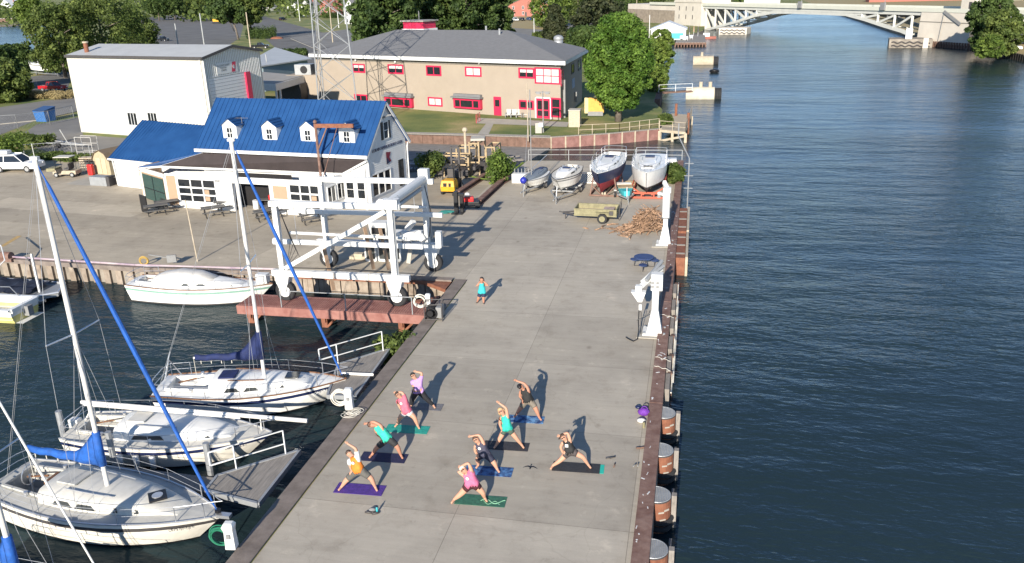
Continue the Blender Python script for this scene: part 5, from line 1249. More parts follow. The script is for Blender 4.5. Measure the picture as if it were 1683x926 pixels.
c = gp(1174, 120, WZ); tag(MB().ball(c+Vector((0, 0, .3)), .6, 10, sc=(1.7, .9, .7)).torus(c+Vector((0, 0, .5)), .7, .15, 14).build('float', 'black', smooth=True), 'small black float between the two mooring cylinders', 'float')

# gangway with rail, timber deck and lawn railing
def railing(name, label, pts, h, m, step, parent=None, rails=(1.0, .5), w=.06, cat='railing'):
    t = thing(name, label, cat, pts[0]) if parent is None else parent; posts = MB(); rl = MB()
    for a, c in zip(pts, pts[1:]):
        a, c = Vector(a), Vector(c); n = max(1, round((c-a).length/step))
        for i in range(n+1): p = a.lerp(c, i/n); posts.box(p+Vector((0, 0, h/2)), (w, w, h))
        for f in rails: rl.bar(a+Vector((0, 0, h*f)), c+Vector((0, 0, h*f)), w*.8, w*.8)
    rl.build('rail', m, t); posts.build('post', m, t); return t
railing('lawn_railing', 'pale metal railing along the lawn above the red wall', [gp(951, 222), gp(1018, 219), gp(1083, 211)], 1.15, 'tanwood', 1.5)
dk = [gp(1084, 214), gp(1127, 218), gp(1137, 190), gp(1104, 187)]
t = thing('timber_deck', 'bleached timber landing deck on piles at the river corner of the lawn', 'deck', dk[0])
b = MB(); b.prism(dk, -.25, .05); b.build('deck', 'tanwood', t)
b = MB()
for p in dk+[dk[0].lerp(dk[1], .5), dk[1].lerp(dk[2], .5)]: b.box((p.x, p.y, -1.3), (.3, .3, 2.4))
b.bar((dk[0].x, dk[0].y-.1, -1.3), (dk[1].x, dk[1].y-.1, -.4), .12, .25); b.build('pile', 'tanwood', t)
for p in (dk[1].lerp(dk[2], .35), dk[1].lerp(dk[2], .95)+Vector((-2, 0, 0))): MB().cyl((p.x, p.y, .3), .17, 2.6, 10).build('mooring_post', 'rustred', t)
railing('deck_railing', 'weathered railing round the river side of the timber deck', [dk[0], dk[1], dk[2]], 1.1, 'tanwood', 1.6)
g0, g1 = gp(1083, 152), gp(1138, 146); t = thing('gangway', 'narrow gangway with a white rail reaching out over the river', 'gangway', g0)
b = MB(); b.bar(g0-Vector((0, 0, .1)), Vector((g1.x, g0.y+1, .1)), 1.2, .2); b.build('deck', 'brownwood', t); railing('', '', [g0-Vector((0, .5, 0)), Vector((g1.x, g0.y+.4, .1))], 1.2, 'white', 2.4, parent=t)
b = MB(); b.box((g0.x-1, g0.y-3, -.8), (3, 8, 1.4)); b.build('timber_crib', 'brownwood', t)
# brick pillar, yellow kiosk, chairs, bin, steps rail
c = gp(945, 208); t = thing('brick_pillar', 'square pale brick pillar beside the lawn railing', 'pillar', c); MB().box(L(t, 0, 0, 1.0), (1.4, 1.4, 2.0)).build('shaft', mat('buff_brick', (0.36, 0.30, 0.22), .9, c2=(.5, .44, .34), scale=3, stretch=(1, 1, 3)), t, bevel=.03); MB().box(L(t, 0, 0, 2.06), (1.5, 1.5, .12)).build('cap', 'greyconc', t)
c = gp(979, 191); t = thing('display_board', 'yellow boxed display standing left of the maple trunk', 'sign', c)
MB().box(L(t, 0, 0, 1.45), (2.2, .5, 1.9)).build('board', mat('orange_board', (0.6, .33, .06), .6), t); MB().box(L(t, -1.2, -.02, 1.4), (.5, .56, 2.0)).build('side_panel', mat('pale_yellow', (0.62, .52, .26), .6), t); MB().box(L(t, 0, -.1, .35), (2.0, .5, .55)).build('base', 'grey', t)
for i, px in enumerate((836, 845, 854, 865, 874)):
    c = gp(px, 193); t = thing('adirondack_chair', ('first', 'second', 'third', 'fourth', 'fifth')[i]+' pale lounge chair right of the crimson door', 'chair', c+Vector((0, 0, .004)), group='pale chairs in front of the station')
    MB().box(L(t, 0, 0, .35), (.62, .6, .07)).build('seat', 'blind', t); MB().box(L(t, 0, .33, .68), (.62, .08, .7)).build('backrest', 'blind', t)
    for sx in (-1, 1): MB().box(L(t, sx*.34, 0, .3), (.07, .75, .6)).build('arm_frame', 'grey', t)
c = gp(889, 218); t = thing('post_box', 'white and grey box unit at the foot of the twin headed lamp', 'box', c+Vector((-.2, -.3, 0))); MB().box(L(t, 0, 0, .6), (.8, .5, 1.2)).build('cabinet', 'greyconc', t); MB().box(L(t, .35, -.2, 1.0), (.5, .4, .5)).build('box', 'white', t)
railing('entry_railing', 'crimson handrail left of the crimson door', [gp(783, 203), gp(789, 199)], 1.1, 'crimson', 1.2)
# ------------------------------------------------------------------ boats
def make_boat(name, label, cat, bow, stern, beam=3.1, fb=0.95, z0=None, hull='gel', stripe='navy', bottom='black', deck='deck', cabin='gel', boot=None, mast=None, cover=None, furl=None, rake=1.25,
              cab=(.30, .80), cabh=.45, draft=.35, group=None, windows=((.36, .46), (.48, .58), (.66, .69)), wires=True, hatchcol='navy', toe='teak', cockpit=True, rails=True, keel=False, sternw=.72, bottom_top=0.0, hatch2=True):
    z0 = WZ if z0 is None else z0
    bow, stern = Vector((bow[0], bow[1], 0)), Vector((stern[0], stern[1], 0)); d = bow-stern; Ln = d.length; rz = math.atan2(d.y, d.x)
    c = (bow+stern)/2; t = thing(name, label, cat, (c.x, c.y, z0), rz, group)
    def P(x, y, z): return L(t, x, y, z)
    def X(f): return -Ln/2+Ln*f
    def hb(f):
        if f < .42: k = sternw+(1-sternw)*math.sin(f/.42*PI/2)
        else: q = (f-.42)/.58; k = (1-q**1.95)**.92 if q < 1 else 0
        return max(.02, beam/2*k)
    def dz(f): return fb*(1+.30*max(0, f-.35)**1.5+.10*(1-f)**3)
    fs = [0, .04, .1, .18, .26, .34, .42, .5, .58, .66, .74, .81, .87, .92, .96, .985, 1.0]
    rows = [(-draft, .25), (-draft*.5, .62), (bottom_top, .86), (bottom_top+.10, .89), (.55, .97), (.74, .99), (.88, .997), (1.0, 1.0)]
    zr = []
    secs = []
    for f in fs:
        sec = []
        for i, (zf, yf) in enumerate(rows):
            z = zf if i < 4 else bottom_top+.1+(dz(f)-bottom_top-.1)*((zf-.1)/.9)
            zn = (dz(f)-z)/(dz(f)+draft)
            q = max(0, (f-.55)/.45); xo = -rake*zn*q**1.8*1.25; xs = .35*zn*max(0, 1-f/.15)*(1 if True else 0)
            yy = hb(f)*(1-(1-yf)*(1+1.6*q)); sec.append((X(f)+xo+xs, max(.01, yy), z))
        secs.append(sec)
    b = MB(); n = len(rows)
    for i in range(len(fs)-1):
        for j in range(n-1):
            mi = 1 if j < 2 else (3 if j == 2 else (2 if j == 5 else 0))
            for sg in (-1, 1):
                q = [secs[i][j], secs[i+1][j], secs[i+1][j+1], secs[i][j+1]]; q = [P(a[0], a[1]*sg, a[2]) for a in q]
                if sg < 0: q = q
                else: q = q[::-1]
                b.add(q, [(0, 1, 2, 3)], mi)
    tr = [P(a[0], -a[1], a[2]) for a in secs[0]]+[P(a[0], a[1], a[2]) for a in secs[0][::-1]]; b.add(tr, [tuple(range(len(tr)))[::-1]], 0)
    H_ = b.build('hull', [hull, bottom, stripe, boot or bottom], t)
    # deck
    b = MB(); ys = [-1, -.8, -.52, 0, .52, .8, 1]
    def dk(f, k): return P(X(f), hb(f)*k*.995, dz(f)+.06*(1-k*k)*min(1, hb(f)))
    cpa, cpb = .06, cab[0]
    g = [0, .03, .06, .12, .18, .24, cab[0], .42, .5, .58, .66, .74, .81, .87, .92, .96, .985, 1.0]; g = sorted(set(g))
    for f0, f1 in zip(g, g[1:]):
        for k in range(6):
            inside = cockpit and cpa-1e-6 <= f0 and f1 <= cpb+1e-6 and 2 <= k <= 3
            if inside: continue
            b.add([dk(f0, ys[k]), dk(f1, ys[k]), dk(f1, ys[k+1]), dk(f0, ys[k+1])], [(0, 1, 2, 3)])
    b.build('deck', deck, t)
    b = MB()
    for sg in (-1, 1):
        pts = [P(X(f), sg*hb(f)*.99, dz(f)+.03) for f in fs]
        for a, c2 in zip(pts, pts[1:]): b.bar(a, c2, .05, .05)
    b.build('toe_rail', toe, t)
    if cockpit:
        b = MB(); w = .52; fl = fb-.5
        fa, fc = cpa, cpb; q = [(fa, -1), (fc, -1), (fc, 1), (fa, 1)]
        bt = [P(X(f), hb(f)*w*s, fl) for f, s in q]; mdl = [P(X(f), hb(f)*w*s, dz(f)+.14) for f, s in q]
        b.add(bt, [(0, 1, 2, 3)]); b.loft([bt, mdl], closed=True, capa=False, capb=False)
        for a, c2 in zip(mdl, mdl[1:]+mdl[:1]): b.bar(a, c2, .1, .1)
        for s in (-1, 1):
            b.add([P(X(f), hb(f)*w*k_*s, dz(f)-.12) for f, k_ in ((fa, 1), (fc, 1), (fc, .55), (fa, .55))], [(0, 1, 2, 3)])
            b.add([P(X(fa), hb(fa)*w*.55*s, dz(fa)-.12), P(X(fc), hb(fc)*w*.55*s, dz(fc)-.12), P(X(fc), hb(fc)*w*.55*s, fl), P(X(fa), hb(fa)*w*.55*s, fl)], [(0, 1, 2, 3)])
        b.build('cockpit', deck, t)
        b = MB(); b.bar(P(X(.10), .05, fb+.2), P(X(.20), .15, fb+.35), .05, .06); b.build('tiller', 'teak', t)
        b = MB()
        for s in (-1, 1): MB().cyl(P(X(.20), s*hb(.2)*.6, dz(.2)+.2), .08, .16, 10).build('winch', 'steel', t)
    # cabin trunk
    a0, a1 = cab
    def cw(f): return hb(f)*.66*(1-.25*((f-a0)/(a1-a0))**2)
    def ch(f):
        q = (f-a0)/(a1-a0); return max(.03, cabh*(1-.35*q) if q < .62 else cabh*(1-.35*.62)*(1-((q-.62)/.38)**1.6*.92))
    cs = []; m_ = 12
    for i in range(m_+1):
        f = a0+(a1-a0)*i/m_; h = ch(f); w = cw(f); zb = dz(f)+.02
        cs.append([P(X(f), -w, zb-.05), P(X(f), -w*.95, zb+h*.75), P(X(f), -w*.82, zb+h*.97), P(X(f), -w*.4, zb+h*1.1), P(X(f), 0, zb+h*1.15), P(X(f), w*.4, zb+h*1.1), P(X(f), w*.82, zb+h*.97), P(X(f), w*.95, zb+h*.75), P(X(f), w, zb-.05)])
    b = MB(); b.loft(cs); CB = b.build('cabin', cabin, t)
    me = CB.data; me.polygons.foreach_set('use_smooth', [len(p.vertices) == 4 and abs(p.normal.z) > .5 for p in me.polygons])
    for (f0, f1) in windows:
        for sg in (-1, 1):
            b = MB(); sk = .018; 
            def wp(f, hh): k_ = hh/.75; return P(X(f), sg*(cw(f)*(1-.05*k_)+.015), dz(f)+.02+ch(f)*hh)
            b.add([wp(f0, .22), wp(f1, .22), wp(f1-sk*.9, .66), wp(f0+sk, .66)], [(0, 1, 2, 3) if sg < 0 else (3, 2, 1, 0)])
            b.build('window', 'smoke', t)
    def top(f, y=0): return dz(f)+.02+ch(f)*1.15
    b = MB(); fm = a0+(a1-a0)*.12; b.box(P(X(fm)+.12, 0, top(fm)+.03), (Ln*.085, cw(fm)*.8, .06), rz=rz); b.build('companion_hatch', hatchcol if hatchcol != 'none' else deck, t)
    if hatch2:
        fh = a0+(a1-a0)*.80; b = MB(); b.box(P(X(fh), 0, top(fh)+.05), (.6, .6, .07), rz=rz+PI/4 if hatch2 == 'diamond' else rz); hh_ = b.build('fore_hatch', 'black' if hatch2 == 'diamond' else 'glass', t)
        if hatch2 == 'diamond': b = MB(); b.cyl(P(X(fh), 0, top(fh)+.095), .19, .02, 16); b.build('vent_disc', 'alu', hh_)
    for sg in (-1, 1):
        b = MB(); pts = [P(X(a0+(a1-a0)*q), sg*cw(a0+(a1-a0)*q)*.62, top(a0+(a1-a0)*q)+.03) for q in (.18, .3, .42, .54)]
        for a, c2 in zip(pts, pts[1:]): b.bar(a, c2, .03, .04)
        b.build('grab_rail', 'teak' if toe == 'teak' else 'steel', t)
    if rails:
        r_ = .014; b = MB(); hR = .6
        def rp(f, sg, h_=hR): return P(X(f), sg*hb(f)*.95, dz(f)+h_)
        fb_ = [.86, .93, .985]
        loop = [rp(f, -1) for f in fb_]+[P(X(1.0)+.1, 0, dz(1)+hR)]+[rp(f, 1) for f in fb_[::-1]]; b.tube(loop, r_+.004, 5)
        for f in (.86, .95):
            for sg in (-1, 1): b.tube([rp(f, sg, 0), rp(f, sg)], r_+.004, 5)
        b.build('pulpit', 'steel', t)
        b = MB(); loop = [rp(.12, -1), rp(.02, -1), rp(.0, -.5), rp(.0, .5), rp(.02, 1), rp(.12, 1)]; b.tube(loop, r_+.004, 5)
        for f in (.02, .12):
            for sg in (-1, 1): b.tube([rp(f, sg, 0), rp(f, sg)], r_+.004, 5)
        b.tube([rp(.12, -1, .3), rp(.02, -1, .3), rp(.0, -.5, .3), rp(.0, .5, .3), rp(.02, 1, .3), rp(.12, 1, .3)], r_, 5)
        b.build('pushpit', 'steel', t)
        for sg in (-1, 1):
            for f in (.30, .48, .66): sg_ = MB().tube([rp(f, sg, 0), rp(f, sg)], r_, 5).build('stanchion', 'steel', t)
            b = MB()
            for hh in (hR, .32): b.tube([rp(f, sg, hh) for f in (.12, .30, .48, .66, .86)], .009, 4)
            b.build('lifeline', 'wire', sg_)
    if mast:
        f, Hm = mast; mb = P(X(f), 0, top(f)-.03) if a0 < f < a1 else P(X(f), 0, dz(f)); mz = Hm
        mt = Vector((mb.x, mb.y, mz)); b = MB(); b.tube([mb, mt], .085, 10); b.box(mt+Vector((0, 0, .05)), (.3, .12, .1), rz=rz); b.tube([mt, mt+Vector((0, 0, .5))], .012, 4); mo = b.build('mast', 'mast', t, smooth=False)
        b = MB(); sp = mb.lerp(mt, .5); dv = (wmat(t).to_3x3() @ Vector((0, 1, 0)))
        for sg in (-1, 1): b.tube([sp, sp+dv*sg*1.15+Vector((0, 0, .06))], .028, 6)
        b.build('spreader', 'alu', mo)
        b = MB(); cp = [P(X(f), s*hb(f)*.9, dz(f)) for s in (-1, 1)]
        for sg, q in zip((-1, 1), cp):
            b.tube([q, sp+dv*sg*1.15+Vector((0, 0, .06)), mt], .010, 4)
            for of in (-.05, .05): b.tube([P(X(f+of), sg*hb(f)*.72, dz(f)), sp], .009, 4)
        b.tube([P(X(0), 0, dz(0)), mt], .010, 4); b.tube([P(X(.02), 0, dz(0)+.3), mt-Vector((0, 0, .2))], .006, 4)
        b.build('shroud', 'wire', t)
        bwp = P(X(.985), 0, dz(1)+.05)
        if furl:
            b = MB(); pt = [bwp.lerp(mt, k) for k in (.0, .03, .06, .5, .93, .95, 1.0)]; b.tube(pt, [r_*(.35 if furl == 'mast' else .8) for r_ in (.02, .03, .06, .10, .07, .03, .015)], 8); b.build('furled_sail', furl, t)
            b = MB(); b.cyl(bwp+Vector((0, 0, .12)), .11, .1, 10); b.build('furler_drum', 'black', t)
        else:
            b = MB(); b.tube([bwp, mt], .011, 4); b.build('forestay', 'wire', t)
        if cover:
            bz = mb.z+.95; bl = Ln*.36; ba = Vector((mb.x, mb.y, bz)); be = P(X(f)-bl, 0, 0); be = Vector((be.x, be.y, bz+.05))
            b = MB(); b.tube([ba, be], .05, 6); bo = b.build('boom', 'mast', t)
            b = MB(); secs_ = []
            for k in range(13):
                q = k/12; p = ba.lerp(be, q*.97); h_ = 1.05*max(0, 1-q/.36)**1.25+.40*(1-.35*q); w_ = .17-.06*q+.015*math.sin(k*2.1)
                hg = -.12+.03*math.sin(k*1.7)
                sec = []
                for (yy, zz) in ((-.5, 0), (-1, .3), (-.75, .8), (0, 1.0), (.75, .8), (1, .3), (.5, 0)): sec.append(p+dv*yy*w_+Vector((0, 0, hg+zz*h_)))
                secs_.append(sec)
            b.loft(secs_, closed=True); b.tube([ba+Vector((0, 0, -.1)), ba+Vector((0, 0, 1.25))], .14, 8); cv = b.build('sail_cover', cover, t, smooth=True)
            b = MB()
            for k in (.3, .45, .6, .75, .9): p = ba.lerp(be, k); b.tube([p+Vector((0, 0, -.16)), p+Vector((0, 0, -.3))], .02, 4)
            b.tube([be, Vector((be.x, be.y, dz(0)+z0+.2))], .012, 4); b.build('cover_tie', 'rope', cv)
    return t, P, X, hb, dz, top
def px2(x, y, z): p = gp(x, y, z); return (p.x, p.y)

# boat with mid blue cover, nearest
t1, P, X, hb, dz, top = make_boat('sailboat', 'largest cream decked sailboat with a mid blue sail cover, nearest the camera', 'sailboat', px2(366, 852, -.15), (-24.9, 22.7), beam=3.35, fb=1.0,
    hull='cream_gel', stripe='trim', bottom='black', deck='greydeck', cabin='deck', mast=(.50, 12.2), cover='blue', furl='blue', toe='alu', hatchcol='none', hatch2='diamond', cab=(.27, .84), cabh=.5, windows=((.34, .43), (.44, .53), (.60, .62), (.68, .70)))
b = MB(); b.box(P(X(.22), .1, 1.0), (.12, .7, .7), rz=0.0); b.build('companion_board', 'teak', t1)
b = MB(); b.torus(P(X(.12), 0, 1.35), .38, .02, 18, 5, rot=Euler((0, PI/2, 0))); b.tube([P(X(.12), 0, .5), P(X(.12), 0, 1.35)], .05, 6); b.build('steering_wheel', 'steel', t1)
b = MB(); b.box(P(X(1.0)+.08, 0, dz(1)+.02), (.5, .22, .12)); b.build('bow_roller', 'steel', t1)
def reg(t, txt, P, X, hb, dz, f0, f1, col='navy', size=.2):
    a = P(X(f0), -hb(f0)*.985-.02, dz(f0)*.78); c = P(X(f1), -hb(f1)*.985-.02, dz(f1)*.8); xd = (c-a)
    n_ = Vector((xd.y, -xd.x, 0)).normalized()
    textmesh(txt, size, 'registration', col, t, (a+c)/2+n_*.05-Vector((0, 0, .05)), xd, (0, 0, 1), .004)
reg(t1, 'OH 5757 YB', P, X, hb, dz, .82, .92, 'trim', .14)
# lowered-mast boat
t2, P, X, hb, dz, top = make_boat('sailboat', 'cream sailboat carrying its lowered mast lengthwise above the deck', 'sailboat', px2(447, 715, -.2), px2(126, 706, -.35), beam=3.15, fb=.95,
    hull='cream_gel', stripe='navy', deck='deck', cabin='gel', mast=None, toe='alu', hatchcol='none', windows=((.36, .52), (.70, .73)), cab=(.27, .82), cabh=.5, hatch2=False)
m0, m1 = P(X(-.01), .75, 1.75), P(X(1.0)+1.55, .35, 1.62)
m1 = gp(505, 692, .45); m0 = gp(134, 661, .62)
b = MB(); b.tube([m0, m1], .09, 8); b.tube([m0.lerp(m1, .02)+Vector((0, -.12, -.05)), m0.lerp(m1, .72)+Vector((0, -.12, -.05))], .05, 6); b.build('lowered_mast', 'mast', t2)
b = MB(); pr = P(X(.94), .2, dz(.94)); q = m0.lerp(m1, .8); b.tube([pr, q], .03, 5); pr = P(X(.02), .4, dz(0)); q = m0.lerp(m1, .06); b.tube([pr, q], .04, 5)
b.tube([m0, m0+Vector((-.05, .15, -.3)), P(X(.0), 0, dz(0)+.3)], .02, 5); b.build('mast_crutch', 'mast', t2)
b = MB(); b.box(P(X(.0)-.18, .25, .95), (.45, .35, .55)); b.tube([P(X(0)-.2, .25, .7), P(X(0)-.2, .25, -.1)], .07, 6); b.build('outboard_motor', 'gel', t2, bevel=.05)
b = MB()
for k in range(3): b.tube([P(X(.34+.08*k), -hb(.4)-.12, .78), P(X(.34+.08*k), -hb(.4)-.12, .25)], .12, 8)
b.build('fender', 'gel', t2, smooth=True)
reg(t2, 'OH 2341 ZT', P, X, hb, dz, .80, .9, 'navy', .14)
# navy cover boat
t3, P, X, hb, dz, top = make_boat('sailboat', 'white sailboat with a navy sail cover and navy hull stripe', 'sailboat', px2(570, 628, -.2), px2(264, 642, -.35), beam=3.1, fb=1.0,
    hull='gel', stripe='navy', deck='gel', cabin='gel', mast=(.565, 11.1), cover='navyfab', furl='blue', toe='teak', hatchcol='navyfab', cab=(.30, .82), windows=((.38, .46), (.48, .56), (.66, .69)))
reg(t3, 'OH 5761 SK', P, X, hb, dz, .84, .93, 'white', .16)
b = MB(); b.tube([P(X(1.0)-.3, .5, dz(1)+.05), P(X(1.0)+1.2, .35, dz(1)+.0)], .07, 8); b.build('boarding_spar', 'mast', t3)
b = MB(); b.tube([P(X(.05), -.2, dz(0)+.5), P(X(.1), -.5, dz(0)+1.5), P(X(.14), -.2, dz(0)+.6)], .03, 5); b.tube([P(X(.0), .6, dz(0)), P(X(.04), .9, dz(0)+1.3)], .025, 5); b.build('stern_arch', 'steel', t3)
# far white boat
t4, P, X, hb, dz, top = make_boat('sailboat', 'white mastless sailboat with a green sheer line moored stern left at the quay wall', 'sailboat', (-24.85, 44.1), (-34.3, 43.75), beam=2.75, fb=1.0,
    hull='gel', stripe=mat('pale_green_line', (.22, .36, .30), .4), bottom='trim', deck='gel', cabin='gel', mast=None, toe='teak', cockpit=True, hatchcol='none', windows=((.40, .46), (.5, .57), (.72, .75)), cab=(.2, .80), cabh=.42, hatch2=False)
b = MB(); cs = []
for f, h, w in ((.18, .2, .55), (.24, .42, .58), (.36, .62, .6), (.5, .55, .5), (.6, .2, .4)):
    zz = dz(f)+.25; cs.append([P(X(f), s*w*hb(f)*1.05, zz+h*hh) for s, hh in ((-1, 0), (-.85, .7), (-.4, 1), (.4, 1), (.85, .7), (1, 0))])
b.loft(cs); b.build('canvas_cover', 'blind', t4, smooth=True)
b = MB(); b.box(P(X(.93), .1, dz(1)+.35), (.7, .5, .55)); b.build('deck_locker', 'white', t4)
# neighbour below the frame: mast, blue cover and forestay show
t0, P, X, hb, dz, top = make_boat('sailboat', 'sailboat mostly below the bottom left corner, only its white spars and blue cover end showing', 'sailboat', (-14.9, 16.3), (-22.7, 16.9), beam=2.8, fb=.95,
    hull='gel', stripe='navy', mast=(.50, 9.6), cover='blue', furl='mast', toe='alu')
# yellow runabout
ty = thing('motorboat', 'yellow and white open motorboat cut by the left edge', 'motorboat', (-42.0, 39.4, WZ), R(182))
def Py(x, y, z): return L(ty, x, y, z)
def hw(f): return 1.15*(1-max(0, (f-.5)/.5)**2.2)+.02
b = MB(); secs = []
for f in (0, .15, .35, .55, .75, .9, 1.0):
    x = -3.2+6.4*f; w = hw(f); sec = [(-w, .85+.15*f), (-w*.97, .45), (-w*.8, -.1), (0, -.35), (w*.8, -.1), (w*.97, .45), (w, .85+.15*f)]
    secs.append([Py(x-(.5*max(0, f-.7)*(1-min(1, max(0, z+.3)))), y, z) for y, z in sec])
b.loft([q_[1:6] for q_ in secs], capa=True, capb=False); b.build('hull', 'lemon', ty)
b = MB()
for s_ in ((0, 1), (5, 6)): b.loft([[q_[s_[0]], q_[s_[1]]] for q_ in secs], capa=False, capb=False)
b.quad(secs[0][0], secs[0][1], secs[0][5], secs[0][6]); b.build('topsides', 'gel', ty)
b = MB()
for f0, f1 in zip((.45, .6, .75, .9), (.6, .75, .9, 1.0)): b.add([Py(-3.2+6.4*f0, -hw(f0), .86+.15*f0), Py(-3.2+6.4*f1, -hw(f1), .86+.15*f1), Py(-3.2+6.4*f1, hw(f1), .86+.15*f1), Py(-3.2+6.4*f0, hw(f0), .86+.15*f0)], [(0, 1, 2, 3)])
b.add([Py(-3.2, -hw(0), .25), Py(-.3, -hw(.4), .25), Py(-.3, hw(.4), .25), Py(-3.2, hw(0), .25)], [(0, 1, 2, 3)])
for s in (-1, 1): b.bar(Py(-3.2, s*hw(0), .87), Py(-.3, s*hw(.45), .9), .28, .1)
b.bar(Py(-3.15, -1.1, .8), Py(-3.15, 1.1, .8), .3, .25); b.build('deck', 'gel', ty)
b = MB(); b.bar(Py(-3.45, -.9, -.05), Py(-3.45, .9, -.05), .5, .12); b.build('swim_platform', 'gel', ty)
b = MB(); b.box(Py(-3.4, 0, .5), (.4, .4, .6)); b.build('outboard_motor', 'grey', ty)
b = MB(); b.add([Py(-.3, -.95, .9), Py(-.3, .95, .9), Py(-.1+.2, .85, 1.4), Py(.1, -.85, 1.4)], [(0, 1, 2, 3)]); b.build('windscreen', 'smoke', ty)
b = MB(); b.tube([Py(-2.0, -1.1, .9), Py(-1.5, -1.1, 1.5), Py(.2, -1.0, 1.5)], .03, 5); b.build('rail', 'steel', ty)
# dark covered pontoon
tp = thing('pontoon_barge', 'low pontoon boat under a dark cover moored below the quay wall', 'pontoon boat', (-42.2, 42.6, WZ), R(-3))
def Pp(x, y, z): return L(tp, x, y, z)
outl = [(-4.5, -1.3), (2.4, -1.3), (3.5, -.2), (2.6, 1.4), (-4.5, 1.4)]
b = MB(); b.prism([Pp(x, y, 0) for x, y in outl], WZ+.35, WZ+.55); b.build('deck', 'galv', tp)
b = MB(); b.tube([Pp(x, y, .6) for x, y in outl+outl[:1]], .08, 8); b.build('bumper_rim', 'alu', tp)
for y in (-1, 1): MB().tube([Pp(-4.4, y, .1), Pp(2.2, y, .1), Pp(3.0, y*.8, .25)], [.28, .28, .1], 12).build('float', 'alu', tp)
nx, ny = 26, 10; b = MB(); vv = []; ff = []
for i in range(nx+1):
    for j in range(ny+1):
        x = -4.4+6.3*i/nx; y = -1.15+2.4*j/ny; z = .72+.12*math.sin(i*1.1+j*.4)*math.sin(j*.9)+.05*math.sin(i*2.7-j*1.9)+.15*math.sin(PI*j/ny); vv.append(Pp(x, y, z))
for i in range(nx):
    for j in range(ny): a = i*(ny+1)+j; ff.append((a, a+ny+1, a+ny+2, a+1))
b.add(vv, ff); b.build('tarpaulin', mat('dark_tarp', (0.02, 0.024, 0.04), .6), tp, smooth=True)
b = MB(); b.tube([Pp(2.2, -.3, 0), Pp(1.6, .3, 2.9)], .09, 8); b.build('spud_pole', 'galv', tp)
# boats ashore -----------------------------------------------------------------------------------
def trailer(name, label, c, rz, ln, w, zf, col='galv', group=None):
    t = thing(name, label, 'trailer', c, rz, group); b = MB()
    for s in (-1, 1): b.bar(L(t, -ln*.45, s*w/2, .5), L(t, ln*.2, s*w/2, .5), .08, .1); b.bar(L(t, ln*.2, s*w/2, .5), L(t, ln*.55, 0, .45), .08, .1)
    for x in (-.4, -.1, .15): b.bar(L(t, ln*x, -w/2, .5), L(t, ln*x, w/2, .5), .08, .08)
    for s in (-1, 1): b.bar(L(t, -ln*.4, s*w*.28, .75), L(t, ln*.2, s*w*.2, .78), .12, .08); b.bar(L(t, -ln*.2, s*w*.28, .45), L(t, -ln*.2, s*w*.28, .75), .06, .06)
    b.build('frame', col, t); b = MB(); b.bar(L(t, ln*.55, 0, .45), L(t, ln*.66, 0, .42), .08, .08); b.bar(L(t, ln*.5, 0, .45), L(t, ln*.45, 0, 1.3), .07, .07); b.tube([L(t, ln*.58, .1, 0), L(t, ln*.58, .1, .7)], .035, 6); b.build('drawbar', col, t)
    ax = wmat(t).to_3x3() @ Vector((0, 1, 0))
    for s in (-1, 1):
        a = MB(); r = MB(); wheel(a, r, L(t, -ln*.15, s*(w/2+.14), .3), .3, .18, ax); w_ = a.build('wheel', 'rubber', t); r.build('rim', 'rim', w_)
        m_ = MB(); m_.box(L(t, -ln*.15, s*(w/2+.14), .64), (.75, .22, .04), rz=rz); m_.build('mudguard', 'white', t)
    return t
def axis(bowp, sternp):
    a, c = Vector(bowp), Vector(sternp); return a, c
bB, sB = gp(914, 302, 1.6), gp(943, 274, 1.75)
tB, P, X, hb, dz, top = make_boat('sailboat', 'white sailboat on a galvanised trailer between the dinghy and the navy keelboat', 'sailboat', bB, sB, beam=2.35, fb=.75, z0=1.0, hull='gel', stripe='grey', bottom='gel', deck='deck', cabin='gel', rails=False, toe='trim', cab=(.35, .8), cabh=.35, windows=((.45, .6),), draft=.3, hatch2=False)
ca = (bB+sB)/2; dd = bB-sB; trailer('boat_trailer', 'galvanised trailer under the white sailboat ashore', (ca.x, ca.y, 0), math.atan2(dd.y, dd.x), dd.length, 1.9, 0)
bC, sC = gp(982, 294, 2.2), gp(1012, 254, 2.35)
tC, P, X, hb, dz, top = make_boat('keelboat', 'keelboat with navy topsides and red bottom propped on a steel cradle', 'sailboat', bC, sC, beam=2.7, fb=1.25, z0=1.15, hull='navy', stripe='navy', bottom=mat('bottom_red', (0.30, 0.03, 0.04), .6), deck='gel', cabin='gel', rails=True, toe='white', cab=(.3, .8), cabh=.35, windows=((.42, .5), (.52, .6)), draft=.55, bottom_top=.35, hatch2=False)
b = MB(); b.box(P(0, 0, -.65), (1.8, .16, .7), rz=math.atan2((bC-sC).y, (bC-sC).x)); b.build('keel', 'trim', tC)
b = MB(); b.tube([P(X(.45), -hb(.4)-.1, 1.1), P(X(.45), -hb(.4)-.12, .5)], .12, 8); b.build('fender', 'white', tC, smooth=True)
tk = thing('boat_cradle', 'rust brown A frame cradle holding the navy keelboat', 'cradle', ((bC+sC)/2).xy.to_3d(), 0); dd = bC-sC; rzc = math.atan2(dd.y, dd.x); tk.rotation_euler = (0, 0, rzc); tk.location = Vector(((bC.x+sC.x)/2, (bC.y+sC.y)/2, 0))
b = MB()
for x in (-1.8, 1.6):
    b.bar(L(tk, x, -1.2, .1), L(tk, x, 1.2, .1), .12, .12)
    for s in (-1, 1): b.bar(L(tk, x, s*1.15, .1), L(tk, x, s*.85, 1.75), .1, .1); b.bar(L(tk, x, s*.2, .15), L(tk, x, s*1.0, .95), .07, .07)
for s in (-1, 1): b.bar(L(tk, -1.8, s*1.2, .1), L(tk, 1.6, s*1.2, .1), .1, .1)
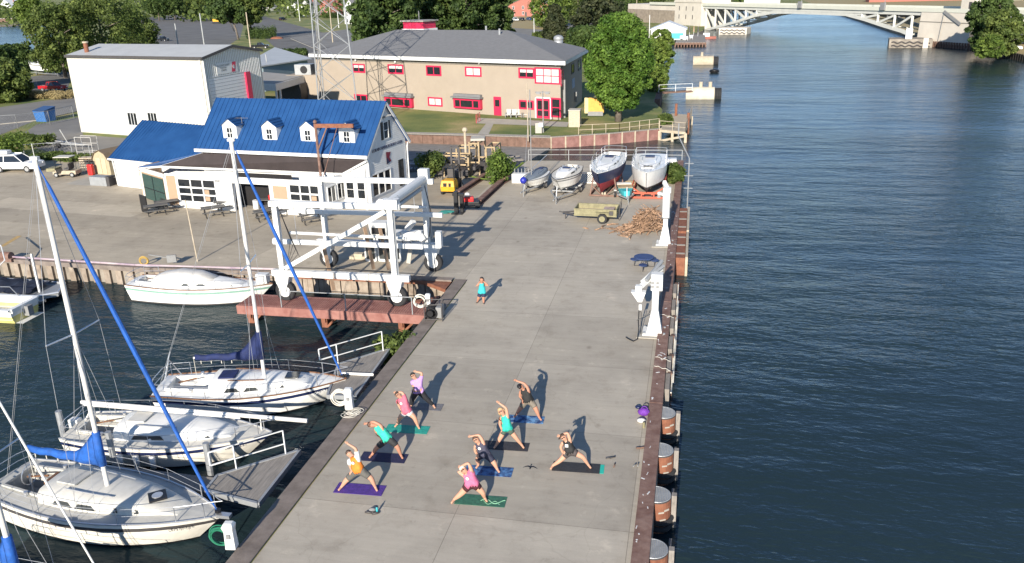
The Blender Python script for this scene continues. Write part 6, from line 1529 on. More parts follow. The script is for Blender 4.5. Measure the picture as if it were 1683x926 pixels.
b.build('frame', 'rust', tk); b = MB(); b.bar(L(tk, -1.8, 0, .28), L(tk, 1.6, 0, .28), .35, .2); b.build('keel_bearer', 'tanwood', tk)
bD, sD = gp(1062, 291, 2.1), gp(1071, 256, 2.2)
tD, P, X, hb, dz, top = make_boat('cabin_cruiser', 'white cabin cruiser facing the camera on an orange red cradle', 'motorboat', bD, sD, beam=3.0, fb=1.35, z0=.85, hull='gel', stripe='gel', bottom='trim', deck='gel', cabin='gel', rails=True, toe='white', cab=(.25, .78), cabh=.35, windows=((.5, .56),), draft=.3, bottom_top=.15, cockpit=False, hatch2=False, sternw=.92, rake=.6)
b = MB(); b.box(P(X(.72), 0, top(.72)+.02), (.3, .75, .05), rz=math.atan2((bD-sD).y, (bD-sD).x)); b.build('deck_vent', 'trim', tD)
tk = thing('boat_cradle', 'orange red steel cradle under the white cabin cruiser', 'cradle', (0, 0, 0)); tk.location = Vector(((bD.x+sD.x)/2+.1, (bD.y+sD.y)/2, 0)); tk.rotation_euler = (0, 0, math.atan2((bD-sD).y, (bD-sD).x))
b = MB(); hl = (bD-sD).length/2
for x in (-hl*.6, hl*.72):
    for z in (.12, .5): b.bar(L(tk, x, -1.3, z), L(tk, x, 1.3, z), .12, .16)
    for y in (-1.3, -.5, .5, 1.3): b.bar(L(tk, x, y, .06), L(tk, x, y*1.0, .95 if abs(y) > 1 else .6), .12, .1)
    b.bar(L(tk, x, -1.3, .95), L(tk, x, -.3, .35), .1, .1); b.bar(L(tk, x, 1.3, .95), L(tk, x, .3, .35), .1, .1)
for y in (-1.3, 1.3): b.bar(L(tk, -hl*.6, y, .12), L(tk, hl*.72, y, .12), .12, .16); b.bar(L(tk, -hl*.6, y, .95), L(tk, hl*.72, y, .95), .1, .1)
b.build('frame', mat('orange_red_steel', (0.42, 0.09, 0.05), .7, var=.2), tk)
bA, sA = gp(861, 303, 1.0), gp(893, 282, 1.1)
tA, P, X, hb, dz, top = make_boat('dinghy', 'sailing dinghy under a grey blue cover with a blue ball at its bow', 'dinghy', bA, sA, beam=1.9, fb=.5, z0=.6, hull='gel', stripe='gel', bottom='gel', deck='gel', cabin=mat('greyblue_cover', (0.16, 0.19, 0.23), .7, var=.15, scale=3), rails=False, toe='grey', cab=(.0, .96), cabh=.32, windows=(), draft=.15, cockpit=False, hatch2=False)
mbp = P(X(.62), 0, .8); b = MB(); b.tube([mbp, mbp+Vector((0, 0, 7.2))], .045, 6); b.build('mast', 'grey', tA); b = MB(); b.tube([P(X(1.0), 0, .6), mbp+Vector((0, 0, 6.8))], .01, 4); b.tube([mbp+Vector((0, 0, .5)), P(X(-.1), .2, 1.9)], .03, 5); b.build('rigging', 'wire', tA)
tag(MB().ball(P(X(1.0)+.1, 0, .75), .3, 12).build('buoy', mat('royal_ball', (0.02, 0.03, 0.30), .4), smooth=True), 'royal blue ball buoy at the bow of the grey covered dinghy', 'buoy')
dd = bA-sA; ca = (bA+sA)/2; trailer('boat_trailer', 'low trailer under the grey covered dinghy', (ca.x, ca.y, 0), math.atan2(dd.y, dd.x), dd.length, 1.3, 0)
# small turquoise skiff on trailer
p0 = gp(1026, 330); tS = thing('skiff', 'small turquoise and cream skiff on a trailer in front of the cradles', 'boat', (p0.x, p0.y+.7, .55), R(-80))
b = MB(); secs = []
for f in (0, .3, .6, .85, 1.0):
    w = .62*(1-max(0, (f-.55)/.45)**2*.6); secs.append([L(tS, -1.5+3*f, y, z) for y, z in ((-w, .42), (-w*.8, 0), (w*.8, 0), (w, .42))])
b.loft(secs, closed=True); b.build('hull', 'turq', tS); b = MB(); b.slab([L(tS, -1.45, -.6, .46), L(tS, .4, -.6, .46), L(tS, .4, .6, .46), L(tS, -1.45, .6, .46)], .05); b.build('cover_panel', 'plank', tS); b = MB(); b.slab([L(tS, -1.45, -.6, .5), L(tS, -.8, -.6, .5), L(tS, -.8, .6, .5), L(tS, -1.45, .6, .5)], .05); b.build('stern_panel', 'gel', tS)
trailer('boat_trailer', 'small trailer carrying the turquoise skiff', (p0.x, p0.y+.7, 0), R(-80), 3.2, 1.3, 0)
# white boat on trailer far left
c = gp(72, 124); tW, P, X, hb, dz, top = make_boat('motorboat', 'white cabin boat on a trailer above the red pickup', 'motorboat', (c.x+5, c.y-2), (c.x-5, c.y+3.5), beam=3.2, fb=1.5, z0=1.0, hull='gel', stripe='grey', bottom='navy', deck='gel', cabin='gel', rails=True, toe='white', cab=(.3, .8), cabh=.8, windows=((.4, .46), (.5, .56)), cockpit=False, hatch2=False)
trailer('boat_trailer', 'trailer under the white cabin boat at the far left', (c.x, c.y+.7, 0), math.atan2(-5.5, 10), 11, 2.4, 0)
# ------------------------------------------------------------------ basin side: ramps, finger dock, runway, pedestals
def plank_deck(mb, poly, z):
    pass
def gusset(label, px, z, rail_px):
    P = [gp(x, y, z) for x, y in px]; t = thing('dock_ramp', label, 'ramp', P[0])
    b = MB(); b.prism([(p.x, p.y) for p in P], z-.18, z); b.build('deck', 'wood', t)
    b = MB()
    for a, c in zip(P, P[1:]+P[:1]): b.bar(a-Vector((0, 0, .06)), c-Vector((0, 0, .06)), .1, .2)
    b.build('edge_beam', 'galv', t)
    a, c = gp(*rail_px[0], z), gp(*rail_px[1], z); railing('', '', [a, c], 1.05, 'white', 2.6, parent=t, rails=(1.0, .45), w=.045)
    b = MB(); d = (c-a).normalized(); b.bar(a+Vector((0, 0, 1.05))-d*.9, a+Vector((0, 0, 1.05)), .05); b.bar(a+Vector((0, 0, .5))-d*.9, a+Vector((0, 0, .5)), .05); b.bar(a+Vector((0, 0, 1.05))-d*.9, a+Vector((0, 0, .5))-d*.9, .05); b.build('rail_return', 'white', t)
gusset('grey plank ramp with a white rail at the bow of the navy striped sailboat', [(641, 573), (556, 599), (538, 650), (584, 652)], -.1, [(556, 599), (630, 577)])
gusset('grey plank ramp with a white rail between the two nearest sailboats', [(493, 740), (357, 782), (338, 806), (424, 828)], -.1, [(389, 772), (470, 747)])
a, c = gp(175, 764, -.55), gp(357, 784, -.5); t = thing('finger_dock', 'narrow grey plank finger dock between the two nearest sailboats', 'dock', a)
b = MB(); off = Vector((.1, -.95, 0)); b.prism([(p.x, p.y) for p in (a, c, c+off, a+off)], -.75, -.55); b.build('deck', 'wood', t); b = MB(); b.cyl((a.x+.3, a.y+.1, -.3), .12, 2.4, 8); b.cyl((a.x+4.5, a.y+.12, -.3), .12, 2.2, 8); b.build('pile', 'galv', t)
t = thing('mooring_post', 'galvanised pipe post standing in the water off the stern of the nearest sailboat', 'post', gp(340/3.027, 748, WZ)); p = gp(112, 745, WZ); t.location = p; MB().cyl(p+Vector((0, 0, .5)), .13, 3.0, 10).build('shaft', 'galv', t)
# red runway pier of the boat lift
t = thing('runway_pier', 'faded red steel runway pier on piles under the near wheels of the boat lift', 'pier', (-20, 41.2, 0))
RY0, RY1, RX0, RX1 = 40.3, 42.2, -25.2, -13.9
b = MB(); b.box(((RX0+RX1)/2, RY0+.09, -.26), (RX1-RX0, .18, .52)); b.box(((RX0+RX1)/2, RY1-.09, -.26), (RX1-RX0, .18, .52)); b.build('girder', 'redsteel', t)
b = MB(); b.box(((RX0+RX1)/2, (RY0+RY1)/2, -.06), (RX1-RX0-.02, RY1-RY0-.38, .1)); 
for i in range(80): b.box((RX0+.1+(RX1-RX0-.2)*i/79, (RY0+RY1)/2, .002), (.045, RY1-RY0-.4, .03))
b.build('grating', 'redsteel', t)
for x in (-24.6, -20.0, -15.4):
    b = MB(); b.box((x, RY0+.5, -2.0), (.34, .34, 3.0)); b.box((x, RY1-.5, -2.0), (.34, .34, 3.0)); b.bar((x, RY0+.2, -.7), (x, RY1-.2, -.7), .25, .3); b.bar((x+.8, RY0+.4, -.5), (x, RY0+.4, -1.3), .12, .12); b.build('pile', 'rustred', t)
railing('', '', [Vector((-22.4, RY0+.1, 0)), Vector((-14.6, RY0+.1, 0))], 1.0, 'galv', 3.9, parent=t, rails=(1.0,), w=.05)
t = thing('slip_wall', 'rusty concrete wall closing the lift slip with orange steel corner', 'wall', (-18, 46, 0))
b = MB()
for i in range(28): b.box((-24+.37*i, 46.0, -1.3), (.3, .12, 2.5))
b.build('sheet_piling', 'sheet_pile_tan' if 'sheet_pile_tan' in M else bpy.data.materials['sheet_pile_tan'], t)
b = MB(); b.box((-19.0, 45.85, -.08), (10.2, .5, .2)); b.build('coping', 'rustred', t)
b = MB(); b.prism([(-16.4, 46.1), (-13.9, 46.1), (-13.9, 44.4)], -.18, .03); b.prism([(-15.5, 42.2), (-13.9, 42.2), (-13.9, 43.4)], -.18, .03); b.build('corner_plate', 'rustred', t)
# pedestals with hoses
def coil(mb, c, R_, r, n, rot, jit=.06):
    for k in range(n):
        mb.torus(c+Vector((random.uniform(-jit, jit), random.uniform(-jit, jit), random.uniform(-jit, jit))), R_*random.uniform(.85, 1.08), r, 22, 5, rot=Euler((rot[0]+random.uniform(-.15, .15), rot[1]+random.uniform(-.15, .15), rot[2])))
def pedestal(label, p, hose, hosem, size=1.0, coil_at=(-.35, -.1, .55), hl=''):
    t = thing('power_pedestal', label, 'pedestal', p, R(8), group='white power pedestals along the basin coping')
    b = MB(); s = size; b.loft([[L(t, x*s, y*s, 0) for x, y in ((-.2, -.18), (.2, -.18), (.2, .18), (-.2, .18))], [L(t, x*s, y*s, .75*s) for x, y in ((-.18, -.15), (.18, -.15), (.18, .15), (-.18, .15))], [L(t, x*s, y*s, 1.0*s) for x, y in ((-.22, -.22), (.22, -.22), (.22, .18), (-.22, .18))], [L(t, x*s, y*s, 1.12*s) for x, y in ((-.15, -.1), (.15, -.1), (.15, .12), (-.15, .12))]], closed=True)
    b.build('housing', 'white', t, bevel=.02); b = MB(); b.box(L(t, 0, -.2*s, .6*s), (.12, .04, .14), rz=R(8)); b.build('socket', 'grey', t)
    if hose:
        b = MB(); coil(b, Vector(p)+Vector(coil_at), .34, .022, 8, (PI/2+.1, 0, .1)); tag(b.build('hose_coil', hosem), hl, 'hose')
pedestal('white power pedestal with a white rope coil beside the navy striped sailboat bow', (-13.75, 29.4, .15), True, 'rope', .85, hl='white rope coil hanging on the pedestal by the navy striped sailboat')
pedestal('white power pedestal with a green hose at the bottom of the picture', (-13.9, 19.95, .15), True, 'grope', .85, (-.32, -.05, .42), hl='green garden hose coiled on the nearest pedestal')
pedestal('small white power pedestal beside the black hose cart', (-13.95, 41.25, .15), True, 'rope', .7, (-.42, -.1, .35), hl='pinkish white hose coil beside the small pedestal')
b = MB()
for k in range(3): b.tube([(-13.55+.12*k+(.10+.012*q)*math.cos(q*.55+k*2), 28.75+.2*k+(.07+.009*q)*math.sin(q*.55+k*2), .2 if -13.55+.12*k > -13.0 else .2) for q in range(26)], .012, 4)
tag(b.build('loose_rope', 'rope'), 'tangle of loose white rope lying on the coping', 'rope')
c = gp(715, 524); t = thing('hose_cart', 'black welded hose reel cart beside the small pedestal', 'cart', c, R(10))
b = MB()
for y in (-.3, -.1, .1, .3): b.torus(L(t, -.15, y, .42), .3, .05, 16, 5, rot=Euler((PI/2, 0, 0)))
b.cyl(L(t, -.15, 0, .42), .18, .7, 12, axis='Y'); b.build('reel', 'black', t)
b = MB()
for x, y in ((-.5, -.4), (-.5, .4), (.45, -.4), (.45, .4)): b.tube([L(t, x, y, 0), L(t, x, y, .95)], .03, 5)
for z in (.1, .95): b.tube([L(t, x, y, z) for x, y in ((-.5, -.4), (-.5, .4), (.45, .4), (.45, -.4), (-.5, -.4))], .03, 5)
b.build('frame', 'trim', t); b = MB(); b.box(L(t, .3, 0, .45), (.3, .6, .6)); b.build('motor_box', 'grey', t)

# ------------------------------------------------------------------ travelling boat lift
T = thing('boat_hoist', 'white four wheeled travelling boat lift straddling the slip', 'boat lift', (-19.3, 44.7, 0))
X0, X1, Y0, Y1 = -22.7, -15.9, 41.6, 47.7
def post(x, y, name='post'):
    b = MB(); b.box((x, y, 3.75), (.30, .28, 3.9)); b.box((x, y, 5.75), (.52, .48, .25)); return b.build(name, 'hoistwhite', T)
for x in (X0, X1):
    for y in (Y0, Y1): post(x, y)
for y in (Y0, Y1):
    b = MB(); b.box(((X0+X1)/2+.1, y, 1.65), (X1-X0+1.5, .34, .36)); b.build('lower_beam', 'hoistwhite', T, bevel=.02)
    b = MB(); b.box(((X0+X1)/2+.15, y, 5.75), (X1-X0+.9, .28, .32)); b.build('top_beam', 'hoistwhite', T, bevel=.02)
b = MB(); b.bar((X0+.2, Y0-.02, 1.95), (X1-.25, Y0-.02, 5.5), .24, .24); b.build('diagonal_brace', 'hoistwhite', T)
b = MB(); b.bar((X0+.4, Y1, 5.4), (X0+.4, Y1, 5.4+.01), .1, .1); 
b = MB(); b.tube([(X1, Y0-.3, 5.95), (X1, Y1+.3, 5.95)], .26, 14); b.box((X1+.1, Y0-.1, 5.95), (.9, .5, .5)); b.box((X1, Y1+.1, 6.15), (.6, .5, .7)); b.cyl((X1-.35, Y0-.32, 5.95), .3, .1, 16, axis='Y'); b.build('cross_head', 'hoistwhite', T)
b = MB(); b.tube([(X1+.1, Y0+1.0, 5.55), (X1+.1, Y1-1.0, 5.5)], .13, 10); b.build('hydraulic_ram', 'galv', T)
for y, z in ((Y0+1.2, 3.15), (Y1-.9, 3.9)):                       # slings' spreader beams
    b = MB(); b.box(((X0+X1)/2+.35, y, z), (X1-X0+2.0, .24, .27)); b.tube([((X0+X1)/2-4.4, y, z), ((X0+X1)/2-4.1, y, z)], .22, 10); b.build('spreader_beam', 'hoistwhite', T, bevel=.03)
    b = MB(); b.tube([(X0+.1, y, z+.55), (X1+.4, y, z+.45)], .09, 8); b.build('spreader_pipe', 'hoistwhite', T)
    b = MB()
    for x in (X0+.5, X1-.4): b.tube([(x, y, z), (x, y, 5.6)], .018, 4)
    b.build('hoist_rope', 'wire', T)
for x, y in ((-19.6, Y1-1.0), (-18.6, Y1-1.0), (-20.6, Y0+1.2)):
    b = MB(); b.bar((x, y, 3.0), (x+.45, y-.2, .35), .26, .04); b.build('sling', 'tan', T)
for i, (x, y) in enumerate(((X0, Y0), (X1, Y0), (X0, Y1), (X1+.25, Y1))):
    b = MB(); b.loft([[(x-.45, y-.28, 1.5), (x+.45, y-.28, 1.5), (x+.45, y+.28, 1.5), (x-.45, y+.28, 1.5)], [(x-.34, y-.3, 1.05), (x+.34, y-.3, 1.05), (x+.34, y+.3, 1.05), (x-.34, y+.3, 1.05)]], closed=True)
    for s in (-1, 1): b.add([(x-.32, y+s*.29, 1.05), (x+.32, y+s*.29, 1.05), (x+.11, y+s*.29, .42), (x-.11, y+s*.29, .42), (x-.32, y+s*.23, 1.05), (x+.32, y+s*.23, 1.05), (x+.11, y+s*.23, .42), (x-.11, y+s*.23, .42)], [(0, 1, 2, 3), (7, 6, 5, 4), (0, 4, 5, 1), (1, 5, 6, 2), (2, 6, 7, 3), (3, 7, 4, 0)])
    b.build('fork', 'hoistwhite', T)
    a = MB(); r = MB(); wheel(a, r, Vector((x+.05, y, .58)), .60, .38, Vector((0, 1, 0))); w_ = a.build('wheel', 'rubber', T); r.build('rim', 'white', w_)
b = MB(); b.box((X1+.75, Y1, 2.1), (.35, .4, 1.0)); b.build('end_bracket', 'hoistwhite', T)
b = MB(); b.box((X1-3.0, Y1-.1, 2.75), (1.3, .8, .8)); b.box((X1-1.5, Y1-.15, 2.35), (2.4, .7, .5)); en = b.build('power_unit', 'hoistwhite', T, bevel=.04)
b = MB(); b.box((X1-3.0, Y1-.53, 2.65), (.9, .05, .4)); b.build('grille', 'black', en)
b = MB(); b.tube([(X1-1.2, Y1-.2, 2.75), (X1-.7, Y1-.4, 3.3)], .2, 10); b.tube([(X1-.5, Y1-.3, 2.6), (X1-.1, Y1-.5, 2.1)], .22, 10); b.tube([(X1-2.2, Y1-.5, 2.2), (X1-.9, Y1-.5, 2.2)], .18, 10); b.build('tank', 'white', en)
b = MB()
for k in range(6): b.tube([(X1-3.6+.5*k, Y1-.3, 2.6), (X1-3.4+.5*k, Y1-.7, 2.0), (X1-3.0+.5*k, Y1-.3, 1.7)], .025, 5)
b.build('hose', 'black', en)
b = MB(); b.tube([(X1, Y1+.3, 5.6), (X1+.2, Y1+.3, 2.0)], .07, 6); b.tube([(X1+.25, Y0-.1, 5.4), (X1+.25, Y0-.1, 1.9)], .04, 6); b.build('conduit', 'galv', T)
b = MB()
for x in (X0, X1):
    for y in (Y0, Y1):
        for z in (2.0, 5.4):
            for dx in (-.1, .1): b.box((x+dx, y-.15, z), (.05, .04, .05)); b.box((x+dx, y-.15, z+.14), (.05, .04, .05))
b.build('bolt', 'galv', T)
b = MB()
for k in range(5): b.tube([(X0+.2, Y0+.05*k, 5.55-.1*k), (X0+.55+.12*k, Y0+.3, 3.6-.3*k), (X0+.25, Y0+.1, 2.0)], .015, 4)
b.tube([(X1+.1, Y1-.2, 5.5), (X1+.5, Y1-.5, 4.0), (X1+.2, Y1-.2, 2.3)], .03, 5); b.tube([(X0+.3, Y0+.2, 1.9), (-19.3, Y0+.28, 1.95), (X1-.2, Y0+.25, 1.9)], .03, 5); b.build('hydraulic_line', 'black', T)
# framed windows and boards leaning behind the lift
t = thing('door_frames', 'stack of white window and door frames standing on the yard behind the lift', 'frames', (-19.2, 49.2, 0)); 
for k, (x, w, h) in enumerate(((-20.3, .7, 1.7), (-19.3, 1.0, 1.9), (-18.6, .5, 1.6))):
    b = MB(); y = 49.0+.12*k
    for s in (-1, 1): b.box((x+s*w/2, y, h/2+.05), (.1, .1, h))
    b.box((x, y, .08), (w, .12, .16)); b.box((x, y, h), (w, .1, .1)); b.build('frame', 'white', t)
    MB().box((x, y, h/2+.05), (w-.12, .03, h-.2)).build('pane', 'smoke', t)
tag(MB().bar((-17.6, 48.6, .1), (-17.35, 49.2, 2.2), .32, .05).build('plank', 'greyconc'), 'grey board leaning behind the boat lift', 'board')
tag(MB().box((-21.3, 49.4, .12), (1.2, .5, .2)).box((-21.3, 49.4, .3), (.6, .4, .2)).build('crate', 'tanwood'), 'low wooden crate behind the lift wheel', 'crate')

# rusty jib crane in front of the club house
b0 = gp(533, 345); h = hz(b0, 531, 203); t = thing('jib_crane', 'rusty jib crane rising in front of the club house dormers', 'crane', b0)
MB().tube([b0, Vector((b0.x, b0.y, h))], .11, 8).build('column', 'rust', t)
tip = yplane(608, 199, b0.y-.6); ar = Vector((b0.x-.1, b0.y, h-.15)); tip = Vector((b0.x+3.4, b0.y-.5, h-.05))
MB().bar(ar, tip, .16, .3).build('arm', 'rustred', t); b = MB(); b.bar(Vector((b0.x, b0.y, h-2.1)), ar.lerp(tip, .32)-Vector((0, 0, .15)), .08, .1); b.tube([ar.lerp(tip, .6), Vector((b0.x+.3, b0.y-1, 2.0))], .03, 5); b.build('strut', 'rust', t)
MB().ball(Vector((b0.x, b0.y, h+.15)), .16, 8).build('head_pulley', 'rust', t)

# ------------------------------------------------------------------ white hoist cranes on the river edge
def base_plate(t, c):
    b = MB(); b.box(c+Vector((0, 0, .06)), (1.15, 1.0, .12)); b.loft([[c+Vector((x*.38, y*.34, .12)) for x, y in ((-1, -1), (1, -1), (1, 1), (-1, 1))], [c+Vector((x*.17, y*.17, 1.25)) for x, y in ((-1, -1), (1, -1), (1, 1), (-1, 1))]], closed=True)
    b.build('pedestal', 'hoistwhite', t)
    b = MB(); b.box(c+Vector((-.1, 0, .0)), (1.5, 1.5, .05)); b.build('footing', 'walk', t)
    b = MB()
    for x, y in ((-.5, -.42), (.5, -.42), (.5, .42), (-.5, .42)): b.cyl(c+Vector((x, y, .15)), .06, .08, 8)
    b.build('bolt', 'galv', t)
c = Vector((-1.45, 39.6, .05)); T = thing('dock_crane', 'white river edge crane with a folded boom and a black hose hanging from it', 'crane', c)
base_plate(T, c); MB().box(c+Vector((0, 0, 1.9)), (.33, .33, 1.9)).build('column', 'hoistwhite', T, bevel=.03)
b = MB(); b.box(c+Vector((.05, .1, 2.75)), (.58, .55, .85)); hd = b.build('head', 'hoistwhite', T, bevel=.03); b = MB()
for x in (-.12, .12):
    for z in (2.55, 2.75): b.box(c+Vector((x-.03, -.19, z)), (.15, .02, .13))
b.build('control_panel', 'grey', hd)
a0 = c+Vector((.22, 1.1, 3.1)); a1 = c+Vector((-.82, -.35, 2.5))
b = MB(); b.bar(a0, a1, .2, .2); b.bar(a0+Vector((-.05, .35, .12)), a1+Vector((.1, .3, .25)), .1, .1); b.box(a1, (.32, .3, .32)); bm_ = b.build('boom', 'hoistwhite', T, bevel=.02)
b = MB(); b.tube([a0+Vector((0, .15, .35)), a1+Vector((.35, .1, .4))], .1, 8); b.tube([c+Vector((0, 0, 2.6)), a0.lerp(a1, .6)-Vector((0, 0, .2))], .08, 8); b.tube([a0+Vector((.1, -.2, .2)), a0.lerp(a1, .5)+Vector((0, -.22, .2))], .09, 8); b.build('hydraulic_ram', 'galv', bm_)
b = MB(); b.loft([[a1+Vector((x*.36, y*.2, -.15)) for x, y in ((-1, -1), (1, -1), (1, 1), (-1, 1))], [a1+Vector((x*.1+.08, y*.1, -.7)) for x, y in ((-1, -1), (1, -1), (1, 1), (-1, 1))]], closed=True); b.box(a1+Vector((.1, 0, -1.0)), (.14, .1, .3)); b.build('hook_block', 'hoistwhite', T)
hp = a1+Vector((.05, 0, -1.0)); b = MB(); b.tube([hp, hp+Vector((-.02, -.1, -.8)), Vector((hp.x+.02, hp.y-.3, .5)), Vector((hp.x-.02, hp.y-.6, .06)), Vector((hp.x-.2, hp.y-.85, .05)), Vector((hp.x-.45, hp.y-.6, .05)), Vector((hp.x-.6, hp.y-.4, .05))], .03, 6); b.tube([hp, Vector((hp.x+.1, hp.y+.1, 1.2)), Vector((hp.x+.1, hp.y, .1))], .014, 5); b.tube([Vector((hp.x-.1, hp.y-.2, .9)), Vector((hp.x+.5, hp.y, 1.25)), c+Vector((-.25, 0, 1.2))], .02, 5); b.build('hose', 'black', T)
c = Vector((-1.5, 54.9, .05)); T = thing('dock_crane', 'white river edge crane with an upright column and short angled boom beside the driftwood', 'crane', c)
base_plate(T, c); b = MB(); b.box(c+Vector((0, 0, 1.4)), (.30, .30, 1.1)); b.build('column', 'hoistwhite', T, bevel=.02); MB().tube([c+Vector((0, 0, 1.85)), c+Vector((0, 0, 3.75))], .25, 12).build('upper_column', 'hoistwhite', T, smooth=False)
MB().torus(c+Vector((0, 0, 1.87)), .26, .04, 16).build('collar', 'grey', T)
b = MB(); b.bar(c+Vector((.1, .05, 3.7)), c+Vector((-.22, .7, 4.15)), .22, .26); b.box(c+Vector((.03, .05, 3.75)), (.5, .42, .35)); b.bar(c+Vector((-.2, 0, 3.45)), c+Vector((-.55, .2, 3.5)), .22, .16); b.build('boom', 'hoistwhite', T, bevel=.02)
b = MB(); b.tube([c+Vector((-.22, .65, 4.1)), c+Vector((-.22, .65, 3.8))], .02, 4); b.box(c+Vector((-.5, .2, 3.3)), (.2, .16, .25)); b.build('hook', 'grey', T)
c = gp(1125, 322, .2); c = Vector((-.1, 66, 0)); t = thing('mooring_mast', 'thin galvanised pole with cross pegs at the river edge beyond the far crane', 'pole', (-.15, 66.5, 0)); b = MB(); b.tube([(-.15, 66.5, -.5), (-.15, 66.5, 3.6), (-1.1, 68.6, 5.0), (-1.1, 68.6, 6.0)], .05, 6)
for z in (1.2, 2.2, 3.2): b.tube([(-.5, 66.5, z), (.2, 66.5, z)], .03, 5)
b.build('shaft', 'galv', t)

# ------------------------------------------------------------------ river fenders
def fpile(label, yc, xo=0.0):
    t = thing('fender_piling', label, 'fender', (.15, yc, WZ), group='round rust fender pilings with grated tops along the river edge')
    b = MB(); b.tube([(-.66, yc, -1.9), (-.66, yc, .0)], .5, 26); b.build('drum', 'rustred', t)
    b = MB(); b.tube([(-.66, yc, .0), (-.66, yc, .05)], .5, 26); g = b.build('top_plate', 'trim', t)
    b = MB(); R_ = .48
    for k in range(-8, 9):
        o_ = k*.056; h_ = math.sqrt(max(0, R_*R_-o_*o_))
        b.box((-.66+o_, yc, .065), (.022, 2*h_, .02)); b.box((-.66, yc+o_, .063), (2*h_, .022, .02))
    b.torus((-.66, yc, .06), R_, .02, 26); b.build('grating', 'galv', g)
    b = MB()
    for k, z in enumerate((-.75, -1.0)): b.tube([(-.66+.53*math.cos(a), yc+.53*math.sin(a), z+.05*math.sin(a*2)) for a in [PI*(-.75+q*.1) for q in range(16)]], .1, 8)
    b.build('tyre_band', 'rubber', t)
    b = MB(); b.box((-.3, yc-.36, -.30), (.2, .02, .07), rz=.75); b.box((-.48, yc-.47, -.36), (.2, .02, .06), rz=.4); b.box((-.42, yc-.44, -.66), (.22, .02, .05), rz=.5); b.build('chalky_scar', 'walk', t)
    b = MB(); b.box((-.06, yc+.05, -.75), (.17, .22, 1.7)); b.box((-.12, yc+.9, -.95), (.1, 1.9, .2)); b.build('rubbing_post', 'wood', t)
for i, y in enumerate((31.25, 28.3, 25.3, 22.3)):
    fpile(('farthest of the four round fender pilings with a grated top, nearest the crane', 'second round grated fender piling counted from the crane', 'third round grated fender piling counted from the crane', 'nearest round grated fender piling, cut by the bottom edge')[i], y)
for i, y in enumerate((34.3, 36.2, 38.6, 41.2, 43.8, 46.4)):
    t = thing('timber_fender', ('weathered timber fender board nearest the grated pilings', 'second weathered fender board from the grated pilings', 'fender board just below the folded boom crane', 'fender board level with the folded boom crane head', 'fender board midway between the two cranes', 'fender board nearest the far crane')[i], 'fender', (-.1, y, 0), group='timber fender boards on the river edge')
    b = MB(); b.box((-.60, y, -.75), (.2, 1.6, 1.5)); b.build('board', 'wood', t); b = MB(); b.box((-.52, y+1.05, -.85), (.22, .24, 1.6)); b.build('post', 'brownwood', t)
b = MB(); pts = [Vector((-.42, 33.2+.35*k, .0-.22*abs(math.sin(k*.55))-.1*math.sin(k*.17))) for k in range(44)]; b.tube(pts, .035, 5); b.tube([p+Vector((.06, .1, -.12*math.sin(p.y))) for p in pts[4:34]], .03, 5)
tag(b.build('mooring_rope', 'rope'), 'long white mooring ropes slung along the outside of the fender boards', 'rope')
b = MB()
for y0_ in (35.4, 36.4, 41.8):
    b.tube([(-1.25+.09*k, y0_+.06*math.sin(k*1.7+y0_)-.05*k, .21) for k in range(9)], .014, 4)
tag(b.build('loose_rope', 'rope'), 'loose white rope ends lying across the rust beam by the folded crane', 'rope')
for i, y in enumerate((51.0, 57.0)):
    t = thing('crib_fender', ('rust and white striped fender crib beside the far crane', 'larger rust and white striped fender crib beyond the far crane')[i], 'fender', (.4, y+2.5, 0), group='striped fender cribs on the river edge')
    y0, y1 = (52.2, 57.8) if i == 0 else (58.4, 64.8)
    b = MB(); b.box((-.42, (y0+y1)/2, -.95), (.6, y1-y0, 1.9)); b.build('crib', 'rustred', t)
    b = MB(); n_ = 3
    for k in range(n_): b.box((-.42, y0+(y1-y0)*(k+.5)/n_, .006), (.55, .28, .012), rz=.03*k)
    b.build('pale_stripe', 'walk', t); b = MB(); b.box((-.02, (y0+y1)/2, -.7), (.16, y1-y0+.2, 1.6)); b.build('rubbing_board', 'tanwood', t)
# ------------------------------------------------------------------ yoga mats
def mat_thing(label, rb, ln, wd, m, ang=R(2.6), strip=None, pattern=None):
    "rb: pixel of the corner that lies to the right and nearest the camera"
    p = gp(*rb, .01); u = Vector((math.cos(ang), math.sin(ang), 0)); v = Vector((-u.y, u.x, 0))
    c = p-u*ln/2+v*wd/2; t = thing('yoga_mat', label, 'yoga mat', (c.x, c.y, .004), ang, 'yoga mats laid out on the pier')
    MB().box((c.x, c.y, .011), (ln, wd, .012), rz=ang).build('mat', m, t, bevel=.002)
    if strip: q = c+u*(ln/2+.075); MB().box((q.x, q.y, .0085), (.15, wd-.04, .009), rz=ang).build('end_strip', strip, t)
    return t
def matmat(name, c1, c2, sc=4): return mat(name, c1, .8, c2=c2, scale=sc, detail=6, thr=(.42, .58))
mat_thing('deep purple yoga mat under the person in the orange top', (626.5, 815.6), 1.80, .64, solid('mat_purple', (.07, .03, .22)))
mat_thing('navy yoga mat with green edge under the person in teal top and black shorts', (664, 762), 1.80, .64, solid('mat_navy', (.016, .018, .06)))
mat_thing('bright teal green yoga mat under the person in the pink tee', (701, 714), 1.78, .62, solid('mat_teal', (.02, .30, .24)))
mat_thing('grey yoga mat under the person in the lavender top', (724, 676), 1.75, .62, solid('mat_grey', (.16, .155, .165)))
mg = mat_thing('dark green yoga mat with a pale swirl, nearest the camera', (829, 834.5), 1.78, .62, solid('mat_green', (.035, .13, .085)))
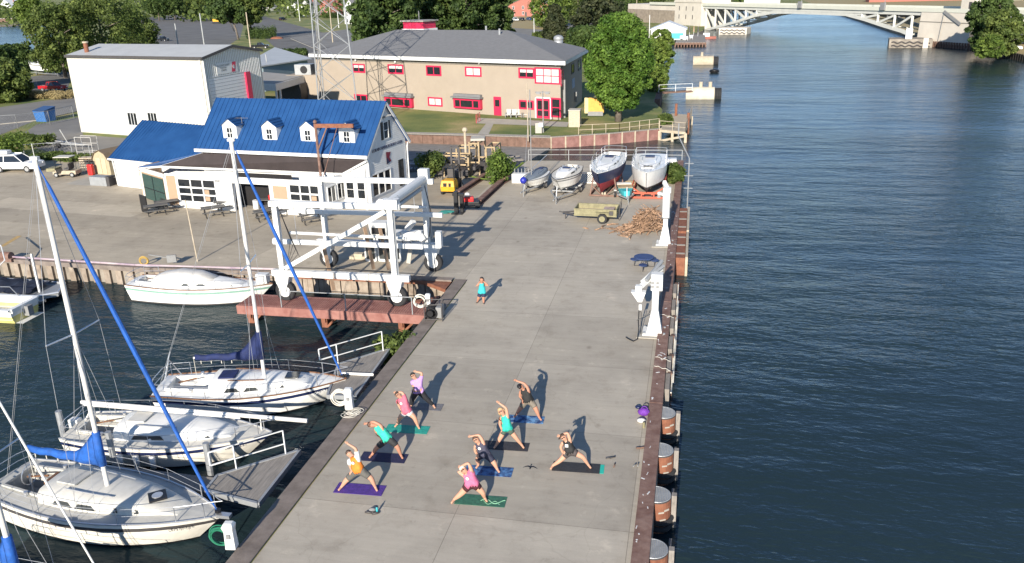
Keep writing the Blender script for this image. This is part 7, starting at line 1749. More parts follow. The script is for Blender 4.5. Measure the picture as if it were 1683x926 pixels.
b = MB(); b.tube([L(mg, .0+.85*q/14, .12*math.sin(q*.55)-.02, .0155) for q in range(15)], .02, 5); b.tube([L(mg, .1+.6*q/14, -.1+.1*math.sin(q*.6+2), .0155) for q in range(15)], .014, 5); b.build('swirl_print', solid('mat_swirl', (.18, .38, .24)), mg)
mat_thing('blue patterned yoga mat under the person in the navy tank top', (840, 784.7), 1.78, .62, matmat('mat_blue_dye', (.012, .035, .13), (.08, .20, .42)))
mat_thing('charcoal yoga mat under the blonde person in teal top', (867, 742.5), 1.78, .62, solid('mat_charcoal', (.035, .035, .042)))
mat_thing('blue tie dye yoga mat farthest to the back right', (892.5, 697), 1.78, .60, matmat('mat_blue_dye2', (.015, .05, .16), (.14, .30, .52)))
mat_thing('dark grey yoga mat with a teal end under the person in the black logo top', (985.3, 779), 1.76, .64, solid('mat_darkgrey', (.03, .03, .034)), strip='teal')

# ------------------------------------------------------------------ people
def skin_mesh(pts, edges, rad, root, sub=1):
    me = bpy.data.meshes.new('tmp'); me.from_pydata([tuple(p) for p in pts], edges, []); o = bpy.data.objects.new('tmp', me); COL.objects.link(o)
    md = o.modifiers.new('s', 'SKIN'); md.use_smooth_shade = True; md.branch_smoothing = .6
    for i, r in enumerate(rad):
        sv = me.skin_vertices[0].data[i]; r = (r, r) if not isinstance(r, tuple) else r; sv.radius = r; sv.use_root = (i == root)
    s = o.modifiers.new('u', 'SUBSURF'); s.levels = sub; s.render_levels = sub
    dg = bpy.context.evaluated_depsgraph_get(); dg.update(); ev = o.evaluated_get(dg); m2 = bpy.data.meshes.new_from_object(ev)
    bpy.data.objects.remove(o); bpy.data.meshes.remove(me); return m2
def join_to(m2, mbs, name, mats, parent):
    v = [tuple(p.co) for p in m2.vertices]; f = [tuple(p.vertices) for p in m2.polygons]; mi = [0]*len(f)
    for mb in mbs:
        o_ = len(v); v += [tuple(p) for p in mb.v]; f += [tuple(i+o_ for i in q) for q in mb.f]; mi += mb.mi
    inv = wmat(parent).inverted(); me = bpy.data.meshes.new(name); me.from_pydata([tuple(inv @ Vector(p)) for p in v], [], f)
    for mm in mats: me.materials.append(M[mm] if isinstance(mm, str) else mm)
    me.polygons.foreach_set('material_index', mi); me.polygons.foreach_set('use_smooth', [True]*len(me.polygons)); me.update()
    o = bpy.data.objects.new(name, me); COL.objects.link(o); o.parent = parent; return o
def hand_fingers(mb, wrist, palm, side):
    d = (palm-wrist).normalized(); s = d.cross(Vector((0, 1, 0))); s = s.normalized() if s.length > .1 else Vector((1, 0, 0)); n = s.cross(d)
    for k, (o_, ln) in enumerate(((-.03, .060), (-.01, .075), (.01, .078), (.03, .068))):
        a = palm+s*o_+d*.01; mb.tube([a-d*.03, a+d*ln*.5, a+d*ln*.85+n*.012, a+d*ln+n*.028], [.0095, .009, .008, .006], 6)
    a = palm-d*.035+s*.03*side; mb.tube([a, a+s*.03*side+d*.02, a+s*.035*side+d*.055], [.011, .010, .008], 6)
def person(label, J, top, bottom, hair, skin='skin', sleeves=0, legs='shorts', hairstyle='short', cap=None, glasses=True, build=1.0, shoes=None, logo=None, Yp=None, sleeve_mat=None, face_tilt=0.35, midriff=False, mono=False):
    fl, fr = gp(*J['fl'], .03), gp(*J['fr'], .03); Y = (fl.y+fr.y)/2 if Yp is None else Yp
    def q(k, dy=0.0): p = yplane(*J[k], Y+dy); return p
    FL, FR = Vector((fl.x, fl.y, .09)), Vector((fr.x, fr.y, .09)); hip = q('hip'); neck = q('neck'); head = q('head', -.04)
    t = thing('person', label, 'person', (hip.x, Y, .016), 0, 'people stretching on yoga mats' if not mono else None)
    sp = hip.lerp(neck, .38); ch = hip.lerp(neck, .80); ax = (neck-hip).normalized(); lat = Vector((ax.z, 0, -ax.x)); bl = build
    hl, hr = hip-lat*.10*bl-ax*.05, hip+lat*.10*bl-ax*.05
    kl, kr = q('kl') if 'kl' in J else hl.lerp(FL, .5), q('kr') if 'kr' in J else hr.lerp(FR, .5)
    for k_, h_, f_ in ((kl, hl, FL), (kr, hr, FR)): k_.y = (h_.y+f_.y)/2-.04
    sl, sr = ch-lat*.15*bl+ax*.02, ch+lat*.15*bl+ax*.02
    if 'sr' in J: sr = sr.lerp(q('sr'), .6)
    if 'sl' in J: sl = sl.lerp(q('sl'), .6)
    er, hr_ = q('er'), q('hr'); el, hl_ = q('el'), q('hl')
    def lim(a, b, mn, mx): d = b-a; l_ = max(d.length, 1e-4); return a+d*(min(max(l_, mn), mx)/l_)
    er = lim(sr, er, .24, .31); hr_ = lim(er, hr_, .20, .30); el = lim(sl, el, .24, .31); hl_ = lim(el, hl_, .20, .28)
    head = lim(neck, head, .15, .20); hd = (head-neck).normalized(); base = neck+hd*.02
    toeL, toeR = FL+Vector((J.get('tl', -.06), -.17, -.055)), FR+Vector((J.get('tr', .12), -.14, -.055))
    pts = [hip, sp, ch, neck, base+hd*.06, head+hd*.01, head+hd*.095, hl, kl, FL, toeL, hr, kr, FR, toeR, sl, el, hl_, sr, er, hr_,
           kl.lerp(FL, .3), kr.lerp(FR, .3)]
    wl = hl_+(hl_-el).normalized()*.07; wr = hr_+(hr_-er).normalized()*.07; pts += [wl, wr]
    ed = [(0, 1), (1, 2), (2, 3), (3, 4), (4, 5), (5, 6), (0, 7), (7, 8), (8, 21), (21, 9), (9, 10), (0, 11), (11, 12), (12, 22), (22, 13), (13, 14), (2, 15), (15, 16), (16, 17), (17, 23), (2, 18), (18, 19), (19, 20), (20, 24)]
    rd = [.195*bl, .180*bl, .190*bl, .07, .09, .125, .095, .145*bl, .090*bl, .050, .040, .145*bl, .090*bl, .050, .040, .078, .056, .040, .078, .056, .040, .084*bl, .084*bl, .042, .042]
    m2 = skin_mesh(pts, ed, rd, 0, 2)
    fm = MB(); hand_fingers(fm, hl_, wl, 1); hand_fingers(fm, hr_, wr, -1)
    # face: looks at the camera side
    fwd = Vector((0, -1, face_tilt)).normalized(); rt = hd.cross(fwd).normalized()*-1; fwd = (fwd-hd*fwd.dot(hd)*.5).normalized()
    hc = head+hd*.01
    for s in (-1, 1):
        fm.ball(hc+fwd*.088+rt*s*.034+hd*.012, .012, 6, mi=1); fm.ball(hc+rt*s*.098, .026, 6, sc=(.5, 1, 1))
    fm.tube([hc+fwd*.09+hd*.01, hc+fwd*.118-hd*.02, hc+fwd*.095-hd*.03], [.008, .015, .010], 6)
    fm.tube([hc+fwd*.090+rt*-.022-hd*.052, hc+fwd*.094-hd*.052, hc+fwd*.090+rt*.022-hd*.052], .006, 5, mi=2)
    join_to(m2, [fm], 'body', [skin, 'black', solid('lips', (.32, .10, .08))], t)
    # clothes: the body's own surface lifted a centimetre or so where a garment covers it
    inv = wmat(t).inverted(); bv = [v.co.copy() for v in m2.vertices]; bn = [v.normal.copy() for v in m2.vertices]
    bones = [(k, pts[a], pts[c_]) for k, a, c_ in (('torso', 0, 1), ('torso', 1, 2), ('torso', 2, 3), ('neck', 3, 4), ('hipL', 0, 7), ('hipR', 0, 11), ('thighL', 7, 8), ('thighR', 11, 12), ('shinL', 8, 9), ('shinR', 12, 13), ('footL', 9, 10), ('footR', 13, 14),
             ('shL', 2, 15), ('shR', 2, 18), ('armL', 15, 16), ('armR', 18, 19), ('foreL', 16, 17), ('foreR', 19, 20), ('foreL', 17, 23), ('foreR', 20, 24))]
    def near(p):
        best = None
        for k, a, c_ in bones:
            d_ = c_-a; f_ = max(0, min(1, (p-a).dot(d_)/d_.length_squared)); q_ = (p-(a+d_*f_)).length
            if best is None or q_ < best[0]: best = (q_, k, f_)
        return best
    tl = (neck-hip).length; lk = {'shorts': .80, 'short': .42, 'long': 9}[legs]
    tf, bf, sf = [], [], []
    for pl in m2.polygons:
        c_ = pl.center; q_, k, f_ = near(c_); s_ = (c_-hip).dot(ax)
        if (k in ('torso', 'hipL', 'hipR') and s_ > -.02 and s_ < tl-(.02 if sleeves else .05)) or (k in ('shL', 'shR') and (sleeves or f_ < .75)) or (sleeves and k in ('armL', 'armR') and f_ < sleeves): (sf if sleeve_mat and (k in ('armL', 'armR') or (k in ('shL', 'shR') and f_ > .6)) else tf).append(pl)
        if (k == 'torso' and s_ < .09) or (k in ('hipL', 'hipR') and s_ < .09) or (k in ('thighL', 'thighR') and f_ < lk) or (legs == 'long' and (k in ('shinL', 'shinR') and f_ < .93)): bf.append(pl)
    def lift(name, faces, h, m, hang=0.0):
        ids = sorted({i for pl in faces for i in pl.vertices}); ix = {v: n for n, v in enumerate(ids)}; n = len(ids)
        outer = [inv @ (bv[i]+bn[i]*(h+hang*max(0, .5-((bv[i]-hip).dot(ax))/tl))) for i in ids]; inner = [inv @ (bv[i]-bn[i]*.004) for i in ids]
        fs = [tuple(ix[i] for i in pl.vertices) for pl in faces]; cnt = {}
        for f_ in fs:
            for a, c_ in zip(f_, f_[1:]+f_[:1]): cnt[(a, c_)] = 1
        rim = [(a, c_) for (a, c_) in cnt if (c_, a) not in cnt]
        me = bpy.data.meshes.new(name); me.from_pydata([tuple(p) for p in outer+inner], [], fs+[(c_, a, a+n, c_+n) for a, c_ in rim]); me.materials.append(M[m] if isinstance(m, str) else m)
        me.polygons.foreach_set('use_smooth', [True]*len(me.polygons)); me.update(); o = bpy.data.objects.new(name, me); COL.objects.link(o); o.parent = t; return o
    lift({'long': 'trousers'}.get(legs, 'shorts'), bf, .014, bottom); tp = lift('top', tf, .022, top, .03)
    if sf: lift('sleeve', sf, .022, sleeve_mat)
    # hair and headwear
    hb_ = MB(); back = -fwd
    vs = []
    hb_.ball(hc+hd*.035+back*.022, .112, 12, sc=(1, 1, 1.0))
    if hairstyle == 'long':
        for k in range(9):
            a = -1.2+.3*k; s0 = hc+back*.05+rt*.085*math.sin(a)+hd*.03
            dr = Vector(J.get('blow', (0, 0, 0))); hb_.tube([s0, s0-hd*.12+rt*.04*math.sin(a)+dr*.4, s0-hd*.24+dr+Vector((.02*math.sin(k*2), .03*math.cos(k), -.04))], [.045, .035, .012], 6)
    if hairstyle == 'bun': hb_.ball(hc+hd*.1+back*.07, .05, 8)
    for v in hb_.v:
        d_ = (v-hc).dot(fwd)
        if d_ > .055 and (v-hc).dot(hd) < .10: v -= fwd*(d_-.05)
    hb_.build('hair', hair, t, smooth=True)
    if cap:
        cb = MB(); cb.ball(hc+hd*.05, .118, 12, sc=(1, 1, .85)); 
        cb.v = [v if (v-hc).dot(hd) > .035 else v+hd*(.035-(v-hc).dot(hd)) for v in cb.v]
        cb.tube([hc+fwd*.08+hd*.06, hc+fwd*.20+hd*.04], [.085, .06], 10); cb.build('cap', cap, t, smooth=True)
    if glasses:
        gb = MB()
        for s in (-1, 1): gb.box(hc+fwd*.103+rt*s*.036+hd*.012, (.058, .014, .036))
        gb.bar(hc+fwd*.106-rt*.02+hd*.016, hc+fwd*.106+rt*.02+hd*.016, .01); gb.build('sunglasses', 'black', t)
    if shoes:
        for f_, tt in ((FL, toeL), (FR, toeR)): MB().tube([f_+Vector((0, .05, -.045)), f_+(tt-f_)*.5+Vector((0, 0, -.02)), tt], [.045, .05, .04], 8).build('shoe', shoes, t, smooth=True)
    if logo:
        c_ = sp.lerp(ch, .75)+Vector((0, -.15*bl, 0)); lb = MB(); lb.box(c_, (.12, .012, .12)) if logo == 'square' else lb.ball(c_, .06, 10, sc=(1, .25, 1)); lb.build('chest_print', 'white', tp)
    return t
def Z(ox, oy, s, d): return {k: ((ox+v[0]/s, oy+v[1]/s) if isinstance(v, tuple) and k not in ('blow',) else v) for k, v in d.items()}
A4 = (740, 590, 4.408); A1 = (540, 580, 5.788); A2 = (530, 700, 5.788); A3 = (730, 740, 6.01)
person('person in black logo tank top leaning over a dark grey mat, long dark hair blowing', Z(*A4, dict(fl=(742, 785), fr=(1000, 778), kl=(795, 728), kr=(960, 712), hip=(868, 672), neck=(838, 590), head=(820, 568), sr=(868, 580), er=(850, 535), hr=(785, 560), sl=(812, 600), el=(800, 640), hl=(815, 680), blow=(-.22, .02, .1))),
    solid('cloth_black', (.012, .012, .013)), solid('cloth_darkprint', (.06, .05, .05)), 'hair', hairstyle='long', legs='short', logo='square', build=1.02)
person('blonde person in teal tank top with one arm raised on the charcoal mat', Z(*A4, dict(fl=(333, 636), fr=(518, 634), kl=(362, 572), kr=(478, 575), hip=(410, 505), neck=(388, 405), head=(366, 378), sr=(412, 400), er=(403, 350), hr=(350, 318), sl=(368, 425), el=(358, 470), hl=(372, 510), blow=(-.05, 0, 0))),
    solid('cloth_teal', (.02, .42, .33)), solid('cloth_olive', (.06, .09, .07)), 'hairb', hairstyle='long', legs='short')
person('person in black tank top and khaki shorts with a black cap at the back right', Z(*A4, dict(fl=(478, 412), fr=(645, 434), kl=(512, 352), kr=(622, 355), hip=(560, 300), neck=(530, 218), head=(512, 205), sr=(572, 212), er=(535, 178), hr=(462, 153), sl=(510, 232), el=(505, 265), hl=(520, 300))),
    solid('cloth_black2', (.012, .012, .012)), solid('cloth_khaki', (.17, .145, .115)), 'hairk', skin='skin2', legs='shorts', cap='black', build=1.15)
person('person in navy tank top bending sideways on the blue patterned mat', Z(*A4, dict(fl=(205, 778), fr=(340, 808), kl=(195, 725), kr=(322, 745), hip=(245, 690), neck=(208, 610), head=(186, 586), sr=(240, 590), er=(205, 545), hr=(150, 562), sl=(176, 628), el=(180, 665), hl=(200, 700))),
    solid('cloth_navygrey', (.045, .045, .075)), solid('cloth_navyshort', (.02, .022, .045)), 'hair', legs='shorts', logo='round', hairstyle='bun', build=1.1)
person('fair haired person in pink tank top nearest the camera, on the green mat', Z(*A3, dict(fl=(98, 503), fr=(402, 488), kl=(160, 425), kr=(378, 420), hip=(273, 335), neck=(228, 222), head=(188, 192), sr=(262, 150), er=(238, 125), hr=(145, 172), sl=(190, 250), el=(170, 235), hl=(175, 215))),
    solid('cloth_pink', (.55, .13, .24)), solid('cloth_maroon', (.05, .008, .012)), solid('white_hair', (.50, .45, .38)), legs='short', logo='round', build=1.15, hairstyle='short')
person('person in lavender top and long black trousers farthest back on the left', Z(*A1, dict(fl=(790, 512), fr=(998, 512), kl=(798, 435), kr=(925, 430), hip=(852, 368), neck=(828, 250), head=(805, 220), sr=(890, 235), er=(888, 192), hr=(838, 182), sl=(790, 272), el=(800, 305), hl=(818, 330))),
    solid('cloth_lavender', (.40, .24, .52)), solid('cloth_trouser', (.012, .012, .016)), 'hairk', sleeves=.5, legs='long', build=1.2, hairstyle='bun')
person('person in pink tee and white shorts on the bright teal mat', Z(*A1, dict(fl=(655, 690), fr=(850, 708), kl=(682, 612), kr=(822, 612), hip=(742, 562), neck=(685, 425), head=(660, 402), sr=(728, 410), er=(700, 375), hr=(648, 378), sl=(662, 450), el=(668, 500), hl=(690, 540))),
    solid('cloth_rose', (.52, .12, .18)), solid('cloth_whiteshort', (.62, .56, .56)), 'hair', sleeves=.45, legs='short', logo='round', build=1.1)
person('person in bright teal tank and black shorts on the navy mat', Z(*A2, dict(fl=(472, 288), fr=(748, 294), kl=(525, 195), kr=(715, 200), hip=(610, 125), neck=(510, -5), head=(462, -10), sr=(555, -10), er=(480, -42), hr=(372, -8), sl=(500, 30), el=(520, 75), hl=(550, 110))),
    solid('cloth_mint', (.03, .48, .33)), solid('cloth_blackshort', (.025, .025, .027)), 'hair', skin='skin2', legs='shorts', build=1.1)
person('person in orange top with white sleeves raising an arm on the purple mat', Z(*A2, dict(fl=(182, 595), fr=(505, 600), kl=(235, 505), kr=(462, 495), hip=(340, 425), neck=(292, 292), head=(256, 266), sr=(335, 275), er=(312, 205), hr=(210, 152), sl=(248, 335), el=(262, 375), hl=(275, 420))),
    solid('cloth_orange', (.72, .20, .02)), solid('cloth_greyshort', (.10, .095, .085)), 'hair', sleeves=.6, sleeve_mat='white', legs='shorts', logo='round', glasses=False, build=1.12)
person('instructor in turquoise top and navy shorts standing alone, hands at face', Z(740, 430, 9.2625, dict(fl=(418, 615), fr=(508, 630), hip=(482, 470), neck=(478, 322), head=(478, 262), er=(540, 355), hr=(500, 300), el=(425, 355), hl=(462, 300), tl=-.03, tr=.05, blow=(.02, 0, -.02))),
    solid('cloth_cyan', (.03, .45, .47)), solid('cloth_darkblue', (.02, .03, .07)), 'hairk', skin='skin2', legs='shorts', hairstyle='long', glasses=False, shoes='trim', build=1.0, mono=True)

# ------------------------------------------------------------------ small things on the pier
c = gp(620, 843); t = thing('water_bottle', 'turquoise water bottle standing beside the dark shoes', 'bottle', c)
MB().tube([c+Vector((0, 0, z)) for z in (0, .01, .2, .23)], [.034, .038, .038, .02], 12).build('flask', 'turq', t, smooth=False); MB().cyl(c+Vector((0, 0, .245)), .022, .04, 10).build('lid', 'black', t)
def shoes(label, px, py, m, n=2, rz=0.0, flat=False, cat='shoes', name='shoes'):
    c = gp(px, py); b = MB()
    for k in range(n):
        o_ = c+Vector((.13*k, .05*(k % 2), .0)); a = rz+.3*k; d = Vector((math.cos(a), math.sin(a), 0)); b.tube([o_-d*.13+Vector((0, 0, .035)), o_+Vector((0, 0, .04)), o_+d*.12+Vector((0, 0, .03))], [.035, .045, .03] if not flat else [.03, .02, .03], 7)
    return tag(b.build(name, m, smooth=True), label, cat)
shoes('dark shoes and sandals heaped beside the turquoise bottle', 606, 844, 'trim', 3)
tag(MB().ball(gp(612, 838, .06), .1, 8, sc=(1.4, 1, .7)).build('cloth_bag', 'grey', smooth=True), 'crumpled grey bag lying behind the dark shoes', 'bag')
shoes('pair of sandals right of the dark grey mat', 1001, 754, 'trim', 2, .5, True)
shoes('single small sandal below the pair right of the mat', 1010, 766, 'brownwood', 1, 1.5, True)
shoes('pale and dark shoes beside the rust beam', 1051, 738, 'brownwood', 2, .2)
shoes('strapped sandals near the foot of the rust beam', 1043, 766, 'grey', 2, 1.2, True)
c = gp(1058, 683); tag(MB().ball(c+Vector((0, 0, .16)), .2, 10, sc=(1.3, .9, .85)).torus(c+Vector((.02, 0, .3)), .12, .02, 14, 5, rot=Euler((PI/2, 0, 0))).build('bag', solid('bag_purple', (.14, .03, .30)), smooth=True), 'purple shoulder bag leaning on the rust beam', 'bag')
c = gp(1054, 695); tag(MB().ball(c+Vector((0, 0, .1)), .14, 8, sc=(1.4, 1, .7)).build('towel', 'blind', smooth=True), 'rolled white towel in front of the purple bag', 'towel')
c = gp(1049, 672); tag(MB().ball(c+Vector((0, 0, .08)), .12, 8, sc=(1.2, 1, .6)).build('cap', 'navy', smooth=True), 'navy hat lying left of the purple bag', 'hat')
c = gp(1058, 703); tag(MB().cyl(c+Vector((0, 0, .12)), .05, .24, 10).build('flask', 'olive'), 'dark flask standing by the white towel', 'bottle')
# bird gliding low over the pier
c = gp(872, 768, 2.5); t = thing('bird', 'black bird gliding with spread wings above the pier near the dark grey mat', 'bird', c)
b = MB(); b.tube([c+Vector((0, .13, 0)), c+Vector((0, .05, 0)), c+Vector((0, -.06, .0)), c+Vector((0, -.12, 0))], [.006, .028, .026, .008], 7)
for s in (-1, 1): b.loft([[c+Vector((s*x, y0, z)), c+Vector((s*x, (y0+y1)/2, z+.008)), c+Vector((s*x, y1, z)), c+Vector((s*x, (y0+y1)/2, z-.004))] for x, y0, y1, z in ((.01, -.04, .05, .01), (.09, -.035, .04, .03), (.17, -.055, .0, .02), (.24, -.075, -.06, 0))], closed=True)
b.add([c+Vector((-.03, .19, 0)), c+Vector((.03, .19, 0)), c+Vector((.012, .1, .004)), c+Vector((-.012, .1, .004))], [(0, 1, 2, 3)])
b.build('body', 'black', t)

# ------------------------------------------------------------------ yard furniture
def picnic(label, px, py, rz, group='dark picnic tables in front of the club house', col='tablegrey'):
    c = gp(px, py); t = thing('picnic_table', label, 'picnic table', c, rz, group)
    MB().box(L(t, 0, 0, .75), (1.85, .75, .05), rz=rz).build('tabletop', col, t)
    for s in (-1, 1): MB().box(L(t, 0, s*.68, .45), (1.85, .26, .045), rz=rz).build('bench', col, t)
    for x in (-.65, .65):
        b = MB()
        for s in (-1, 1): b.tube([L(t, x, s*.25, .72), L(t, x, s*.35, .05), L(t, x, s*.75, .04), L(t, x, s*.7, .43)], .025, 6)
        b.bar(L(t, x, -.7, .42), L(t, x, .7, .42), .04, .04); b.build('leg', 'black', t)
    return t
PR = R(38)
for lab, px, py in (('picnic table at the corner of the angled glass entrance', 258, 352), ('picnic table before the right side of the left garage door', 352, 355), ('picnic table in front of the open garage doorway', 438, 361), ('picnic table in front of the right garage door', 513, 366)):
    picnic(lab, px, py, PR)
picnic('second table tucked behind the one at the entrance corner', 275, 345, PR); picnic('second table tucked against the white wall by the doorway', 372, 345, PR); picnic('second table behind the one near the open doorway', 455, 352, PR)
c = gp(239, 350); t = thing('board', 'black upright board leaning at the entrance corner', 'board', c); MB().box(c+Vector((0, 0, .75)), (1.1, .08, 1.45), rz=R(-30)).build('panel', 'black', t)
c = gp(200, 303); t = thing('grill_table', 'dark steel table with a grill on top outside the wing', 'table', c, R(-6)); MB().box(L(t, 0, 0, .75), (1.7, .8, .05), rz=R(-6)).build('tabletop', 'tablegrey', t)
for x in (-.75, .75):
    for y in (-.3, .3): MB().box(L(t, x, y, .36), (.05, .05, .72)).build('leg', 'black', t)
c = gp(222, 304); t = thing('barbecue', 'black wheeled barbecue beside the grill table', 'barbecue', c); MB().tube([c+Vector((-.5, 0, .85)), c+Vector((.5, 0, .85))], .32, 12).build('drum', 'trim', t)
for x in (-.4, .4):
    for y in (-.2, .2): MB().box(c+Vector((x, y, .3)), (.05, .05, .6)).build('leg', 'black', t)
MB().box(c+Vector((0, 0, 1.18)), (.8, .3, .05)).build('shelf', 'grey', t)
c = gp(163, 306); t = thing('concrete_block', 'pale concrete block at the edge of the entry slab', 'block', c); MB().box(c+Vector((0, .5, .42)), (2.0, 1.0, .84), rz=R(-8)).build('block', 'galv', t, bevel=.02)
c = gp(180, 306); tag(MB().box(c+Vector((0, .3, .45)), (.5, .9, .9), rz=R(-8)).build('vent_crate', 'trim'), 'dark slatted crate on the right of the concrete block', 'crate')
# golf cart
c = gp(112, 290); rz = R(-172); t = thing('golf_cart', 'tan golf cart with a pale roof and open cargo bed', 'golf cart', c, rz)
b = MB(); b.loft([[L(t, x, y, z) for x, z in ((-1.2, .3), (-1.2, .65), (.2, .65), (.35, .35), (.75, .35), (.85, .75), (1.15, .7), (1.2, .3))] for y in (-.55, .55)], closed=True); b.build('body', 'tanwood', t)
b = MB(); b.box(L(t, .0, 0, 2.0), (1.7, 1.2, .07), rz=rz); b.build('canopy', 'cream', t, bevel=.03)
b = MB()
for x, y in ((-.7, -.5), (-.7, .5), (.8, -.5), (.8, .5)): b.tube([L(t, x, y, .6), L(t, x, y, 2.0)], .022, 5)
b.build('roof_post', 'black', t); MB().box(L(t, -.25, 0, .8), (.5, 1.0, .14), rz=rz).build('seat', 'trim', t); MB().box(L(t, -.5, 0, 1.1), (.1, 1.0, .5), rz=rz).build('backrest', 'trim', t); MB().box(L(t, 1.35, 0, .75), (.9, 1.1, .3), rz=rz).build('cargo_bed', 'olive', t)
ax = wmat(t).to_3x3() @ Vector((0, 1, 0))
for x in (-.8, .85):
    for y in (-.52, .52):
        a = MB(); r = MB(); wheel(a, r, L(t, x, y, .25), .25, .18, ax); w_ = a.build('wheel', 'rubber', t); r.build('rim', 'rim', w_)
c = gp(135, 286); t = thing('bike_rack_pile', 'rack of old bicycles and metal tubing behind the golf cart', 'rack', c); b = MB()
for k in range(7): b.tube([c+Vector((-.8+.25*k, 0, 0)), c+Vector((-.8+.25*k, .1, 1.0)), c+Vector((-.7+.25*k, .6, 1.1)), c+Vector((-.7+.25*k, .7, 0))], .02, 5)
b.build('tube_frame', 'grey', t)
c = gp(151, 288); t = thing('gas_can', 'bright red upright fuel tank beside the tan shed', 'tank', c); MB().box(c+Vector((0, 0, .55)), (.55, .45, 1.1)).build('tank', 'red', t, bevel=.1); MB().cyl(c+Vector((0, 0, 1.3)), .1, .4, 10).build('pump', 'black', t)
c = gp(170, 287); rz = R(-14); t = thing('shed', 'small cream garden shed with gambrel roof', 'shed', c, rz)
w_, d_ = 2.3, 2.6; b = MB(); g = [(-w_/2, 0), (w_/2, 0), (w_/2, 1.5), (w_*.33, 2.1), (0, 2.4), (-w_*.33, 2.1), (-w_/2, 1.5)]
b.loft([[L(t, x, y, z) for x, z in g] for y in (0, d_)], closed=True); b.build('wall', mat('shed_cream', (.38, .32, .21), .7), t)
b = MB(); rf = [(-w_/2-.1, 1.45), (-w_*.34, 2.15), (0, 2.48), (w_*.34, 2.15), (w_/2+.1, 1.45)]
for (x0, z0), (x1, z1) in zip(rf, rf[1:]): b.slab([L(t, x0, -.15, z0), L(t, x1, -.15, z1), L(t, x1, d_+.15, z1), L(t, x0, d_+.15, z0)], .06)
b.build('roof', mat('shed_roof', (.16, .12, .08), .8), t); b = MB()
for s in (-1, 1): b.box(L(t, s*.36, -.02, .85), (.66, .05, 1.6), rz=rz)
b.build('door', mat('shed_door', (.44, .38, .26), .7), t)
c = gp(148, 276); t = thing('lumber_rack', 'wooden pallets and lumber stacked between golf cart and shed', 'lumber', c); b = MB()
for k in range(5): b.box(c+Vector((0, 0, .12+.24*k)), (1.6, .9, .1), rz=.05*k)
b.build('pallet', 'tanwood', t); b = MB()
for x in (-.7, 0, .7): b.box(c+Vector((x, -.3, .6)), (.1, .1, 1.2))
b.build('upright', 'brownwood', t)
t = thing('scaffold', 'pale tubular scaffold frame behind the lumber stack', 'scaffold', gp(142, 262)); c = gp(142, 262); b = MB()
for x in (-1, 1):
    for y in (0, 1): b.tube([c+Vector((x, y, 0)), c+Vector((x, y, 2.4))], .03, 5)
for z in (.8, 1.6, 2.4): b.tube([c+Vector((-1, 0, z)), c+Vector((1, 0, z)), c+Vector((1, 1, z)), c+Vector((-1, 1, z)), c+Vector((-1, 0, z))], .025, 5)
b.build('tube_frame', 'blind', t)
# chain link fence on the left
fp = [gp(-20, 215), gp(30, 212), gp(83, 205), gp(122, 195)]
def chain_fence(label, pts, h, step):
    t = thing('chain_link_fence', label, 'fence', pts[0]); b = MB(); w_ = MB()
    for a, c in zip(pts, pts[1:]):
        n = max(1, round((c-a).length/step))
        for i in range(n+1): p = a.lerp(c, i/n); b.tube([p, p+Vector((0, 0, h))], .045, 6)
        w_.tube([a+Vector((0, 0, h)), c+Vector((0, 0, h))], .03, 5)
        d = (c-a); Ln = d.length; k = int(Ln/.5)
        for i in range(k):
            p = a.lerp(c, i/k); q = a.lerp(c, min(1, (i+h/.5)/k)) if i+h/.5 <= k else c
            w_.tube([p, q+Vector((0, 0, h))], .006, 3); w_.tube([p+Vector((0, 0, h)), q], .006, 3)
    b.build('post', 'galv', t); w_.build('mesh', 'galv', t); return t
chain_fence('galvanised chain link fence in front of the blue dumpster', fp, 1.9, 4.0)
chain_fence('lower chain link fence behind the white suv and golf cart', [gp(42, 262), gp(92, 258), gp(150, 262)], 1.6, 3.0)
# plane-like trailer frame behind
c = gp(108, 244); t = thing('aluminium_trailer', 'empty aluminium boat trailer on the side yard', 'trailer', c); b = MB(); b.bar(c+Vector((-3, .6, .5)), c+Vector((3, -.5, .5)), .1, .12); b.bar(c+Vector((-3, 2, .5)), c+Vector((3, -.3, .5)), .1, .12); b.bar(c+Vector((-2, .4, .5)), c+Vector((-2, 2, .5)), .1); b.bar(c+Vector((.5, 0, .5)), c+Vector((-.3, 0, 2.2)), .07); b.build('frame', 'alu', t)
a = MB(); wheel(a, MB(), c+Vector((-1, .1, .35)), .35, .2, Vector((0, 1, 0))); a.build('wheel', 'rubber', t)

# ---- forklift, racks, beams on the lane side ---------------------------------------------------
c = gp(741, 318); T = thing('forklift', 'yellow and black forklift seen from behind among the racks', 'forklift', c)
b = MB(); b.loft([[c+Vector((x, y, z)) for x, y, z in ((-.62, -.9, .35), (.62, -.9, .35), (.62, .2, .35), (-.62, .2, .35))], [c+Vector((x, y, z)) for x, y, z in ((-.62, -1.0, .8), (.62, -1.0, .8), (.62, .25, .9), (-.62, .25, .9))], [c+Vector((x, y, z)) for x, y, z in ((-.55, -.85, 1.3), (.55, -.85, 1.3), (.55, .2, 1.3), (-.55, .2, 1.3))]], closed=True); b.build('counterweight', 'yellow', T, bevel=.05)
b = MB(); b.box(c+Vector((-.2, -.98, .95)), (.3, .06, .3)); b.box(c+Vector((.22, -.98, .95)), (.2, .06, .3)); b.build('tail_grille', 'black', T)
b = MB(); b.box(c+Vector((0, .9, .7)), (1.1, 1.6, .6)); b.box(c+Vector((0, .4, 1.25)), (.6, .6, .3)); b.build('chassis', 'black', T)
b = MB()
for x in (-.5, .5):
    b.tube([c+Vector((x, -.5, 1.2)), c+Vector((x, -.3, 2.3)), c+Vector((x, 1.2, 2.3)), c+Vector((x, 1.6, 1.1))], .045, 6)
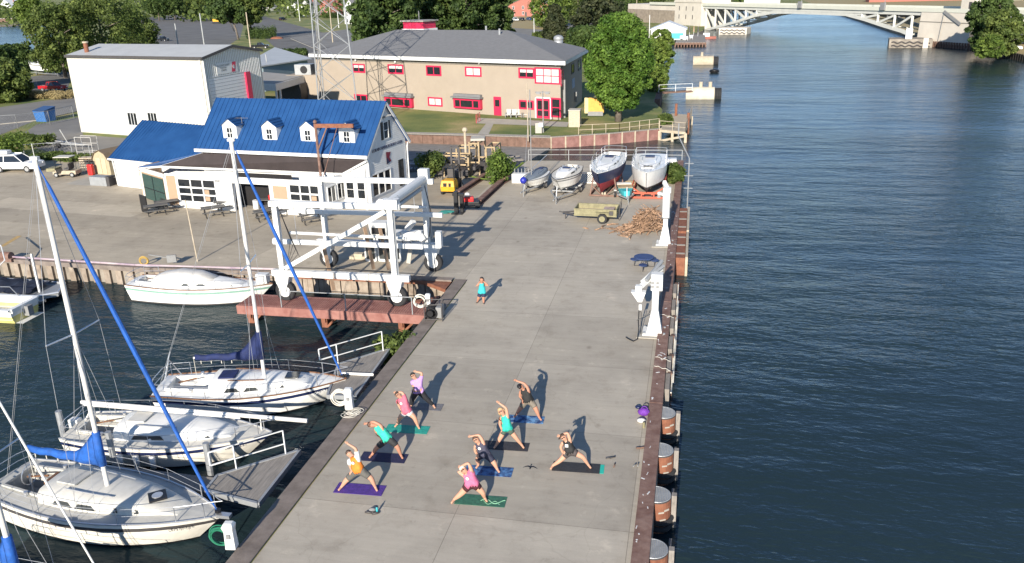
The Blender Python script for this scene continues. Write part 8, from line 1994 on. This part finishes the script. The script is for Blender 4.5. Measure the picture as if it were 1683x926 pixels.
for k in range(4): b.bar(c+Vector((-.5, -.2+.4*k, 2.32)), c+Vector((.5, -.2+.4*k, 2.32)), .05)
b.build('overhead_guard', 'black', T)
b = MB()
for x in (-.35, .35): b.box(c+Vector((x, 1.9, 1.9)), (.14, .16, 3.6))
for z in (.4, 1.5, 2.6, 3.6): b.box(c+Vector((0, 1.9, z)), (.8, .12, .14))
b.box(c+Vector((0, 1.8, 1.1)), (.9, .1, .9)); b.box(c+Vector((0, .3, 1.75)), (.5, .35, .7))
b.build('lift_mast', 'trim', T)
for x in (-.58, .58):
    for y in (-.45, 1.4): a = MB(); r = MB(); wheel(a, r, c+Vector((x, y, .33)), .33, .22, Vector((1, 0, 0))); w_ = a.build('wheel', 'rubber', T); r.build('rim', 'rim', w_)
t = thing('dark_post_frame', 'black steel frame standing in front of the forklift', 'frame', gp(750, 352)); c = gp(750, 352); b = MB(); b.box(c+Vector((0, .1, .9)), (.3, .3, 1.8)); b.box(c+Vector((.35, .5, .7)), (.25, .3, 1.4)); b.box(c+Vector((.15, .3, 1.5)), (.9, .3, .2)); b.box(c+Vector((.1, .2, .05)), (.9, .9, .1)); b.build('frame', 'black', t)
tag(MB().ball(gp(737, 348, .08), .35, 10, sc=(2.0, .8, .3)).ball(gp(729, 350, .06), .3, 8, sc=(1.6, .7, .25)).build('tarp_bundle', solid('tarp_teal', (.02, .17, .15)), smooth=True), 'dark teal tarpaulin bundled at the foot of the black frame', 'tarpaulin')
c = gp(773, 341); t = thing('lawn_mower', 'red and black ride on mower with a pale seat', 'mower', c, R(15)); MB().box(L(t, 0, 0, .38), (1.5, .8, .3), rz=R(15)).build('deck', 'black', t, bevel=.05); MB().box(L(t, -.1, 0, .68), (.8, .55, .4), rz=R(15)).build('hood', 'red', t, bevel=.06); MB().ball(L(t, -.2, 0, 1.05), .24, 8, sc=(1, 1, .8)).build('seat', 'blind', t, smooth=True)
ax = wmat(t).to_3x3() @ Vector((0, 1, 0))
for x in (-.6, .6):
    for y in (-.4, .4): a = MB(); wheel(a, MB(), L(t, x, y, .22), .22, .16, ax); a.build('wheel', 'rubber', t)
for lab, p0, p1, s in (('long dark steel beam lying from the mower towards the bush', (787, 338), (830, 298), .45), ('second dark steel beam lying behind the forklift', (752, 322), (798, 292), .42), ('short dark beam end sticking up by the bush', (826, 302), (836, 296), .5)):
    a, c2 = gp(*p0), gp(*p1); d = (c2-a).normalized(); n_ = Vector((-d.y, d.x, 0)); b = MB(); b.bar(a+Vector((0, 0, s*.1)), c2+Vector((0, 0, s*.1)), s, s*.2); b.bar(a+Vector((0, 0, s*.9)), c2+Vector((0, 0, s*.9)), s, s*.2); b.bar(a+Vector((0, 0, s*.5)), c2+Vector((0, 0, s*.5)), s*.15, s*.6); tag(b.build('steel_beam', 'rust'), lab, 'beam')
a = gp(815, 300); b = MB(); b.tube([a+Vector((-2.6, .2, .5)), a+Vector((-1, -.1, .3)), a+Vector((1.0, .4, .6)), a+Vector((2.2, 1.8, 1.5))], .07, 6); tag(b.build('bent_branch', 'leaf_pale'), 'curved green pipe lying over the beams and into the bush', 'pipe')
c = gp(752, 300); t = thing('rack', 'tan steel storage racks with posts and rails behind the forklift', 'rack', c); 
def rk(o, w_, d_, h_, nm, levels=(.5, 1.0)):
    b = MB()
    for x in (0, w_):
        for y in (0, d_): b.box(o+Vector((x, y, h_/2)), (.13, .13, h_))
    for f in levels:
        for y in (0, d_): b.box(o+Vector((w_/2, y, h_*f)), (w_, .1, .13))
        for x in (0, w_): b.box(o+Vector((x, d_/2, h_*f)), (.1, d_, .13))
    b.build(nm, 'plank', t)
rk(c+Vector((-1.9, 2.2, 0)), 2.4, 1.2, 2.1, 'rack_frame', (.55, .95)); rk(c+Vector((.5, 2.8, 0)), .9, 2.5, 3.2, 'rack_frame', (.4, .95)); rk(c+Vector((1.9, 3.6, 0)), .8, 2.5, 2.6, 'rack_frame', (.5, .98)); rk(c+Vector((-1.4, 5.0, 0)), 2.0, 1.5, 2.2, 'rack_frame')
b = MB(); b.box(c+Vector((1.0, 4.2, 3.3)), (1.3, 1.8, .2), rz=.2); b.build('canopy_sheet', 'greyconc', t); b = MB(); b.tube([c+Vector((-.2, 4, 0)), c+Vector((-.2, 4, 4.0))], .12, 8); b.ball(c+Vector((-.2, 4, 4.1)), .26, 8); b.build('post', 'tanwood', t)
b = MB()
for k in range(26):
    p = c+Vector((random.uniform(-2.4, 2.6), random.uniform(1.2, 5.5), random.uniform(.1, 1.3))); b.box(p, (random.uniform(.3, 1.3), random.uniform(.2, .6), random.uniform(.15, .6)), rz=random.uniform(0, 3))
tag(b.build('scrap_pile', 'trim'), 'heap of dark scrap and timber under the tan racks', 'scrap', kind='stuff')
b = MB(); c = gp(700, 285)
for k in range(30): b.box(c+Vector((random.uniform(-3.2, 3.0), random.uniform(-1.0, 6), random.uniform(.1, .5))), (random.uniform(.4, 1.6), random.uniform(.2, .6), random.uniform(.15, .5)), rz=random.uniform(-.3, .3))
tag(b.build('scrap_pile', 'grey'), 'stacked grey planks and scrap right of the club house gable', 'scrap', kind='stuff')
b = MB(); c = gp(790, 275)
for k in range(9): b.box(c+Vector((random.uniform(-2.8, 2.6), random.uniform(0, 5.0), .1)), (2.6, .14, .12), rz=R(38)+random.uniform(-.06, .06))
tag(b.build('timber_stack', 'wood'), 'loose grey timbers lying on the lane behind the racks', 'timber', kind='stuff')
c = gp(900, 245, -.3); t = thing('concrete_block', 'rough pale concrete block at the lane end of the back slip', 'block', c); b = MB(); b.box(Vector((-15.6, 85.5, -.4)), (3.4, 2.0, 1.3), rz=.1); b.box(Vector((-13.9, 86.2, -.5)), (1.2, .5, .9), rz=.7); b.build('block', 'tanwood', t, bevel=.1); t.location = (-15.6, 85.5, -1)
# back railing with wires
railing('back_railing', 'thin wire railing along the back slip behind the boats ashore', [Vector((-16.1, 82.1, 0)), Vector((-8, 82.6, 0)), Vector((-.9, 82.9, 0))], 1.1, 'galv', 3.9, rails=(1.0, .55), w=.05)
# lattice and white crates among the boats
t = thing('white_crate', 'low white tub behind the dinghy bow', 'crate', gp(858, 301)); c = gp(858, 302); b = MB(); b.box(c+Vector((0, .4, .42)), (1.9, .7, .84)); b.build('tub', 'white', t, bevel=.03); b = MB(); [b.box(c+Vector((-.8+.32*k, .75, .95)), (.06, .06, .5)) for k in range(6)]; b.build('slat', 'grey', t)
c = gp(962, 303); t = thing('garden_trellis', 'white lattice trellis standing between two boats ashore', 'trellis', c); b = MB()
for k in range(9): b.bar(c+Vector((-.7+.17*k-.35, .3, .1)), c+Vector((-.7+.17*k+.35, .3, .9)), .04, .03); b.bar(c+Vector((-.7+.17*k+.35, .33, .1)), c+Vector((-.7+.17*k-.35, .33, .9)), .04, .03)
b.box(c+Vector((0, .3, .95)), (2.1, .06, .08)); b.box(c+Vector((0, .3, .06)), (2.1, .06, .08)); b.build('lattice', 'white', t)
c = gp(1100, 278); t = thing('white_crate', 'white box at the slip corner behind the cabin cruiser', 'crate', c); MB().box(c+Vector((0, 0, .5)), (1.3, .9, 1.0)).build('box', 'white', t, bevel=.03)
b = MB(); c = gp(1035, 305)
for k in range(4): b.box(c+Vector((.1*k, .4*k, .1)), (1.7, .2, .1), rz=.1*k)
tag(b.build('plank_stack', 'plank'), 'pale planks lying between keelboat and cruiser', 'planks')
# utility trailer
c = gp(981, 362); rz = R(-3); T = thing('utility_trailer', 'olive drab box trailer with mudguards parked before the boats', 'trailer', c, rz)
b = MB()
for s in (-1, 1): b.box(L(T, 0, s*.78, .78), (3.1, .07, .55), rz=rz)
for x in (-1.55, 1.55): b.box(L(T, x, 0, .78), (.07, 1.6, .55), rz=rz)
b.box(L(T, 0, 0, .52), (3.1, 1.56, .06), rz=rz)
for s in (-1, 1): b.box(L(T, 0, s*.83, .56), (3.2, .06, .1), rz=rz); b.box(L(T, 0, s*.83, 1.03), (3.2, .06, .07), rz=rz)
b.build('box', 'olive', T); b = MB(); b.box(L(T, -.3, .1, .62), (2.3, 1.3, .12), rz=rz); b.box(L(T, .9, .1, .75), (.8, 1.2, .3), rz=rz); b.build('load', mat('trailer_load', (.36, .28, .24), .8, var=.4, scale=2), T)
b = MB(); b.bar(L(T, -1.6, -.5, .5), L(T, -2.6, 0, .5), .08, .1); b.bar(L(T, -1.6, .5, .5), L(T, -2.6, 0, .5), .08, .1); b.tube([L(T, -2.4, 0, .5), L(T, -2.4, 0, 0)], .04, 6); b.bar(L(T, -2.6, 0, .5), L(T, -2.9, 0, .55), .08, .08); b.build('drawbar', 'trim', T)
ax = wmat(T).to_3x3() @ Vector((0, 1, 0))
for s in (-1, 1):
    a = MB(); r = MB(); wheel(a, r, L(T, .55, s*.95, .38), .38, .22, ax); w_ = a.build('wheel', 'rubber', T); r.build('rim', 'olive', w_)
    MB().box(L(T, .55, s*.95, .84), (1.0, .3, .05), rz=rz).build('mudguard', 'olive', T)
b = MB(); b.box(L(T, 1.2, -.87, .8), (.3, .06, .3), rz=rz); b.tube([L(T, 1.7, -.4, .2), L(T, 1.8, -.4, 1.6)], .03, 5); b.tube([L(T, 1.7, .4, .2), L(T, 1.8, .4, 1.6)], .03, 5); b.build('tail_fitting', 'trim', T)
# driftwood heap
c = gp(1052, 385); cc = c+Vector((.2, .9, 0)); b = MB(); random.seed(5)
for k in range(420):
    a = random.uniform(0, 2*PI); r_ = abs(random.gauss(0, .7)); x = r_*math.cos(a)*1.75-.1; y = r_*math.sin(a)*.85
    x = min(x, 1.15)
    env = 1.8*math.exp(-((x-.55)**2/1.3+y*y/.8)); hgt = max(.03, env*random.uniform(.15, 1.0)); ln = random.uniform(.5, 1.6)*(.6 if x < -1 or x > .9 else 1); dr = random.choice((random.gauss(.6, .35), random.gauss(2.3, .4), random.uniform(0, 3.1))); tl = random.uniform(-.2, .65)*(1 if env > .3 else .2)
    p = cc+Vector((x, y, hgt)); d = Vector((math.cos(dr)*math.cos(tl), math.sin(dr)*math.cos(tl), math.sin(tl)))*ln/2
    p0 = p-d; p1 = p+d; p0.z = max(.03, p0.z); p1.z = max(.03, p1.z)
    if max(p0.x, p1.x) > -1.45: continue
    r0 = random.uniform(.02, .075); b.tube([p0, p+Vector((random.uniform(-.08, .08), random.uniform(-.08, .08), random.uniform(0, .08))), p1], [r0, r0*.9, r0*.45], 5)
hp_ = b.build('driftwood', mat('driftwood', (.13, .08, .05), .85, c2=(.38, .24, .155), scale=3.5, detail=4, thr=(.4, .6)))
tag(hp_, 'heap of bleached driftwood branches piled between trailer and far crane', 'driftwood', kind='stuff')
# round blue picnic table
c = gp(1058, 441); T = thing('round_table', 'round blue metal table with attached seats beside the folded crane', 'table', c)
b = MB(); b.cyl(c+Vector((0, 0, .74)), .62, .04, 24); b.build('tabletop', 'navyp', T)
for k in range(3):
    a = k*2*PI/3+.5; MB().cyl(c+Vector((.72*math.cos(a), .72*math.sin(a), .45)), .26, .04, 16).build('seat', 'navyp', T)
b = MB()
for k in range(3):
    a = k*2*PI/3+.5; b.tube([c+Vector((0, 0, .7)), c+Vector((.3*math.cos(a), .3*math.sin(a), .1)), c+Vector((.72*math.cos(a), .72*math.sin(a), .02)), c+Vector((.72*math.cos(a), .72*math.sin(a), .43))], .025, 6)
b.build('leg', 'trim', T)
# net and gull perch left corner: rope coil and dock box on the quay
c = gp(238, 436); t = thing('rope_coil', 'yellow rope coil standing on the quay above the white mastless boat', 'rope', c); b = MB(); coil(b, c+Vector((0, 0, .3)), .26, .03, 7, (PI/2, 0, .3), .03); b.build('coil', mat('yellow_rope', (.42, .28, .08), .9), t)
c = gp(284, 436); t = thing('anchor_frame', 'dark rectangular frame with a rod standing on the quay by the yellow coil', 'frame', c); b = MB(); b.bar(c+Vector((-.3, 0, .5)), c+Vector((-1.6, -.1, .7)), .05); b.box(c+Vector((0, 0, .45)), (.6, .12, .5), rz=.3); b.build('frame', 'grey', t)
c = gp(12, 428); t = thing('rusty_winch', 'rusty winch at the quay edge on the far left', 'winch', c); b = MB(); b.cyl(c+Vector((0, 0, .3)), .3, .8, 14, axis='X'); b.box(c+Vector((0, 0, .1)), (1.3, .7, .2)); b.build('drum', 'rust', t)
b = MB(); pts_ = [gp(-20, 385, 1.2), gp(2, 405, 1.2), gp(8, 428, .8), gp(-10, 446, .3)]; b.tube(pts_, .04, 6); tag(b.build('hoop_rail', 'white'), 'white hooped hand rail at the left edge above the barge', 'rail')
for i, (px, py) in enumerate(((575, 520),)): pass
